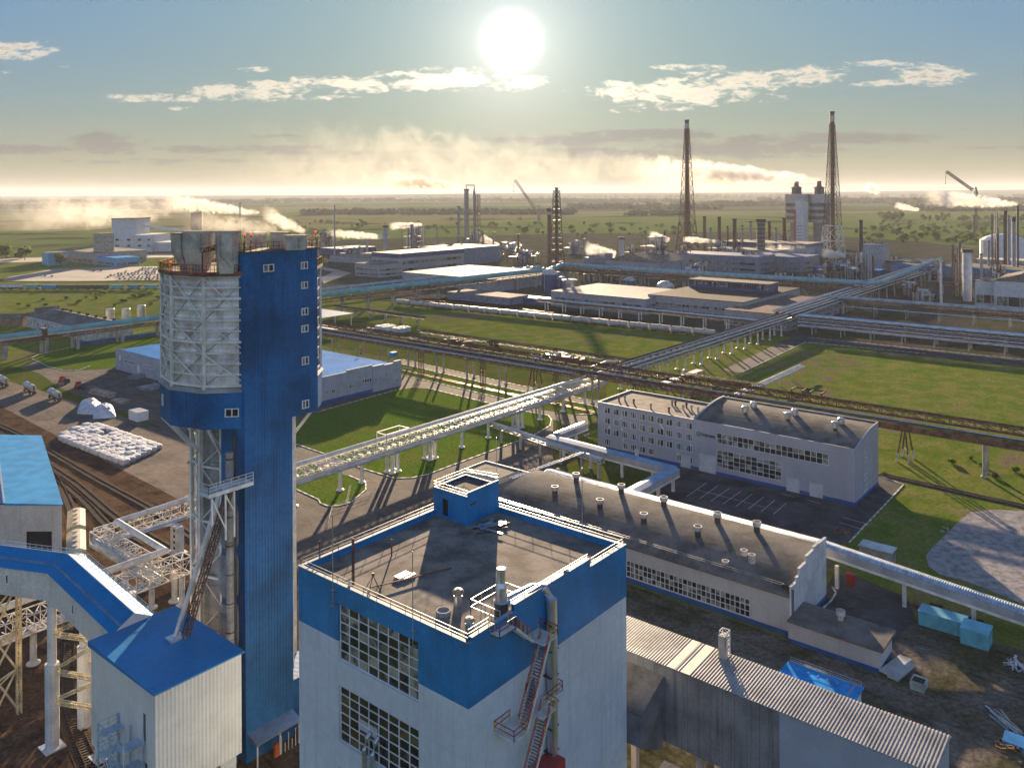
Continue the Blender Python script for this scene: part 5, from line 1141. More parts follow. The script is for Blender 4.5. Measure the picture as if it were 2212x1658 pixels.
def store_bits():
    m = MB(mat('white_box_paint', (.62,.64,.66), .5, var=.06), PARAP); p = P(304,908); m.box(p.x-1.9,p.x+2.1,p.y-1.5,p.y+5.0,.1,3.2); m.box(p.x-2,p.x+2.2,p.y-1.6,p.y+5.1,3.2,3.35,1)
    m.build('storage_container', None, 'white box container on the verge between lumber stacks and the tower', 'container')
    WOOD = mat('pale_lumber', (.42,.33,.26), .8, var=.2, rand=.25)
    def stack(px, L, W, hgt, label, ang, m_=WOOD, seed=1):
        p = P(*px); rr = random.Random(seed); m = MB(m_); d = V(cos(ang), sin(ang), 0); n = V(d.y,-d.x,0); k = max(2, int(W/.8)); lay = max(1, int(hgt/.4))
        for j in range(lay):
            for i in range(k):
                c = p+n*((i+.5)/k-.5)*W+V(0,0,.08+(j+.5)*.4); l = L*rr.uniform(.85,1); m.beam(c-d*l/2, c+d*l/2, W/k*.92, .36)
        return m.build('lumber_stack', None, label, 'lumber')
    stack((222,853), 16, 3.2, 1.6, 'long pale lumber stack ending at the red machines', radians(94), seed=2); stack((262,868), 9, 4, 1.2, 'flat pale lumber stack between the long stack and white container', radians(92), seed=3)
    stack((275,790), 11, 3, 1.6, 'pinkish crate row at the edge of the left lawn', radians(2), mat('pink_crate', (.45,.33,.28), .8, rand=.2), 4)
    stack((325,838), 8, 8, 1.2, 'grey pallet stack in front of the grey wall, left of the drum', radians(90), mat('grey_pallet', (.30,.30,.31), .8, rand=.3), 5)
    stack((455,985), 12, 2.2, 1.6, 'row of pallets along the apron edge behind the tower legs', radians(90), mat('grey_pallet', (.3,.3,.31)), 6)
    stack((300,815), 9, 5, 1.3, 'pile of mixed crates beside the blue roofed hall wall', radians(20), mat('grey_pallet', (.3,.3,.31)), 7)
    for (px, mm, lb) in (((137,826),RED,'red flatbed machine at the grass verge, farther one'),((172,838),RED,'red flatbed machine next to the long lumber stack')):
        p = P(*px); t = thing('cable_drum_cart', (p.x,p.y,.08), lb, 'machine'); m = MB(mm); m.box(p.x-1.2,p.x+1.2,p.y-1.8,p.y+1.8,.8,1.6); m.box(p.x-.9,p.x+.9,p.y+.6,p.y+1.6,1.6,2.6); m.build('body', t)
        m = MB(BLACK)
        for a in (-1.2,1.2):
            for b in (-1.2,1.2): m.tube((p.x+a-.2,p.y+b,.5),(p.x+a+.2,p.y+b,.5), .5, 12)
        m.tube((p.x,p.y-4,1.2),(p.x,p.y-2.2,1.2), 1.1, 12); m.build('wheel_set', t)
store_bits()
def blue_roof_hall():
    Y0, Y1, X0, XE = 255.2, 420, 179.5, 237.9; z = 9.0; Yl = 381
    t = thing('blue_roof_hall', (208, 300, 0), 'low grey hall with wide bright blue roof behind the prilling tower', 'building')
    m = MB(mat('blue_grey_wall', (.33,.37,.43), .7, var=.08, vline=(6,.05,.12), streak=.08)); holes = []
    yw = lambda x, y: Y1-onX(x, y, X0).y
    m.box(X0, XE, Y0+.01, Yl, 0, z-1.2)
    steps = [(X0,197,z+.3),(197,209.5,z+1.4),(209.5,222.5,z+2.0),(222.5,228.5,z+1.4),(228.5,234,z+1.0),(234,XE,z+1.6)]
    for a, b, zz in steps: m.box(a, b-.003, Y0-.5-(.3 if a > 222 else 0), Y0, 0, zz)
    m.box(X0-.1, X0, Y0, Yl, 0, z+.3); m.build('wall', t)
    m = MB(BROOF if False else mat('bright_blue_roof', (.022,.23,.60), .9, spec=.02, var=.12, scale=.15, vline=(1.2,.05,.12)), PARAP); m.box(X0+.05, XE-.05, Y0+.05, Yl-.05, z-1.2, z-.4, 0)
    m.box(X0-.15, X0+.3, Y0, Yl, z+.3, z+.4, 0); m.box(196.7,197.2,Y0,Yl-60,z-.4,z+.1,1); m.build('roof', t)
    for a, b, z0, z1 in ((199,200.2,3.4,5.0),(202,203.6,3.4,5),(206,206.8,2,4.4),(210,213,3.6,5.2),(217,222,4.6,6),(225.5,226.6,3.4,6),(229,230.2,5,7),(234.6,236,2,3.5)):
        window(t, (X0,Y0-.82 if a > 222 else Y0-.52), (1,0), (0,-1), (a-X0,b-X0,z0,z1), 2 if b-a < 2 else 4, 1, -.02, .1, GLASSC)
    for y0, y1 in ((373,362),(356,347)): window(t, (X0-.1,Yl), (0,-1), (-1,0), (Yl-y0,Yl-y1,4.2,5.4), 10, 1, -.02, .14)
    m = MB(WHITE); m.box(X0-.16,X0-.1,358,361,.2,4.6); m.build('door', t); m = MB(WHITE); m.box(X0-.16,X0-.1,376,377.4,4.6,6.6); m.build('hatch', t)
    m = MB(PLINTH); m.box(197, 226, Y0-.56, Y0-.5, 0, 1.4); m.build('plinth', t)
    q = P(780,765,z-.4); m = MB(BLACK, RED); m.tube(q, q+V(0,0,2.4), .15); m.box(q.x-.3,q.x+.3,q.y-.3,q.y+.3,q.z,q.z+.8); m.box(q.x-.3,q.x+.5,q.y-.1,q.y+.1,q.z+1.9,q.z+2.6,1); m.build('roof_mast', t)
    q = P(850,770,z-.4); m = MB(BLUE); m.box(q.x-1.4,q.x+1.4,q.y-1,q.y+1,q.z,q.z+2.0); m.build('roof_unit', t)
blue_roof_hall()
def teal_conduit():
    t = thing('teal_conduit', (170, 449, 0), 'long teal conduit on white legs left of the tower', 'pipe gallery')
    m = MB(TEAL, GALV); m.path([(90,449,9.6),(180,449,10.2),(262,450,10.4)], 1.7, 12); m.box(90,262,446.9,447.1,9.0,9.6,1); m.build('casing', t)
    m = MB(RSTEEL); m.lattice((100,446,7.0),(262,446,7.2), 2.5, 1.2, 3, .25); m.box(174,176,446,451,7,12.5); m.build('frame', t)
    posts(t, [(x,y,0) for x in (120,140,156.7,175.3,190.4,213.5,236,252) for y in (445.5,451.5)], 8.2, .7, CONC, False, True)
    t = thing('teal_conduit', (470, 440, 0), 'long teal conduit with brown truss right of the tower', 'pipe gallery')
    m = MB(TEAL); m.path([(300,452,10.5),(352,451,12),(574,429,13),(612,441,14)], 2.0, 12); m.build('casing', t)
    m = MB(RSTEEL); m.lattice((300,447,7.5),(574,424,9.3), 3, 2, 4, .3); m.build('frame', t)
    posts(t, [(320+k*21,449-k*2.1,0) for k in range(12)], 9, .8, CONC, False, True)
    t = thing('blue_conduit', (610, 300, 0), 'long light blue conduit running across the middle of the plant', 'pipe gallery')
    m = MB(mat('light_blue_cladding', (.20,.37,.43), .6, var=.14, vline=(6,.2,.12), hline=None)); m.path([(612,441,14),(612,300,14),(618,180,14),(640,176,13),(860,190,13)], 1.9, 12); m.build('casing', t)
    m = MB(RSTEEL); m.lattice((606,440,9.5),(612,180,9.5), 5, 2.2, 5, .35); m.build('frame', t)
    posts(t, [(610,440-k*20,0) for k in range(14)], 9.5, .9, CONC, False, True)
teal_conduit()
def left_warehouse():
    t = thing('warehouse', (206, 500, 0), 'old white warehouse with dark stepped roof beside the teal conduit', 'building')
    a, b = P(78,712), P(230,742); 
    w = MB(mat('old_white_wall', (.50,.50,.50), .8, var=.2, streak=.2)); r = MB(FELTD); gable_box(w, r, (203,545), (0,-1), 84, -24, 6.5, 10.0, .5); w.build('wall', t); rf = r.build('roof', t)
    m = MB(FELTD, BLACK)
    m.box(203,227,545,546,6,8.5); m.box(208,222,545,546,8.5,10.8)
    m.build('gable_parapet', t)
    for k in range(7): m = MB(BLACK); m.box(217.5,218.8,530-k*11,531.4-k*11,9.2,10.8); m.build('roof_vent', rf)
    for k in range(8): window(t, (203,545), (0,-1), (-1,0), (6+k*10,9+k*10,2,4.4), 2, 1, -.05, .2)
    for x, lb in ((238,'left'),(272,'middle'),(305,'right')):
        p = P(x, 697); q = MB(mat('tank_metal', (.55,.52,.47), .35, .6, var=.15), YEL); h = Z(p, 667 if x < 300 else 660); q.lathe(p, [(2.5,0),(2.5,h),(2.2,h+.3)], 16)
        q.build('storage_tank', None, lb+' one of three upright metal tanks behind the old warehouse', 'tank', 'upright tanks behind the warehouse')
    t = thing('shed', (110, 545, 0), 'small brick shed at the far left edge, before the rough grass', 'building'); w = MB(mat('brick_wall', (.28,.16,.11), .9, var=.2)); r = MB(FELTD); p = P(-20,700); gable_box(w, r, (p.x,p.y), (.6,-.8), 26, 9, 5, 7, .4); w.build('wall', t); r.build('roof', t)
    m = MB(DBLUE); a, b = P(24,700), P(64,697); m.beam(a+V(0,0,1.4), b+V(0,0,1.4), .4, 2.8); m.build('fence', None, 'dark blue sheet fence left of the old white warehouse', 'fence')
    m = MB(DBLUE); m.beam((190,452,1.1),(300,452,1.1), .3, 2.2); m.build('fence', None, 'blue sheet fence below the left teal conduit', 'fence')
left_warehouse()
def open_shed():
    t = thing('open_shed', (330, 420, 0), 'open shed with pale sheet roof on thin white posts right of the tower', 'shed'); a, b, c, d = P(700,707,0), P(785,702,0), P(784,664,7), P(715,664,7)
    x0, x1, y0, y1 = 285, 322, 385, 418; m = MB(GALV); m.box(x0, x1, y0, y1, 8.2, 8.6); m.build('roof', t)
    posts(t, [(x,y,0) for x in (x0+1,x0+12,x0+24,x1-1) for y in (y0+1,y1-1)], 8.2, .22, WSTEEL, False, True)
    lumpy('salt_heap', 'white heap of loose material under the open shed roof', 'heap', [(x0-3,y0+2,0),(x1-5,y0+2,0),(x1-5,y1-2,0),(x0-3,y1-2,0)], lambda u,v: 3.2*sin(pi*u)*sin(pi*v), TARP, 4, 14)
    for k, (px, w, lb) in enumerate((((835,712),9,'white wrapped pallet block nearest the open shed'),((868,716),7,'white wrapped pallet block at the end of the wrapped row'))):
        p = P(*px); m = MB(TARP)
        for i in range(5):
            for j in range(4): m.box(p.x-5+j*2.2,p.x-3.0+j*2.2,p.y-w/2+i*w/5,p.y-w/2+(i+.93)*w/5,0.05,2.6+.3*((i*j)%2))
        m.build('wrapped_pallets', None, lb, 'pallets')
    for k, (px, lb, mm) in enumerate((((790,718),'grey flatbed load parked under the rusty rack',GALV),((905,735),'pale slab stack by the wrapped pallets',CONC),((1165,775),'white sack pile by the low dark shed',TARP),((1210,772),'second sack pile by the low dark shed, right one',TARP),((1255,778),'scatter of dark scrap on the meadow edge',BSTEEL),((985,742),'brown timber pile behind the rusty rack',RSTEEL),((1010,752),'grey board pile behind the rusty rack',BSTEEL))):
        p = P(*px); rr = random.Random(k); m = MB(mm)
        for i in range(9): a = rr.uniform(0,pi); q = p+V(rr.uniform(-4,4),rr.uniform(-6,6),.5+rr.random()); m.beam(q-V(cos(a),sin(a),0)*2, q+V(cos(a),sin(a),0)*2, 1.4, 1.0)
        m.build('yard_pile', None, lb, 'pile')
open_shed()

# ------------------------------------------------------------------ 7. bottom right: corrugated gallery, containers, clutter
def corrugated_gallery():
    X0, X1, Y0, Y1, z = 90.7, 97.0, 20.0, 92.0, 22.0
    t = thing('corrugated_gallery', (94, 40, 0), 'raised gallery with ribbed pale grey roof and dark stained wall panels at the bottom right', 'gallery')
    m = MB(mat('ribbed_roof_sheet', (.42,.40,.38), .55, .35, var=.14, scale=.3, streak=.0)); n = int((Y1-Y0)/.37)
    for i in range(n):
        y = Y0+(Y1-Y0)*i/n; s = (Y1-Y0)/n
        pr = [(y,0),(y+s*.35,0),(y+s*.5,.11),(y+s*.85,.11),(y+s,0)]
        for (ya,a),(yb,b) in zip(pr, pr[1:]): m.poly([(X0-.3,ya,z+a),(X1+.3,ya,z+a+.35),(X1+.3,yb,z+b+.35),(X0-.3,yb,z+b)])
    rf = m.build('roof', t)
    m = MB(mat('translucent_roof_sheet', (.62,.58,.45), .5, var=.1)); 
    for y in (46.9, 48.9): m.poly([(X0-.28,y,z+.13),(X1+.28,y,z+.47),(X1+.28,y+1.1,z+.47),(X0-.28,y+1.1,z+.13)])
    m.build('skylight', rf)
    PNL = mat('stained_panel', (.20,.20,.215), .75, var=.15, scale=.3, streak=.45, vline=(1.5,.07,.45)); PN2 = mat('clean_panel', (.30,.34,.42), .7, var=.06, scale=.2, vline=(3.1,.03,.08), hline=(2.9,.04,.10), fine=.03)
    m = MB(PNL, PN2); zb = 12.6; m.box(X0, X1, 36, Y1, zb, z, 0); m.box(X0-.02, X1+.02, Y0+.2, 36, 12.0, z-.02, 1); m.build('wall', t)
    m = MB(CONC, BSTEEL)
    for y in (24, 34, 46, 58, 72): m.box(X0+.3, X0+1.1, y-.4, y+.4, 0, 12.0 if y < 36 else zb); m.box(X1-1.1, X1-.3, y-.4, y+.4, 0, 12.0 if y < 36 else zb)
    m.build('support', t)
    q = P(1562,1420,z+.4); m = MB(WSTEEL, GALV)
    m.lattice((q.x,q.y,z+.2),(q.x,q.y,z+3.6), .95, .95, .55, .09); m.box(q.x-.42,q.x+.42,q.y-.42,q.y+.42,z+.3,z+3.2,1); m.build('roof_shaft', t)
    t = thing('side_chute', (88, 53, 0), 'sloping grey chute between the process building and the ribbed roof gallery', 'chute')
    m = MB(mat('slate_sheet', (.15,.16,.18), .7, var=.2), FELTD); pts = [(85.2,50.6),(90.6,50.6),(90.6,56.5),(85.2,56.5)]
    m.prism(pts, lambda p: 14.5 if p[0] < 88 else 11.5, lambda p: 20.4 if p[0] > 88 else 18.2, 0); m.build('casing', t); m = MB(FELTD); m.prism([(85.15,50.5),(90.65,50.5),(90.65,56.6),(85.15,56.6)], lambda p: 20.41 if p[0] > 88 else 18.21, lambda p: 20.6 if p[0] > 88 else 18.4); m.build('roof', t)
    t = thing('lean_to', (87, 47, 0), 'low ribbed lean-to at the foot of the stained gallery wall', 'shed'); m = MB(mat('ribbed_ochre_sheet', (.36,.31,.20), .7, var=.15, corr=(.4,.03), vline=(.4,.1,.3))); m.box(86, 90.2, 42, 50, 0, 9.5); m.build('wall', t)
    m = MB(CONC); m.prism([(85.6,41.5),(90.3,41.5),(90.3,50.3),(85.6,50.3)], 9.5, lambda p: 9.8 if p[0] < 88 else 10.6); m.build('roof', t)
corrugated_gallery()
def blue_flat_roof():
    z = 4.2; X0, X1, Y0, Y1 = 120.5, 132.0, 39.6, 50.6
    t = thing('blue_roof_kiosk', (127, 45, 0), 'small flat-roofed building with vivid blue roof behind the ribbed gallery', 'building')
    m = MB(WWALL); m.box(X0, X1, Y0, Y1, 0, z-.3); m.build('wall', t)
    m = MB(mat('vivid_blue_roof', (.02,.30,.72), .85, spec=.03, var=.12, scale=.4), PARAP); m.box(X0-.3, X1+.3, Y0-.3, Y1+.3, z-.3, z, 0); m.beam((X1,Y0,z+.15),(X1,Y1,z+.15), .18, .18, 1); m.beam((X0,Y0+.9,z+.05),(X1,Y0+.9,z+.05), .2, .1, 1)
    for k in range(6): m.box(X1-1.4,X1-1.2,Y0+1.5+k*1.5,Y0+1.75+k*1.5,z,z+.08,1); m.box(X1-9+k*1.2,X1-8.8+k*1.2,Y1-1.1,Y1-.9,z,z+.08,1)
    m.build('roof', t); m = MB(GALV); m.rail([(X1+.2,Y0,z),(X1+.2,Y1,z)], .7, .05, 1.6); m.build('railing', t)
blue_flat_roof()
def site_clutter():
    CB = mat('turquoise_container', (.10,.42,.52), .55, var=.12, scale=.6, streak=.15, corr=(.35,.02), vline=(.35,.05,.12))
    for (px, L, W, hh, lb) in (((2037,1358),7.6,2.8,2.7,'turquoise shipping container under the silver covered walkway, longer one'),((2109,1390),4.4,3.6,2.9,'turquoise shipping container under the silver covered walkway, shorter one')):
        p = P(*px); t = thing('shipping_container', (p.x,p.y,0), lb, 'container')
        m = MB(CB); m.box(p.x-W/2,p.x+W/2,p.y-L/2,p.y+L/2,.2,hh); m.build('body', t); m = MB(mat('turquoise_lid', (.16,.50,.62), .5, var=.1)); m.prism([(p.x-W/2-.08,p.y-L/2-.08),(p.x+W/2+.08,p.y-L/2-.08),(p.x+W/2+.08,p.y+L/2+.08),(p.x-W/2-.08,p.y+L/2+.08)], hh, lambda q: hh+.08+(.25 if q[0] > p.x else 0)); m.build('lid', t)
        m = MB(BLACK); m.box(p.x-W/2,p.x-W/2+.3,p.y-L/2,p.y+L/2,0,.2); m.box(p.x+W/2-.3,p.x+W/2,p.y-L/2,p.y+L/2,0,.2); m.build('skid', t)
    def bin_(px, L, W, hh, ma, label, ang=0, name='skip'):
        p = P(*px); m = MB(ma, DARK); 
        m.prism([(p.x-W/2,p.y-L/2),(p.x+W/2,p.y-L/2),(p.x+W/2,p.y+L/2),(p.x-W/2,p.y+L/2)], .1, hh, 0, [(p.x-W/2-.15,p.y-L/2-.15),(p.x+W/2+.15,p.y-L/2-.15),(p.x+W/2+.15,p.y+L/2+.15),(p.x-W/2-.15,p.y+L/2+.15)]); m.box(p.x-W/2,p.x+W/2,p.y-L/2,p.y+L/2,hh,hh+.02,1)
        for a in ((-1,0),(1,0),(0,-1),(0,1)): m.box(p.x+(a[0]*W/2 if a[0] else -W/2)-.08,p.x+(a[0]*W/2 if a[0] else W/2)+.08,p.y+(a[1]*L/2 if a[1] else -L/2)-.08,p.y+(a[1]*L/2 if a[1] else L/2)+.08,hh-.05,hh+.25)
        m.build(name, None, label, 'skip')
    bin_((2022,1322), 2.4, 1.6, 1.1, mat('ochre_skip', (.22,.14,.05), .8), 'ochre open skip in the row behind the turquoise containers, first from left')
    bin_((2064,1341), 2.4, 1.6, 1.1, RSTEEL, 'rust brown open skip in the row behind the turquoise containers'); bin_((2108,1352), 2.6, 1.8, 1.0, mat('ochre_skip',(.22,.14,.05)), 'ochre open skip in the row behind the turquoise containers, last from left')
    bin_((1985,1487), 2.0, 2.2, 1.3, mat('pale_green_bin', (.38,.48,.45), .7, var=.2), 'pale green open bin with rubbish on the bare earth')
    for (a, b, w, hh, lb) in (((1912,1462),(1957,1428),2.0,.7,'long pale slab bench beside the annex end wall'),((1928,1470),(1966,1437),1.8,.4,'lower pale slab in front of the slab bench')):
        p, q = P(*a), P(*b); m = MB(mat('pale_slab', (.45,.46,.46), .8, var=.12)); m.beam(p+V(0,0,hh), q+V(0,0,hh), w, .3)
        for k in (.15,.85): m.beam(p.lerp(q,k), p.lerp(q,k)+V(0,0,hh-.15), w*.7, .35)
        m.build('slab_bench', None, lb, 'slab')
    p = P(1884,1205); t = thing('cabin', (p.x,p.y,0), 'small grey site cabin with pale roof on the grass behind the silver walkway', 'cabin'); m = MB(mat('grey_cabin', (.22,.24,.26), .7)); m.box(p.x-1.8,p.x+1.8,p.y-4.4,p.y+2.2,0,2.7); m.build('wall', t); m = MB(GALV); m.box(p.x-2,p.x+2,p.y-4.6,p.y+2.4,2.7,2.9); m.build('roof', t)
    rod_pile('drum_pile', 2050, 1150, 0, (14,1.6,.6,1.6,.3,1.2), 'grey scatter of concrete rings on the grass beside the gravel', 'debris', 11, (CONC, CONC, GALV))
    rod_pile('brush_pile', 1822, 1148, 0, (40,1.8,1.0,3.4,.2,1.5), 'brown brushwood heap at the parking lot corner', 'brushwood', 12, (RSTEEL, BSTEEL))
    rod_pile('pipe_pile', 2170, 1560, 0, (18,1.0,3.0,5.5,.85,.12), 'bundle of sunlit pale pipes on the earth at the right edge', 'pipes', 13, (mat('pale_pipe', (.52,.45,.34), .6), GALV))
    rod_pile('plate_pile', 2175, 1612, 0, (14,1.3,1.0,2.6,.4,1.0), 'rusty steel plates lying below the pale pipe bundle', 'scrap', 14, (RSTEEL, mat('orange_rust', (.24,.10,.04), .9)))
    rod_pile('frame_pile', 2205, 1440, 0, (24,1.5,1.5,4.2,.2,.5), 'dark and white stacked frames at the right edge of the earth lot', 'scrap', 15, (BLACK, GALV, WSTEEL))
    rod_pile('junk_pile', 1985, 1312, 0, (16,1.2,.8,2.0,.3,1.0), 'dark rusty junk beside the gallery post at the yard corner', 'scrap', 17, (RSTEEL, BLACK, RED))
    p = P(2192,1612); m = MB(mat('vivid_blue_lid', (.02,.28,.62), .45)); m.prism([(p.x-1.2,p.y-1.4),(p.x+1.2,p.y-1.4),(p.x+1.2,p.y+1.4),(p.x-1.2,p.y+1.4)], .8, lambda q: 1.0 if q[0] < p.x else 1.3)
    for a in (-1,1):
        for b in (-1.2,1.2): m.box(p.x+a-.1,p.x+a+.1,p.y+b-.1,p.y+b+.1,0,.8)
    m.build('blue_table', None, 'vivid blue sheet on legs at the bottom right corner', 'table')
    p = P(1838,1262); m = MB(RED); m.box(p.x-.5,p.x+.5,p.y-.8,p.y+.8,.05,2.2); m.prism([(p.x-.6,p.y-.9),(p.x+.6,p.y-.9),(p.x+.6,p.y+.9),(p.x-.6,p.y+.9)], 2.2, 2.3); m.build('fire_cabinet', None, 'dark red cabinet beside the hall gable under the silver walkway', 'cabinet')
    # small things on the lawn
    for px, y0, y1, lb in ((964,1046,1034,'small white and blue signboard on the lawn edge below the pipe bridge'),):
        p = P(px,y0); m = MB(WSTEEL, BLUE); m.box(p.x-.9,p.x+.9,p.y-.05,p.y+.05,.6,2.1,0); m.box(p.x-.5,p.x+.5,p.y-.07,p.y-.05,.9,1.8,1); m.tube((p.x-.7,p.y,0),(p.x-.7,p.y,.7), .06); m.tube((p.x+.7,p.y,0),(p.x+.7,p.y,.7), .06); m.build('signboard', None, lb, 'sign')
    p = P(1034,1041); m = MB(ORNG, RED); m.lathe(p, [(.9,.1),(.15,2.6),(.05,2.9)], 10); m.box(p.x-1,p.x+1,p.y-1,p.y+1,.05,.2,1); m.build('marker_cone', None, 'orange cone on the lawn beside the bridge columns', 'cone')
    m = MB(WSTEEL); a, b = P(748,1090), P(757,1060)
    for o in (-.25,.25): m.beam(a+V(o,0,.15), b+V(o,0,1.6), .08, .08)
    for k in range(8): q = a.lerp(b,k/8); m.beam(q+V(-.25,0,.15+1.45*k/8), q+V(.25,0,.15+1.45*k/8), .06, .06)
    m.build('ladder', None, 'white ladder propped on the small lawn beside a bridge column', 'ladder')
    m = MB(GALV); m.rail([P(705,1148,0),P(718,1100,0),P(800,1070,0)], 1.0, .06, 3); m.build('path_railing', None, 'thin grey railing along the path behind the process building', 'railing')
site_clutter()
# ------------------------------------------------------------------ 8. the far plant
STK1 = mat('stack_concrete', (.30,.28,.26), .8, var=.15, streak=.2); LGREY = mat('pale_grey_sheet', (.31,.32,.35), .6, var=.10, streak=.12, vline=(4,.15,.1), fine=.02); BGREY = mat('blue_grey_sheet', (.16,.20,.29), .6, var=.15, streak=.12, vline=(5,.2,.15), fine=.02)
NAVY = mat('navy_sheet', (.03,.07,.20), .5, var=.15); BRICKR = mat('brick_red_band', (.25,.08,.05), .8, var=.2)
def flue(label, px, yb, yt, rpx, m=None, taper=1.0, bands=(), cap=True, cat='chimney', name='chimney', group=None, parent=None):
    p = P(px, yb); h = Z(p, yt); r = px_m(p, rpx); m = m or STK1
    if parent is None: t = thing(name, tuple(p), label, cat, group)
    else: t = parent
    q = MB(m); q.lathe(p, [(r,0),(r*taper,h)], 14); q.build('shaft' if parent is None else 'stack', t, smooth=False)
    q = MB(BLACK)
    if cap: q.lathe(p+V(0,0,h-r*.8), [(r*taper*1.25,0),(r*taper*1.25,r*.8)], 14); q.build('crown', t)
    for z0, z1, mm in bands: q = MB(mm); q.lathe(p+V(0,0,h*z0), [(r*1.06,0),(r*1.04,h*(z1-z0))], 14); q.build('band', t)
    return p, h, r, t
def lattice_chimney(label, px, yb, yt, rpx, ylt, wt, ylb, wb, m, base=None):
    p, h, r, t = flue(label, px, yb, yt, rpx, RSTEEL, .9, ((.93,.97,mat('pale_band', (.5,.45,.4), .8)),))
    f = MB(m); zt, zb = Z(p, ylt), Z(p, ylb) if not base else Z(p, ylb); a, b = px_m(p, wt)*.38, px_m(p, wb)*.37; n = 11; k = px_m(p, 1.1)
    c = lambda i, w, z: V(p.x+(w if i in (0,3) else -w), p.y+(w if i < 2 else -w), z)
    zz = [zt+(zb-zt)*(j/n)**1.15 for j in range(n+1)]; ww = [a+(b-a)*((zt-z)/(zt-zb)) for z in zz]
    for j in range(n):
        for i in range(4):
            f.beam(c(i,ww[j],zz[j]), c(i,ww[j+1],zz[j+1]), k, k); f.beam(c(i,ww[j+1],zz[j+1]), c((i+1)%4,ww[j+1],zz[j+1]), k*.8, k*.8)
            f.beam(c(i,ww[j],zz[j]), c((i+1)%4,ww[j+1],zz[j+1]), k*.6, k*.6); f.beam(c((i+1)%4,ww[j],zz[j]), c(i,ww[j+1],zz[j+1]), k*.6, k*.6)
    f.build('lattice', t)
    g = MB(base or m); w2 = b*1.35; z0 = 0
    for i in range(4):
        g.beam(c(i,b*1.02,zb), c(i,w2,0), k*1.7, k*1.7); g.beam(c(i,b*1.02,zb), c((i+1)%4,b*1.02,zb), k*1.4, k*1.4); zm = zb*.5; wm = (b+w2)/2
        g.beam(c(i,wm,zm), c((i+1)%4,wm,zm), k*1.4, k*1.4); g.beam(c(i,b,zb), c((i+1)%4,wm,zm), k, k); g.beam(c((i+1)%4,b,zb), c(i,wm,zm), k, k); g.beam(c(i,wm,zm), c((i+1)%4,w2,0), k, k); g.beam(c((i+1)%4,wm,zm), c(i,w2,0), k, k)
    g.build('base_frame', t)
    q = MB(BLACK)
    for j in (0, 2, 4, 6): q.box(p.x-ww[j]*1.1, p.x+ww[j]*1.1, p.y-ww[j]*1.1, p.y+ww[j]*1.1, zz[j]-.3, zz[j]+.3)
    q.build('platform', t); return t
lattice_chimney('tall dark chimney in a rusty lattice frame, left of the tallest pair', 1485, 535, 259, 4.6, 275, 9, 480, 34, RSTEEL)
lattice_chimney('tall dark chimney in a rusty lattice on a white steel base beside the twin towers', 1799, 552, 241, 4.8, 268, 11, 487, 40, RSTEEL, mat('white_base_steel', (.66,.62,.55), .6))
lattice_chimney('shorter dark flare chimney in a thin lattice beside the red banded chimney', 1203, 590, 405, 3.4, 412, 13, 540, 26, BSTEEL)
flue('brick red chimney with pale band beside the shorter lattice flare', 1187, 588, 450, 4.6, mat('chimney_red', (.25,.12,.09), .85, var=.15), .85, ((.90,.945,mat('pale_band', (.5,.45,.4))),))
flue('smooth pale grey upright vessel behind the steaming cooling cells', 1343, 578, 512, 6.0, LGREY, 1, (), True, 'vessel', 'vessel')
flue('large pale upright vessel near the right edge beside a blue lattice tower', 2090, 650, 538, 9.0, mat('pale_vessel', (.55,.56,.58), .5, var=.1), 1, (), True, 'vessel', 'vessel')
flue('slim white vent pole with round platform left of the large pale vessel', 2033, 655, 562, 2.8, WSTEEL, .7, ((.96,1.0,WSTEEL),))
flue('slim grey vent pole right of the large pale vessel', 2120, 606, 548, 3, LGREY, .9)
p, h, r, t = flue('dark twin stack in front of the white domed tank', 2172, 590, 455, 3.6, BLACK, 1.0); q = MB(LGREY); q.tube((p.x+r*1.6,p.y-r*1.6,0),(p.x+r*1.6,p.y-r*1.6,h*.93), r*.8, 12); q.build('second_shaft', t)
flue('thin black chimney with steam at the right edge of the view', 2199, 602, 446, 2.2, BLACK, 1); flue('slim grey column beside the thin black chimney at the right edge', 2190, 600, 470, 3.6, LGREY, 1, ((.93,.99,BLACK),))
flue('thin dark mast far behind the domed tank', 2104, 520, 465, 2.2, BSTEEL); 
flue('thin tall mast standing alone right of the blue tower block', 723, 560, 443, 1.8, LGREY, .7); flue('pale grey stack before the low far sheds, right of the blue tower block', 833, 556, 487, 4.8, LGREY, 1)
flue('short dark capped stack behind the low road, left of the pale grey stack', 793, 552, 505, 2.6, LGREY, 1); flue('thin pale chimney behind the drum stacks with a steam plume', 519, 500, 438, 2.4, LGREY)
p, h, r, t = flue('tall slender reaction column with side pipes under a dark smoke plume', 1008, 524, 408, 5.0, STK1, .95); q = MB(BSTEEL, STK1); q.tube((p.x+r*2.6,p.y-r*2.2,0),(p.x+r*2.6,p.y-r*2.2,h*.96), r*.5, 10, mi=1); q.lattice((p.x+r*3.4,p.y-r*3,0),(p.x+r*3.4,p.y-r*3,h*.9), r*1.3, r*1.3, r*2, r*.16); q.build('side_pipe', t); q = MB(STK1); q.path([(p.x,p.y,h-1),(p.x,p.y,h+r*1.6),(p.x+r*2.6,p.y-r*2.2,h+r*1.6),(p.x+r*2.6,p.y-r*2.2,h-r)], r*.35); q.build('overhead_pipe', t)
flue('thinner capped column left of the tall slender reaction column', 991, 526, 445, 2.6, STK1)
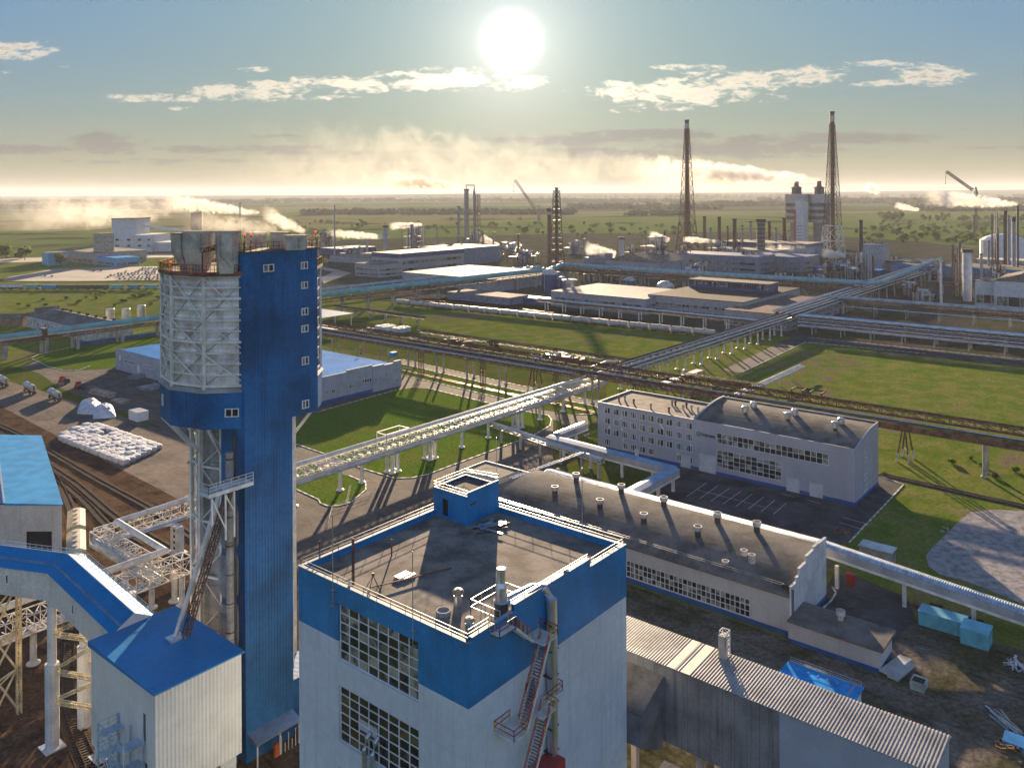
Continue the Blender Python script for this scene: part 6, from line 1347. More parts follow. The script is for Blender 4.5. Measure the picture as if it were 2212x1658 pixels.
for i, (x, yb, yt, r, lb, mm) in enumerate(((1522,545,467,3.4,'first slim rusty column from left in the column row right of the lattice chimney',RSTEEL),(1554,548,468,3.8,'second slim rusty column from left, in the column row beyond the steam',RSTEEL),(1587,560,472,4.4,'thick brown column with a frame at its foot in the column row',RSTEEL),(1604,552,486,2.6,'short slim column between the framed one and the ringed one',STK1),(1622,548,478,3.2,'pale brown slim column just left of the broad ringed column',STK1),(1662,548,478,3.4,'slim brown column just right of the broad ringed column',RSTEEL),(1694,550,470,4.2,'dark rusty column nearest the twin white towers',RSTEEL),(1860,602,475,4.2,'dark lone column right of the white lattice base',BLACK))):
    p, h, r, t = flue(lb, x, yb, yt, r, mm, .92, (), True, 'column', 'process_column')
    if x in (1587, 1554): q = MB(BSTEEL); q.lattice((p.x+r*1.4,p.y-r,0),(p.x+r*1.4,p.y-r,h*(.5 if x == 1587 else .25)), r*2.6, r*2.6, r*1.6, r*.22); q.build('frame', t)
p, h, r, t = flue('broad dark column with pale platform rings in the column row', 1644, 562, 473, 8.5, BSTEEL, 1, (), True, 'column', 'process_column')
for k in range(9): q = MB(LGREY); q.lathe(p+V(0,0,h*(k+1)/10), [(r*1.15,0),(r*1.15,r*.12)], 14); q.build('platform_ring', t)
def twin_towers():
    t = None
    for (px, lb, lift) in ((1721,'left of two far grey prilling towers with a white lift shaft and red stripe',True),(1770,'right of two far grey prilling towers, half behind the tall lattice chimney',False)):
        p = P(px, 531); w = px_m(p, 1); t = thing('prilling_tower', tuple(p), lb, 'tower', 'twin far prilling towers')
        zt, zb = Z(p, 419), Z(p, 480); R = 24*w; DR = mat('drum_sheet', (.44,.42,.38), .7, var=.12)
        m = MB(STK1); m.lathe(p, [(13*w,0),(13*w,zb+1)], 18); m.build('core', t)
        m = MB(DR, mat('drum_recess', (.17,.16,.15), .85)); H4 = (zt-zb)/4
        m.lathe(p+V(0,0,zt-H4*1.25), [(R,0),(R,H4*1.25)], 18, 0)
        for k in range(3): m.lathe(p+V(0,0,zb+H4*.9*k), [(R,0),(R,H4*.42)], 18, 0); m.lathe(p+V(0,0,zb+H4*.9*k+H4*.42), [(R*.93,0),(R*.93,H4*.48)], 18, 1)
        m.build('drum', t)
        m = MB(BSTEEL); a = Z(p, 402); b = Z(p, 393); m.lathe(p+V(0,0,zt), [(11*w,0),(10*w,(a-zt)*.7),(12.5*w,(a-zt)*.8),(5*w,a-zt),(4.5*w,b-zt),(5.2*w,b-zt+1.2)], 14); m.build('exhaust_hood', t)
        if lift:
            c = P(1722, 533); s = 9*w; z2 = Z(c, 434)
            c = c-V(FWD[0],FWD[1],0)*26*w
            m = MB(mat('lift_panel', (.54,.55,.57), .6, var=.08, hline=(6,.4,.12)), BLACK, RED)
            m.box(c.x-s*1.3,c.x+s*1.3,c.y-s,c.y+s,0,z2,0)
            for r in range(5):
                for k in range(3): m.box(c.x-s*1.3-.1,c.x-s*1.3,c.y-s*.5+k*s*.45,c.y-s*.3+k*s*.45,z2*(.18+.07*r),z2*(.2+.07*r),1)
            m.build('lift_shaft', t)
            m = MB(RED); m.box(c.x-s*1.3-.4,c.x-s*1.3-.05,c.y+s*.78,c.y+s*1.15,4,z2*.82); m.build('red_stripe', t)
    q = P(1745, 531); z = Z(q, 462); m = MB(LGREY, BLACK); a = P(1733,531); b = P(1758,531)
    for zz in (Z(q,460), Z(q,476)): m.beam((a.x,a.y,zz),(b.x,b.y,zz), 8*w, 9*w)
    m.build('link_bridge', t)
    p = P(1791,533); m = MB(mat('green_grey_duct', (.18,.24,.24), .6)); m.box(p.x-5*w,p.x+5*w,p.y-4*w,p.y+4*w,0,Z(p,440)); m.build('duct_shaft', t)
twin_towers()

def far_block(label, px, yb, dx, dy, ytop=None, h=None, wm=None, rm=None, rows=0, cols=0, band=None, name='building', cat='building', gable=False, group=None, monitor=False):
    """box building, near corner on the ground at a sight line; dx away along X, dy along Y"""
    p = P(px, yb); h = h or Z(p, ytop); t = thing(name, tuple(p), label, cat, group); x0, x1 = sorted((p.x, p.x+dx)); y0, y1 = sorted((p.y, p.y+dy))
    m = MB(wm or LGREY); m.box(x0,x1,y0,y1,0,h); m.build('wall', t)
    m = MB(rm or FELT); k = .4
    if gable: m.prism([(x0-k,y0-k),(x1+k,y0-k),(x1+k,y1+k),(x0-k,y1+k)], h, h+.3); m.add([(x0-k,y0-k,h+.3),(x0-k,y1+k,h+.3),(x1+k,y1+k,h+.3),(x1+k,y0-k,h+.3),(x0-k,(y0+y1)/2,h+gable),(x1+k,(y0+y1)/2,h+gable)], [(0,3,5,4),(1,4,5,2),(0,4,1),(3,2,5)])
    else: m.box(x0-.2,x1+.2,y0-.2,y1+.2,h,h+.45)
    m.build('roof', t)
    if band: m = MB(band); m.box(x0-.15,x1+.15,y0-.15,y1+.15,h*.80,h-.01); m.build('band', t)
    if rows:                                                    # each window band is one part, its panes are its pattern
        for j in range(rows):
            z0 = h*(.12+.72*j/rows); z1 = z0+h*.36/rows
            for (o, d, L, n_) in (((x0,y1),(0,-1),y1-y0,(-1,0)),((x0,y0),(1,0),x1-x0,(0,-1))):
                k = max(2, int(cols*L/max(y1-y0,1))); window(t, o, d, n_, (L*.04,L*.96,z0,z1), k, 1, -.1, min(.4, L/k*.16), GLASSC, wm or LGREY)
    if monitor:
        m = MB(NAVY, mat('monitor_roof', (.2,.18,.17), .9, spec=.05), GLASSC); xm = x0+(x1-x0)*.55; m.box(xm,xm+16,y0+5,y1-3,h+.46,h+6,0); m.box(xm-.6,xm+16.6,y0+4.5,y1-2.5,h+6,h+6.5,1)
        n = 34
        for i in range(n): a = y0+5+(y1-y0-8)*(i+.15)/n; m.box(xm-.12,xm-.02,a,a+(y1-y0-8)/n*.65,h+2.4,h+5.4,2)
        m.build('roof_monitor', t)
    return t
far_block('left wing of the long grey plant building with a bright sheet roof', 1395, 681, 60, 76, h=10, wm=LGREY, rm=mat('bright_sheet_roof', (.20,.21,.24), .8, spec=.08), rows=2, cols=14)
far_block('middle wing of the long grey plant building with dark roof and glazed roof monitor', 1605, 695, 95, 66, h=11.5, wm=LGREY, rm=mat('dark_plant_roof', (.065,.06,.062), .9, spec=.05), rows=2, cols=22, monitor=True)
far_block('right wing of the long grey plant building with pinkish flat roof', 1700, 716, 90, 38, h=9, wm=LGREY, rm=mat('pink_felt', (.20,.145,.125), .95, spec=.03), rows=2, cols=9)
far_block('wide pale hall with flat sunlit sheet roof before the blue topped block', 1078, 630, 88, 112, h=9, wm=LGREY, rm=mat('bright_sheet_roof', (.5,.5,.52)))
far_block('grey block with a navy blue band under its roof, right of the blue tower', 863, 594, 92, 40, h=20, wm=LGREY, rm=BRICKR, rows=2, cols=5, band=NAVY); far_block('lower grey annex left of the navy banded block', 818, 600, 30, 34, h=12, wm=LGREY, rm=FELT, rows=2, cols=5)
far_block('dark red topped hall behind the navy banded block', 990, 574, 70, 60, h=18, wm=BGREY, rm=BRICKR); far_block('low dusty shed row before the pale grey stack', 800, 572, 60, 70, h=7, wm=LGREY); far_block('blue roofed low shed among steam left of the pale stack', 735, 552, 60, 40, h=8, wm=NAVY, rm=BGREY)
far_block('grey gabled plant hall below the steaming frame in the centre', 1425, 596, 60, 60, h=12, wm=LGREY, rm=FELT, gable=8); far_block('blue grey office row below the column row, left part', 1640, 592, 40, 90, h=16, wm=BGREY, rm=NAVY, rows=2, cols=10); far_block('blue grey office row below the column row, right part', 1735, 588, 45, 66, h=14, wm=BGREY, rm=NAVY, rows=2, cols=8)
far_block('long blue grey hall at the foot of the twin white towers', 1745, 560, 50, 110, h=17, wm=BGREY, rm=FELTD, band=NAVY); far_block('pale hall below the twin towers with steam drifting past', 1680, 566, 40, 80, h=12, wm=LGREY); far_block('tall grey block with blue cap right of the white lattice base', 1905, 590, 26, 22, h=26, wm=LGREY, rm=NAVY)
far_block('blue low shed beside the bend of the light blue conduit', 1900, 602, 20, 60, h=7, wm=NAVY, rm=BROOF); far_block('white tiled compressor house at the right edge, nearer one', 2160, 664, 22, 15, h=17, wm=mat('white_tiles', (.55,.57,.60), .6, var=.1, hline=(3.2,.12,.2), vline=(4,.12,.15)), rm=FELTD, rows=1, cols=3); far_block('larger white tiled compressor house cut by the right edge', 2262, 676, 50, 30, h=19, wm=mat('white_tiles', (.55,.57,.60)), rm=FELTD, rows=1, cols=4, gable=5)
far_block('dark long low building behind the double deck silver rack', 2330, 762, 9, 200, h=5, wm=mat('dark_long_wall', (.13,.13,.15), .8, var=.25, streak=.2), rm=FELTD, rows=1, cols=30); far_block('long blue banded store behind the domed tank foot', 2250, 612, 50, 120, h=10, wm=BGREY, rm=FELTD, band=BROOF)
far_block('flat grey transformer house left of the gallery crossing', 1100, 660, 22, 60, h=5, wm=BGREY, rm=FELT); far_block('low dark blue store along the tanker train', 1360, 676, 8, 74, h=3.5, wm=NAVY, rm=BGREY); far_block('low navy store behind the tanker train, left end', 1180, 660, 10, 46, h=4, wm=NAVY, rm=BGREY)
def white_far_building():
    p = P(222, 545); w = px_m(p, 1); t = thing('hopper_building', tuple(p), 'pale stepped loading building with a square top tower at the far left', 'building')
    f, r = V(*FWD,0), V(*RGT,0); W = mat('pale_blue_white', (.50,.52,.55), .7, var=.08, hline=(8,.5,.10))
    def bx(m, x0, x1, ya, yt, dep, mi=0, o=0):
        a = p+r*(x0-222)*w+f*o; b = p+r*(x1-222)*w+f*o; m.prism([a, b, b+f*dep, a+f*dep], Z(p,ya) if ya < 545 else 0, Z(p,yt), mi)
    m = MB(W); bx(m,222,328,545,508,60); m.build('wall', t); m = MB(W); bx(m,237,290,508,474,44,0,6); m.build('top_tower', t); m = MB(FELT); bx(m,236,291,474,472,46,0,5); m.build('roof', t)
    for x in (250,275,298,318):
        for y in (520,533): m = MB(GLASS); bx(m, x, x+7, y, y-4, .4, 0, -.4); m.build('window', t)
    m = MB(W); a = p+r*70*w+f*30; b = p+r*150*w+f*60; m.beam(a+V(0,0,Z(p,490)), b+V(0,0,Z(p,505)), 14*w*.5, 6*w); m.build('gallery_arm', t)
    m = MB(W); bx(m,328,420,548,525,50,0,10); m.build('low_wing', t)
white_far_building()
far_block('low pinkish house with a turquoise end beyond the car park', 205, 572, 60, 110, h=13, wm=mat('pink_plaster', (.36,.31,.29), .8, var=.1), rm=FELTD, rows=1, cols=8); far_block('tall tan shaft block of the pinkish house', 216, 570, 16, 16, h=34, wm=mat('tan_plaster', (.38,.33,.28), .8)); far_block('bright turquoise low pavilion by the car park', 250, 576, 26, 66, h=9, wm=mat('turquoise_wall', (.09,.36,.55), .6, var=.1), rm=BROOF, rows=1, cols=6); far_block('turquoise end block of the pinkish house', 104, 574, 20, 16, h=14, wm=mat('turquoise_wall', (.09,.36,.55)))
flue('rough dark square prill shaft standing in steam far left', 425, 496, 436, 12, BSTEEL, 1, (), False, 'tower', 'far_tower')

def process_unit(label, px, yb, yt, wpx, seed, dens=1.0):
    """open steel structure with floors, vessels and pipes"""
    rr = random.Random(seed); p = P(px, yb); h = Z(p, yt); w = px_m(p, wpx); d = w*.7; t = thing('process_unit', tuple(p), label, 'process plant')
    f = MB(BSTEEL, RSTEEL); nx, ny, nz = max(2, int(w/9)), max(1, int(d/10)), max(2, int(h/7)); k = max(.4, px_m(p,.95))
    X = [p.x-w/2+w*i/nx for i in range(nx+1)]; Y = [p.y-d/2+d*i/ny for i in range(ny+1)]
    tops = {}
    for i, x in enumerate(X):
        for j, y in enumerate(Y): tops[i,j] = h*rr.choice((.6,.75,.9,1)); f.beam((x,y,0),(x,y,tops[i,j]), k, k, rr.choice((0,1)))
    for q in range(1, nz+1):
        z = h*q/nz
        for i in range(nx):
            for j in range(ny):
                if z <= min(tops[i,j], tops[i+1,j+1])+.1 and rr.random() < .92: f.box(X[i],X[i+1],Y[j],Y[j+1],z-.25+.01*((i+j)%2),z+.01*((i+j)%2))
                if z <= tops[i,j]: f.beam((X[i],Y[j],z),(X[i+1],Y[j],z), k*.8, k*.8, 1); f.beam((X[i],Y[j],z-h/nz),(X[i+1],Y[j],z), k*.5, k*.5) if rr.random() < .4 else None
    f.build('frame', t)
    for q in range(int(6*dens)+2):
        m = MB(rr.choice((STK1, BSTEEL, LGREY, SILVER, RSTEEL))); x, y = p.x+rr.uniform(-.45,.45)*w, p.y+rr.uniform(-.6,.3)*d; r = rr.uniform(.035,.085)*w; hh = h*rr.uniform(.5,1.1)
        m.lathe((x,y,0), [(r,0),(r,hh*.95),(r*.5,hh)], 12); m.build('vessel', t, smooth=False)
    for q in range(int(4*dens)+1):
        m = MB(rr.choice((SILVER, LGREY, NAVY))); x, y, z = p.x+rr.uniform(-.3,.3)*w, p.y+rr.uniform(-.5,.2)*d, h*rr.uniform(.2,.8); m.tube((x,y-w*.15,z),(x,y+w*.15,z), w*rr.uniform(.05,.09), 12); m.build('drum', t)
    m = MB(SILVER, BSTEEL, WSTEEL)
    for q in range(int(20*dens)):
        x, y = p.x+rr.uniform(-.5,.5)*w, p.y+rr.uniform(-.7,.4)*d; z = h*rr.uniform(.2,1.02); m.path([(x,y,0),(x,y,z),(x+rr.uniform(-.3,.3)*w,y,z)], max(.25,px_m(p,.6)), 6, rr.choice((0,1,2)))
    m.build('pipework', t); return t
process_unit('steaming steel process frame with tall pipes left of the grey gabled hall', 1412, 586, 512, 56, 1, 1.6)
process_unit('brown open process frame with drums at the foot of the lattice chimney', 1470, 580, 530, 34, 2)
process_unit('distant process frame under a small steam plume right of the pale stack', 893, 545, 487, 40, 3, 1.5)
process_unit('brown process frame at the foot of the tall slender reaction column', 1024, 530, 500, 36, 4)
process_unit('dense process frame below the white lattice base', 1800, 602, 560, 70, 5, 2)
process_unit('dark process frame around the lone dark column', 1862, 606, 545, 44, 6, 1.2)
process_unit('process frame with pale vessels behind the blue grey office row', 1590, 575, 535, 50, 7)
process_unit('low brown process frame left of the twin towers', 1680, 548, 505, 34, 8)
process_unit('process frame with grey drums beside the large pale vessel', 2130, 640, 605, 44, 9)
process_unit('tall rusty lift frame before the domed tank', 2150, 588, 462, 16, 10, .4)
process_unit('blue lattice stair tower leaning beside the large pale vessel', 2068, 640, 520, 18, 12, .5)
process_unit('small far process frame in haze left of the slender column', 700, 532, 496, 40, 13)
process_unit('low far process frame along the sunlit pipes, centre left', 1100, 548, 522, 50, 14)
process_unit('low hazy process frame behind the red banded chimney', 1240, 548, 520, 40, 15)
process_unit('far process frame right of the cooling cells', 1360, 560, 528, 26, 16)
process_unit('process frame with tanks near the bend of the light blue conduit', 1960, 590, 565, 50, 17)
process_unit('small process frame with drums at the rack junction', 1880, 640, 605, 40, 18)
process_unit('low silver piped unit between the dark store and the grey vent poles', 1990, 650, 622, 60, 19)
for k, (px, yb, yt, w, lb) in enumerate((
    (1545,566,520,40,'process frame with silver drums left of the framed column'),(1618,584,540,46,'process frame crowded with pipes before the ringed column'),(1665,576,545,40,'low process frame right of the ringed column'),
    (1330,604,575,44,'low piped frame just behind the light blue conduit, centre'),(1275,604,578,40,'low piped frame behind the light blue conduit, left of the pale upright vessel'),(1500,602,566,50,'brown pipe frame before the blue grey office row'),
    (1840,588,548,44,'process frame between the white lattice base and dark column'),(1915,582,552,50,'low frame of pipes beyond the grey block with the blue cap'),(2010,606,575,44,'process frame behind the thin white vent pole'),
    (2075,606,572,40,'process frame behind the large pale vessel'),(2150,622,575,46,'process frame below the domed tank and dark stacks'),(2185,640,590,40,'process frame with pipes above the white tiled house'),
    (1960,636,605,50,'low dark process frame by the vent pole foot'),(1050,560,536,60,'low hazy pipe frame beyond the dark red topped hall'),(1130,566,540,56,'hazy pipe frame left of the red banded chimney'),
    (960,552,526,44,'hazy pipe frame below the slender column, left side'),(760,560,532,46,'hazy frame among the low sheds right of the tower'),(665,545,515,40,'hazy frame touching the tower edge'),
    (1145,600,575,44,'pipe frame between the flat sunlit hall and the dark silos'),(1760,620,590,46,'low pipe frame with silver ducts before the light blue conduit'),(1690,616,588,46,'pipe frame with silver ducts left of the conduit bend'))):
    process_unit(lb, px, yb, yt, w, 40+k, 1.3)
for k, (px, yb, yt, r, mm, lb) in enumerate((
    (1400,560,505,2.6,STK1,'slim pale column over the central process frame'),(1437,566,500,2.6,RSTEEL,'slim rusty column right of the central process frame'),(1535,556,492,2.4,STK1,'short pale column between the first two rusty columns'),
    (1572,552,488,2.2,RSTEEL,'short rusty column left of the framed brown column'),(1676,552,492,2.6,STK1,'short pale column just left of the twin towers'),(1885,575,520,2.6,STK1,'short pale column right of the dark lone column'),
    (1905,560,525,2.2,RSTEEL,'short rusty post beyond the grey block with the blue cap'),(2058,600,528,2.6,BSTEEL,'brown column left of the large pale vessel'),(2136,600,520,2.6,STK1,'pale column just left of the domed tank'),
    (2155,612,505,2.4,BSTEEL,'brown column in front of the domed tank'),(905,540,480,1.8,BSTEEL,'thin dark post above the distant process frame'),(944,536,492,2.0,STK1,'thin pale post between the process frame and the slender column'),
    (1066,545,500,2.0,STK1,'thin pale post right of the slender column'),(1120,556,505,2.2,RSTEEL,'thin rusty post under the crane'),(1262,566,515,2.2,STK1,'thin pale post right of the lattice flare'))):
    flue(lb, px, yb, yt, r, mm, .92, (), True, 'column', 'process_column')
def cooling_cells():
    p = P(1295, 582); w = px_m(p, 1); t = thing('cooling_tower', tuple(p), 'blue grey cooling tower row with three fan stacks under rising steam', 'cooling tower')
    m = MB(BGREY); x0, y0 = p.x-6, p.y-36*w; m.box(x0, x0+34*w, y0, y0+66*w, 0, Z(p,556)); m.build('casing', t)
    for k in range(3): m = MB(BGREY, BLACK); m.box(x0+8*w,x0+22*w,y0+(8+20*k)*w,y0+(22+20*k)*w,Z(p,556),Z(p,546)); m.box(x0+9*w,x0+21*w,y0+(9+20*k)*w,y0+(21+20*k)*w,Z(p,546),Z(p,546)+.3,1); m.build('fan_stack', t)
cooling_cells()
def tanks():
    def tank(px, yb, yt, rpx, mm, lb, dome=.2, group=None, name='storage_tank'):
        p = P(px, yb); h = Z(p, yt); r = px_m(p, rpx); t = thing(name, tuple(p), lb, 'tank', group); m = MB(mm); m.lathe(p, [(r,0),(r,h)], 24); m.build('shell', t, smooth=False)
        m = MB(mm if dome > .3 and rpx > 40 else mat('pale_roof_metal', (.55,.53,.50), .45, .3)); m.lathe(p+V(0,0,h), [(r*1.02,0),(r*.75,r*dome*.55),(r*.4,r*dome*.9),(.1,r*dome)], 24); m.build('dome', t); 
        m = MB(LGREY); m.rail([(p.x-r*.7,p.y-r*.72,h),(p.x-r*.99,p.y,h)], 1.2, .12, 3); m.beam((p.x-r*1.02,p.y,0),(p.x-r*1.02,p.y,h), .5, .5); m.build('ladder', t); return t
    tank(2166, 562, 519, 44, mat('white_tank', (.66,.66,.66), .5, var=.06, streak=.08), 'big white domed tank at the right edge of the plant', .33)
    tank(1187, 628, 592, 17, mat('navy_tank', (.03,.06,.17), .5, var=.1), 'dark blue silo with a pale cone roof below the chimneys', .75, name='silo'); tank(1214, 628, 602, 11, MATS['navy_tank'], 'smaller dark blue silo between the cone roofed silo and silver tank', .5, name='silo')
    tank(1231, 632, 604, 16, mat('steel_tank', (.55,.53,.50), .3, .8), 'bare silver tank beside the dark blue silos', .12); tank(1360, 622, 605, 14, MATS['navy_tank'], 'low dark blue tank with cone roof behind the grey plant building', .5); tank(1437, 634, 618, 20, mat('steel_tank', (.55,.53,.5)), 'wide cone roofed tank peeking over the grey plant building', .6)
    for k, (x, lb) in enumerate(((1955,'left tan tank of three in a row beyond the rack junction'),(1990,'middle tan tank of three in a row beyond the rack junction'),(2021,'right tan tank of three in a row beyond the rack junction'))): tank(x, 580, 561, 15, mat('tan_tank', (.42,.33,.22), .5, .2), lb, .12, 'tan tanks beyond the rack junction')
    p = P(2166, 585); m = MB(CONC); r = px_m(p, 48); m.box(p.x-10,p.x+20,p.y-r,p.y+r,0,Z(p,560)); m.build('tank_plinth', None, 'grey concrete block in front of the big white domed tank', 'wall')
    p = P(2195, 566); p.z = 0
tanks()
def crane(label, px, yb, y1, bx, by, tip, tail):
    p = P(px, yb); f, r = V(*FWD,0), V(*RGT,0); t = thing('crane', tuple(p), label, 'crane'); at = lambda x, y: p+r*px_m(p, x-px)+V(0,0,Z(p,y)); w = px_m(p, 1)
    m = MB(BSTEEL); m.lattice(p, at(px,y1), 4*w, 4*w, 5*w, .9*w); m.build('mast', t)
    m = MB(BSTEEL); m.lattice(at(bx,by), at(*tip), 4.2*w, 4.2*w, 5*w, 1.0*w); m.build('boom', t)
    m = MB(BLACK); m.beam(at(px+1,y1-2), at((tip[0]*2+bx)/3,(tip[1]*2+by)/3), .7*w, .7*w); m.beam(at(*tip), at(tip[0]-1,tip[1]+22), .7*w, .7*w); m.box(*[c for q in (at(tip[0]-1,tip[1]+23),) for c in (q.x-1.2*w,q.x+1.2*w,q.y-1.2*w,q.y+1.2*w,q.z-2*w,q.z)]); m.build('cable', t)
    m = MB(BSTEEL); m.beam(at(*tail), at(px,y1-8), 3*w, 3*w); m.build('counter_jib', t)
crane('lattice tower crane with raised boom left of the lattice flare, against the sky', 1163, 478, 452, 1160, 462, (1111,389), (1166,445))
crane('lattice crane boom rising from the steam at the far right', 2108, 500, 412, 2100, 412, (2044,372), (2112,420))

# ------------------------------------------------------------------ 9. trains and cars
def tank_wagon_proto():
    t = thing('tank_wagon', (430, 214, .2), 'pale cylindrical tank wagon in the long train beside the meadow', 'wagon', 'tank wagons in the long train'); b = V(430,214,.2)
    m = MB(mat('pale_tank_wagon', (.50,.47,.43), .45, .25, var=.12, streak=.2)); m.path([b+V(0,-6,2.6),b+V(0,-5.6,2.6),b+V(0,5.6,2.6),b+V(0,6,2.6)], 1.55, 14); m.build('tank', t, smooth=False)
    m = MB(BLACK); m.beam(b+V(0,-6.3,.95), b+V(0,6.3,.95), 2.2, .35)
    for y in (-4.8,-3,3,4.8):
        for x in (-.8,.8): m.tube(b+V(x-.08,y,.5), b+V(x+.08,y,.5), .45, 10)
    m.build('bogie', t); m = MB(BSTEEL); m.lathe(b+V(0,0,4.05), [(.6,0),(.6,.5)], 10); m.beam(b+V(0,-1.2,4.3), b+V(0,1.2,4.3), .8, .1); m.build('hatch', t); return t
TW = tank_wagon_proto()
L0, L1 = P(1522,718,2.5), P(842,650,2.5)
n = 18
for k in range(n):
    q = L0.lerp(L1, k/n); loc = (q.x, q.y, .3); d = L1-L0
    if k == 0: TW.location = loc; TW.rotation_euler = (0,0,math.atan2(d.y,d.x)-pi/2)
    else: dup(TW, loc, math.atan2(d.y,d.x)-pi/2)
TW2 = dup(TW, (P(1290,668,2).x, P(1290,668,2).y, .3), 0, 'pale cylindrical tank wagon in the long train beside the meadow'); bpy.data.objects.remove(TW2)
for o in [o for o in bpy.data.objects if o.parent is None and o.name.startswith('tank_wagon') is False and o.get('category') is None and o.get('kind') is None and o.type == 'MESH']: bpy.data.objects.remove(o)
def freight_train():
    f = V(*FWD,0); r = V(*RGT,0)
    a = P(-20,622,1.5); b = P(345,622,1.5); a.z = b.z = 0; d = (b-a).normalized(); n = V(-d.y,d.x,0); L = (b-a).length; cols = [('pale silver tank wagon at the left end of the far left train',SILVER,0),('pale silver tank wagon, second in the far left train',SILVER,0),('turquoise hopper wagon left of the blue wagon in the far left train',TEAL,1),('bright blue open wagon in the far left train',mat('wagon_blue', (.03,.22,.42), .6),2),('dark box wagon, first after the blue wagon in the far left train',BLACK,2),('dark box wagon, second after the blue wagon in the far left train',BLACK,2),('dark box wagon, third after the blue wagon in the far left train',BLACK,2),('turquoise hopper wagon after the dark wagons in the far left train',TEAL,1),('turquoise hopper wagon, second from the tower in the far left train',mat('blue_green_wagon', (.07,.27,.38), .6),1),('turquoise hopper wagon nearest the tower in the far left train',TEAL,1)]
    W = L/len(cols)
    for k, (lb, mm, kind) in enumerate(cols):
        c = a+d*W*(k+.5); t = thing('freight_wagon', tuple(c), lb, 'wagon', 'freight wagons in the far left train'); l = W*.46
        m = MB(mm)
        if kind == 0: m.path([c-d*l+V(0,0,2.7), c-d*(l-.4)+V(0,0,2.7), c+d*(l-.4)+V(0,0,2.7), c+d*l+V(0,0,2.7)], 1.5, 12)
        elif kind == 1:
            vs = [c+d*s*q+n*e*w+V(0,0,z) for z, q, w in ((1.3,l*.62,1.2),(4.4,l*.98,1.6)) for s, e in ((-1,-1),(1,-1),(1,1),(-1,1))]; m.add(vs, [(0,3,2,1),(4,5,6,7),(0,1,5,4),(1,2,6,5),(2,3,7,6),(3,0,4,7)])
        else: m.beam(c-d*l+V(0,0,2.7), c+d*l+V(0,0,2.7), 3.1, 3.0)
        m.build('body', t); m = MB(BLACK); m.beam(c-d*l*1.02+V(0,0,1.0), c+d*l*1.02+V(0,0,1.0), 2.0, .4)
        for s in (-.75,-.55,.55,.75):
            for e in (-.8,.8): m.tube(c+d*l*s+n*(e-.1)+V(0,0,.5), c+d*l*s+n*(e+.1)+V(0,0,.5), .48, 10)
        m.build('bogie', t)
freight_train()
def car_proto(name, m_):
    t = thing('parked_car', (0,0,0), name, 'car', 'cars in the far left car park'); L, W = 4.4, 1.75
    b = MB(m_); pr = [(-2.2,.35),(2.2,.35),(2.2,.75),(1.9,.92),(1.0,1.0),(.45,1.42),(-1.0,1.45),(-1.75,1.02),(-2.2,.95)]
    b.add([(x,-W/2,z) for x, z in pr]+[(x,W/2,z) for x, z in pr], [tuple(range(9)), tuple(range(9,18))[::-1]]+[(i,(i+1)%9,9+(i+1)%9,9+i) for i in range(9)]); b.build('body', t)
    g = MB(GLASS); g.add([(.98,-.75,1.03),(.98,.75,1.03),(.5,.7,1.4),(.5,-.7,1.4)], [(0,1,2,3)])
    for y in (-W/2-.01, W/2+.01): g.add([(.85,y,1.03),(.42,y,1.36),(-.95,y,1.38),(-1.5,y,1.05)], [(0,1,2,3)])
    g.build('window', t); w = MB(BLACK)
    for x in (-1.35,1.35):
        for y in (-W/2+.05,W/2-.05): w.tube((x,y-.1,.33),(x,y+.1,.33), .33, 12)
    w.build('wheel', t); return t
def cars():
    rr = random.Random(21)
    CM = [('white',(.6,.6,.6)),('dark blue',(.03,.05,.12)),('black',(.02,.02,.022)),('silver',(.38,.39,.41)),('grey',(.16,.17,.18))]
    protos = [car_proto(f'small {n} car parked in the far left car park', mat('car_paint_'+n.replace(' ','_'), c, .28, .2, var=.05)) for n, c in CM]
    used = set(); spots = []
    for row, (y, x0, x1, k) in enumerate(((580,305,345,6),(584,292,348,9),(588,268,346,11),(592,252,346,13),(596,236,345,14),(600,222,345,15),(604,256,345,10))):
        for i in range(k):
            if rr.random() < .82: spots.append((x0+(x1-x0)*(i+.5)/k+rr.uniform(-1,1), y+rr.uniform(-.7,.7)))
    spots += [(98,597),(113,598),(205,586),(218,586),(300,566),(308,568),(228,566)]
    for x, y in spots:
        i = rr.randrange(5); p = P(x, y); a = YAW+rr.choice((.35,.35+pi))+rr.uniform(-.08,.08)
        if i not in used: used.add(i); protos[i].location = (p.x,p.y,.12); protos[i].rotation_euler = (0,0,a)
        else: dup(protos[i], (p.x,p.y,.12), a)
    for k in range(5):
        if k not in used: protos[k].location = (P(260,590).x, P(260,590).y, .12)
    p = P(1000, 0+700) if False else None
cars()
# ------------------------------------------------------------------ 10. trees, bushes, woods
def leafmat(name, c1, c2):
    m = bpy.data.materials.new(name); m.use_nodes = True; g = NT(m.node_tree); b = g.n['Principled BSDF']; ge = g.node('ShaderNodeNewGeometry')
    n = g.noise(ge.outputs['Position'], .12, 3, .6); f = g.m('MULTIPLY_ADD', ge.outputs['Random Per Island'], .6, g.m('MULTIPLY', n, .4))
    g.put(b.inputs['Base Color'], g.mix(f, c1, c2)); b.inputs['Roughness'].default_value = .8; b.inputs['Specular IOR Level'].default_value = .15
    tr = g.node('ShaderNodeBsdfTranslucent'); g.put(tr.inputs['Color'], g.mix(f, tuple(c*1.6 for c in c1), tuple(c*1.6 for c in c2)))
    mx = g.node('ShaderNodeMixShader'); mx.inputs[0].default_value = .4; g.l.new(b.outputs[0], mx.inputs[1]); g.l.new(tr.outputs[0], mx.inputs[2])
    g.l.new(mx.outputs[0], g.n['Material Output'].inputs['Surface']); return m
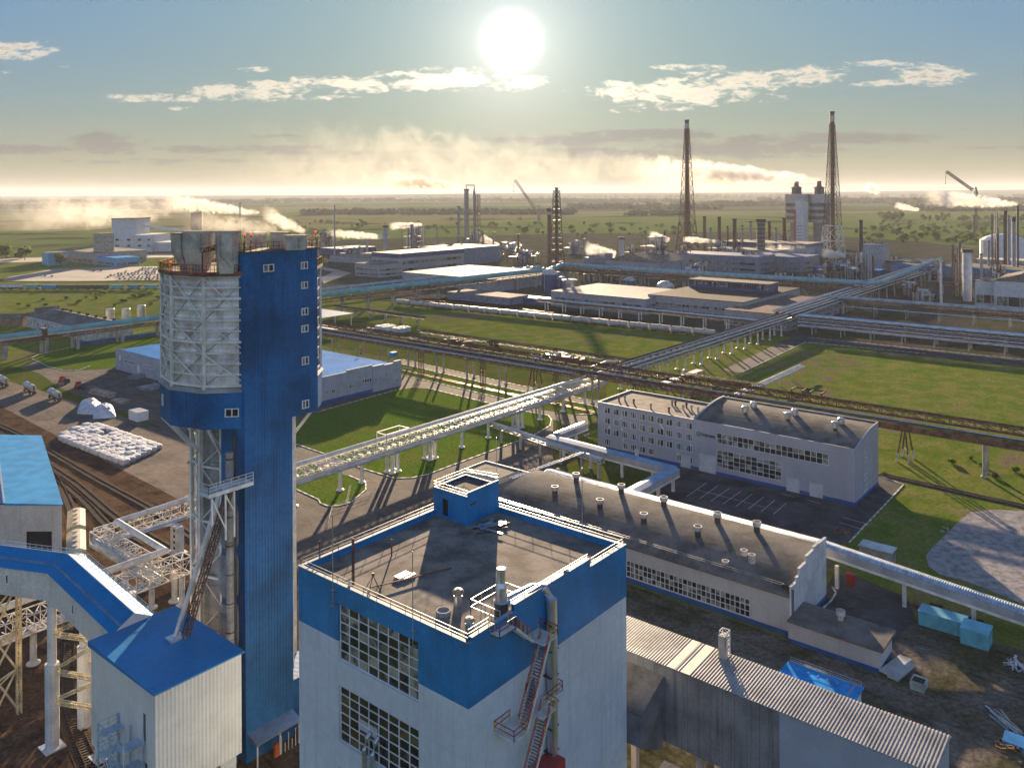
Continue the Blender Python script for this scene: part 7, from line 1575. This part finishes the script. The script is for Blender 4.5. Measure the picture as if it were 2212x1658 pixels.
LEAF = [leafmat('tree_leaves_a', (.030,.062,.012), (.085,.13,.03)), leafmat('tree_leaves_b', (.045,.075,.014), (.12,.15,.035)), leafmat('bush_leaves', (.055,.095,.016), (.11,.16,.03))]
BARK = mat('bark', (.10,.075,.055), .9, var=.2)
def crown_mesh(name, R, Hh, lobes, n, leaf, seed, m):
    rr = random.Random(seed); vs = []; fs = []
    L = [(rr.uniform(-.5,.5)*R, rr.uniform(-.5,.5)*R, Hh*rr.uniform(.35,.85), R*rr.uniform(.42,.68)) for _ in range(lobes)]
    for k in range(n):
        cx, cy, cz, r = rr.choice(L); d = V(rr.gauss(0,1), rr.gauss(0,1), rr.gauss(0,.8)).normalized()*r*rr.uniform(.55,1.05)
        c = V(cx+d.x, cy+d.y, max(.15*Hh, cz+d.z*.85)); a = V(rr.gauss(0,1), rr.gauss(0,1), rr.gauss(0,1)).normalized(); b = a.orthogonal().normalized(); s = leaf*rr.uniform(.6,1.4)
        q = len(vs); vs += [c-a*s-b*s*.6, c+a*s-b*s*.6, c+a*s*.8+b*s*.7, c-a*s*.7+b*s*.8]; fs.append((q,q+1,q+2,q+3))
    me = bpy.data.meshes.new(name); me.from_pydata([tuple(v) for v in vs], [], fs); me.materials.append(m); me.update(); return me
def trunk_mesh(h, r, seed):
    rr = random.Random(seed); m = MB(BARK); m.tube((0,0,0),(0,0,h), r, 7, r*.6)
    for k in range(5): a = rr.uniform(0,2*pi); m.tube((0,0,h*rr.uniform(.7,1)), (cos(a)*h*.5, sin(a)*h*.5, h*rr.uniform(1.2,1.6)), r*.5, 5, r*.2)
    me = bpy.data.meshes.new('trunk'); me.from_pydata(m.v, [], m.f); me.materials.append(BARK); me.update(); return me
CROWNS = [(crown_mesh('crown', 5.0, 11, 7, 420, .75, 1, LEAF[0]), trunk_mesh(4.5,.32,1)), (crown_mesh('crown', 4.6, 10, 6, 400, .7, 2, LEAF[1]), trunk_mesh(4.0,.28,2)), (crown_mesh('crown', 3.6, 13, 7, 380, .65, 3, LEAF[0]), trunk_mesh(5.0,.3,3)), (crown_mesh('crown', 4.2, 4.2, 8, 330, .6, 4, LEAF[2]), trunk_mesh(1.2,.15,4))]
def plant(kind, p, s, label, group, rz=0.0, name='tree'):
    t = bpy.data.objects.new(name, None); COL.objects.link(t); t.location = p; t.rotation_euler = (0,0,rz); t.scale = (s,s,s); tag(t, label, 'tree' if name == 'tree' else 'bush', group)
    for nm, me in zip(('crown','trunk'), CROWNS[kind]):
        o = bpy.data.objects.new(nm, me); COL.objects.link(o); o.parent = t
    return t
def trees():
    rr = random.Random(33)
    def belt(n, x0, x1, ya, yb, kinds, smin, smax, lab, grp, name='tree'):
        for k in range(n):
            x, y = rr.uniform(x0,x1), ya+(yb-ya)*rr.random(); p = P(x, y); s = rr.uniform(smin,smax); plant(rr.choice(kinds), (p.x,p.y,0), s, lab, grp, rr.uniform(0,6), name)
    belt(90, 1850, 2135, 494, 527, (3,3,1,0), .7, 1.4, 'rounded green tree in the scrubby belt between plant and domed tank', 'trees in the scrub belt beyond the plant')
    belt(50, 1870, 2212, 482, 495, (3,1,3), .7, 1.3, 'tree in the thinner rows farther behind the scrub belt', 'trees in the thinner rows behind the scrub belt')
    belt(40, 1990, 2212, 472, 480, (0,2,1), 1.0, 1.5, 'dark tree in the row behind the domed tank and its stacks', 'dark trees behind the domed tank')
    belt(20, 1901, 1948, 471, 477, (0,2), 1.5, 2.0, 'tall tree in the dense dark grove on the far green field', 'trees of the dark grove on the field')
    belt(46, 1230, 1500, 484, 512, (1,3,3), .8, 1.4, 'hazy tree behind the red banded chimney and cooling cells', 'hazy trees behind the cooling cells')
    belt(44, 640, 1010, 478, 504, (1,3,3), .8, 1.5, 'hazy tree in the loose rows between the tower and slender column', 'hazy trees in the loose rows behind the low sheds')
    belt(24, 1030, 1190, 478, 508, (1,3,3), .8, 1.4, 'hazy tree below the lattice crane boom', 'hazy trees below the crane boom')
    belt(9, 0, 66, 548, 562, (3,1), 1.2, 2.0, 'dark bush in the clump at the far left edge by the road', 'bushes in the far left clump', 'bush')
    belt(26, 0, 345, 632, 664, (3,), .3, .6, 'low rough bush on the green bank below the freight wagons', 'low bushes on the bank below the wagons', 'bush')
    belt(7, 1900, 2200, 990, 1035, (3,), .16, .32, 'small bush in the rough grass under the rusty rack', 'small bushes under the rusty rack', 'bush')
    p = P(132, 573); plant(0, (p.x,p.y,0), 1.35, 'single round dark tree in front of the pinkish house', None, 0)
    p = P(1066, 752); plant(3, (p.x,p.y,0), .9, 'dark low bush behind the broken rusty pipe line on the meadow', None, 0, 'bush')
trees()
def woods():
    WOODM = leafmat('woodland_foliage', (.022,.040,.012), (.05,.075,.022))
    def strip(px0, px1, ynear, depth_m, hgt, n, seed):
        rr = random.Random(seed); vs = []; fs = []; a, b = P(px0,ynear), P(px1,ynear); f = V(*FWD,0)
        for k in range(n):
            u = rr.random(); c = a.lerp(b,u)+f*depth_m*rr.random()*(0.5+.5*sin(u*17+seed)**2); r = hgt*rr.uniform(.5,.95); hh = hgt*rr.uniform(.7,1.25)
            for j in range(5):
                d = V(rr.gauss(0,.6), rr.gauss(0,.6), 0)*r; s = r*rr.uniform(.5,.9); z = hh*rr.uniform(.35,.9); q = len(vs); ang = rr.uniform(0,6)
                vs += [c+d+V(0,0,z+s*.6)]+[c+d+V(cos(ang+i*pi/2.5)*s, sin(ang+i*pi/2.5)*s, z-s*rr.uniform(-.1,.5)) for i in range(5)]
                fs += [(q,q+1+i,q+1+(i+1)%5) for i in range(5)]
            q = len(vs); vs += [c+V(cos(i*pi/2)*r*.7, sin(i*pi/2)*r*.7, 0) for i in range(4)]+[c+V(cos(i*pi/2)*r*.7, sin(i*pi/2)*r*.7, hh*.5) for i in range(4)]; fs += [(q+i,q+(i+1)%4,q+4+(i+1)%4,q+4+i) for i in range(4)]
        m = MB(WOODM); m.add(vs, fs); m.build('woodland', kind='stuff', label='dark hazy band of woodland on the far plain', cat='woods')
    for k, (x0, x1, y, dm, h, n) in enumerate(((-200,600,440,1500,24,420),(560,1260,436,1600,24,420),(1150,1480,438,900,22,200),(1780,2420,440,1500,26,520),(640,1240,464,260,17,240),(1240,1560,452,500,20,160),(-200,420,452,400,20,200),(-200,2400,428,4000,30,650),(1560,1760,446,700,22,120),(2000,2420,456,300,20,160),(1360,1480,466,120,15,50))):
        strip(x0, x1, y, dm, h, n, k+1)
    # low wooded rise on the horizon
    m = MB(mat('far_hills', (.05,.07,.035), 1, var=.3, scale=.0008, spec=0)); vs = []; n = 80; f, r = V(*FWD,0), V(*RGT,0)
    for j, (d, k) in enumerate(((11000,0),(14500,1),(18000,.6),(21000,0))):
        for i in range(n+1): u = -1+2*i/n; vs.append(f*d+r*(u*d*1.1)+V(0,0,k*(42+30*mnoise.noise(V(u*3+4,d*.0003,0))+26*u)))
    m.add(vs, [(j*(n+1)+i,j*(n+1)+i+1,(j+1)*(n+1)+i+1,(j+1)*(n+1)+i) for j in range(3) for i in range(n)]); m.build('hills', kind='structure', smooth=True)
woods()
# ------------------------------------------------------------------ 11. steam plumes and air
SC.cycles.volume_bounces = 2
def plume(label, src, dst, r0, r1, dens, seed, col=(1,.97,.93), thr=.52, soft=.16, lift=0.0, ybase=None, dep=None, wob=.5, name='steam_plume', aniso=.2):
    """a drifting plume: box of air along src -> dst (view rows at the depth of the source), noise shaped density inside a widening cone"""
    f, r = V(*FWD,0), V(*RGT,0); d = dep; w = d/F
    at = lambda x, y: f*d+r*((x-CX)*w)+V(0,0,H-(y-HY)*w)
    a, b = at(*src), at(*dst); b = b+f*lift; ax = (b-a); L = ax.length; ax.normalize(); up = V(0,0,1); sd = ax.cross(up).normalized(); up = sd.cross(ax)
    R = max(r0, r1)*w*1.8
    m = bpy.data.materials.new('steam'); m.use_nodes = True; g = NT(m.node_tree); g.n.remove(g.n['Principled BSDF'])
    v = g.node('ShaderNodeVolumePrincipled'); g.l.new(v.outputs[0], g.n['Material Output'].inputs['Volume'])
    v.inputs['Color'].default_value = (*col,1); v.inputs['Anisotropy'].default_value = aniso
    o = g.node('ShaderNodeTexCoord').outputs['Object']; s = g.node('ShaderNodeSeparateXYZ'); g.l.new(o, s.inputs[0]); X = g.m('DIVIDE', s.outputs[0], L)
    rad = g.m('MULTIPLY_ADD', g.m('POWER', g.m('MAXIMUM', X, 0.0001), .75), (r1-r0)*w, r0*w)
    sc = 1.0/(max(r1, r0*1.2)*w)
    big = g.noise(g.vm('ADD', g.vm('MULTIPLY', o, (sc*.7, 0, 0)), (seed*3.1, 0, 0)), 1.0, 2); 
    y = g.m('SUBTRACT', s.outputs[1], g.m('MULTIPLY', g.m('SUBTRACT', big, .5), g.m('MULTIPLY', rad, wob)))
    z = g.m('SUBTRACT', s.outputs[2], g.m('MULTIPLY', g.m('SUBTRACT', big, .5), g.m('MULTIPLY', rad, wob*1.6)))
    rd = g.m('DIVIDE', g.m('SQRT', g.m('ADD', g.m('MULTIPLY', y, y), g.m('MULTIPLY', z, z))), rad)
    n = g.noise(g.vm('ADD', g.vm('SCALE', o, scale=sc*1.9), (seed*1.7, seed*.3, seed)), 1.0, 7, .62, .9)
    q = g.m('MULTIPLY_ADD', g.m('SUBTRACT', 1.0, rd), .40, g.m('MULTIPLY_ADD', n, 1.5, -.25))
    den = g.ramp(q, thr, thr+soft)
    den = g.m('MULTIPLY', den, g.ramp(rd, 1.15, .8)); den = g.m('MULTIPLY', den, g.ramp(X, 0.0, .03)); den = g.m('MULTIPLY', den, g.ramp(X, 1.0, .45))
    g.put(v.inputs['Density'], g.m('MULTIPLY', den, dens/(max(r0,r1)*w)))
    me = bpy.data.meshes.new(name); mb = MB(m); mb.box(0, L, -R, R, -R, R); me.from_pydata(mb.v, [], mb.f); me.materials.append(m)
    ob = bpy.data.objects.new(name, me); COL.objects.link(ob)
    ob.matrix_world = Matrix(((ax.x,sd.x,up.x,a.x),(ax.y,sd.y,up.y,a.y),(ax.z,sd.z,up.z,a.z),(0,0,0,1)))
    tag(ob, label, 'steam', 'steam and smoke plumes'); return ob
D = lambda x, y: depth(P(x, y))
plume('thick pale plume from the right twin tower drifting far left', (1774,392), (1340,368), 5, 44, 2.4, 1, dep=D(1770,531), soft=.2)
plume('thick pale plume from the left twin tower merging into the larger one', (1718,392), (1480,368), 5, 30, 2.4, 2, dep=D(1721,531)-20)
plume('wide thin veil of steam spread across the lower sky left of the twin towers', (1420,362), (480,318), 34, 90, .30, 3, dep=D(1700,531), thr=.54, soft=.34, wob=1.0)
plume('second thin veil of steam low over the horizon in the centre', (1300,385), (380,372), 24, 50, .2, 4, dep=D(1700,531)-60, thr=.42, soft=.5)
plume('small ragged grey smoke from the tall slender column', (1003,404), (815,386), 5, 22, 3.4, 5, (.82,.77,.7), dep=D(1008,524), thr=.52)
plume('bright steam plume streaming left behind the drum stacks', (562,458), (345,430), 4, 22, 2.4, 6, dep=D(519,500))
plume('thin steam veil over the far left fields', (420,445), (-60,465), 24, 60, .42, 7, dep=D(425,496), thr=.52, soft=.3)
plume('faint steam curling over the far left meadow', (340,470), (40,450), 10, 50, .5, 8, dep=D(425,496)-200, thr=.46, soft=.45)
plume('white vapour leaving the right roof stack of the blue tower', (660,500), (560,452), 5, 24, 1.4, 9, dep=123, thr=.5, soft=.3)
plume('faint vapour drifting above the drum stacks', (600,494), (380,470), 12, 30, .45, 10, dep=124, thr=.46, soft=.4)
plume('small bright steam ribbon right of the pale stack', (912,484), (838,488), 3, 10, 4.0, 11, dep=D(893,545))
plume('steam rising from the cooling tower row', (1330,552), (1260,534), 8, 16, 3.0, 12, dep=D(1295,582)-5)
plume('steam tuft above the central process frame', (1446,520), (1400,508), 5, 11, 3.5, 13, dep=D(1412,586)); plume('short steam ribbon right of the lattice chimney', (1550,524), (1472,518), 3, 8, 4.0, 14, dep=D(1554,548)-60)
plume('steam tuft below the white lattice base', (1826,555), (1772,550), 5, 12, 4.0, 15, dep=D(1800,602)-8); plume('large bright steam plume at the right edge below the crane boom', (2200,446), (1995,430), 5, 22, 2.6, 16, dep=D(2190,600))
plume('small detached steam puff over the horizon right of the tall chimney', (1900,420), (1868,402), 6, 14, 2.5, 17, dep=D(1860,602)); plume('thin steam wisp over the far wood, right side', (1985,458), (1930,446), 4, 9, 2.5, 18, dep=D(1860,602))
plume('small sunlit steam by the slender column foot', (1078,530), (1036,512), 4, 9, 4.0, 19, dep=D(1024,530)); plume('pale steam drifting along the far sheds', (840,512), (700,500), 5, 12, 1.5, 20, dep=D(833,556)); plume('thin haze of steam at the foot of the twin towers', (1760,545), (1640,540), 10, 16, 1.0, 21, dep=D(1740,560)-10, soft=.4)
def haze():
    m = bpy.data.materials.new('haze_air'); m.use_nodes = True; g = NT(m.node_tree); g.n.remove(g.n['Principled BSDF'])
    v = g.node('ShaderNodeVolumePrincipled'); g.l.new(v.outputs[0], g.n['Material Output'].inputs['Volume'])
    v.inputs['Color'].default_value = (.84,.87,.93,1); v.inputs['Density'].default_value = HAZE_D; v.inputs['Anisotropy'].default_value = .05
    b = MB(m); b.box(-27000, 27000, -27000, 27000, -1, 215); b.build('haze', kind='stuff')
HAZE_D = .000052
haze()
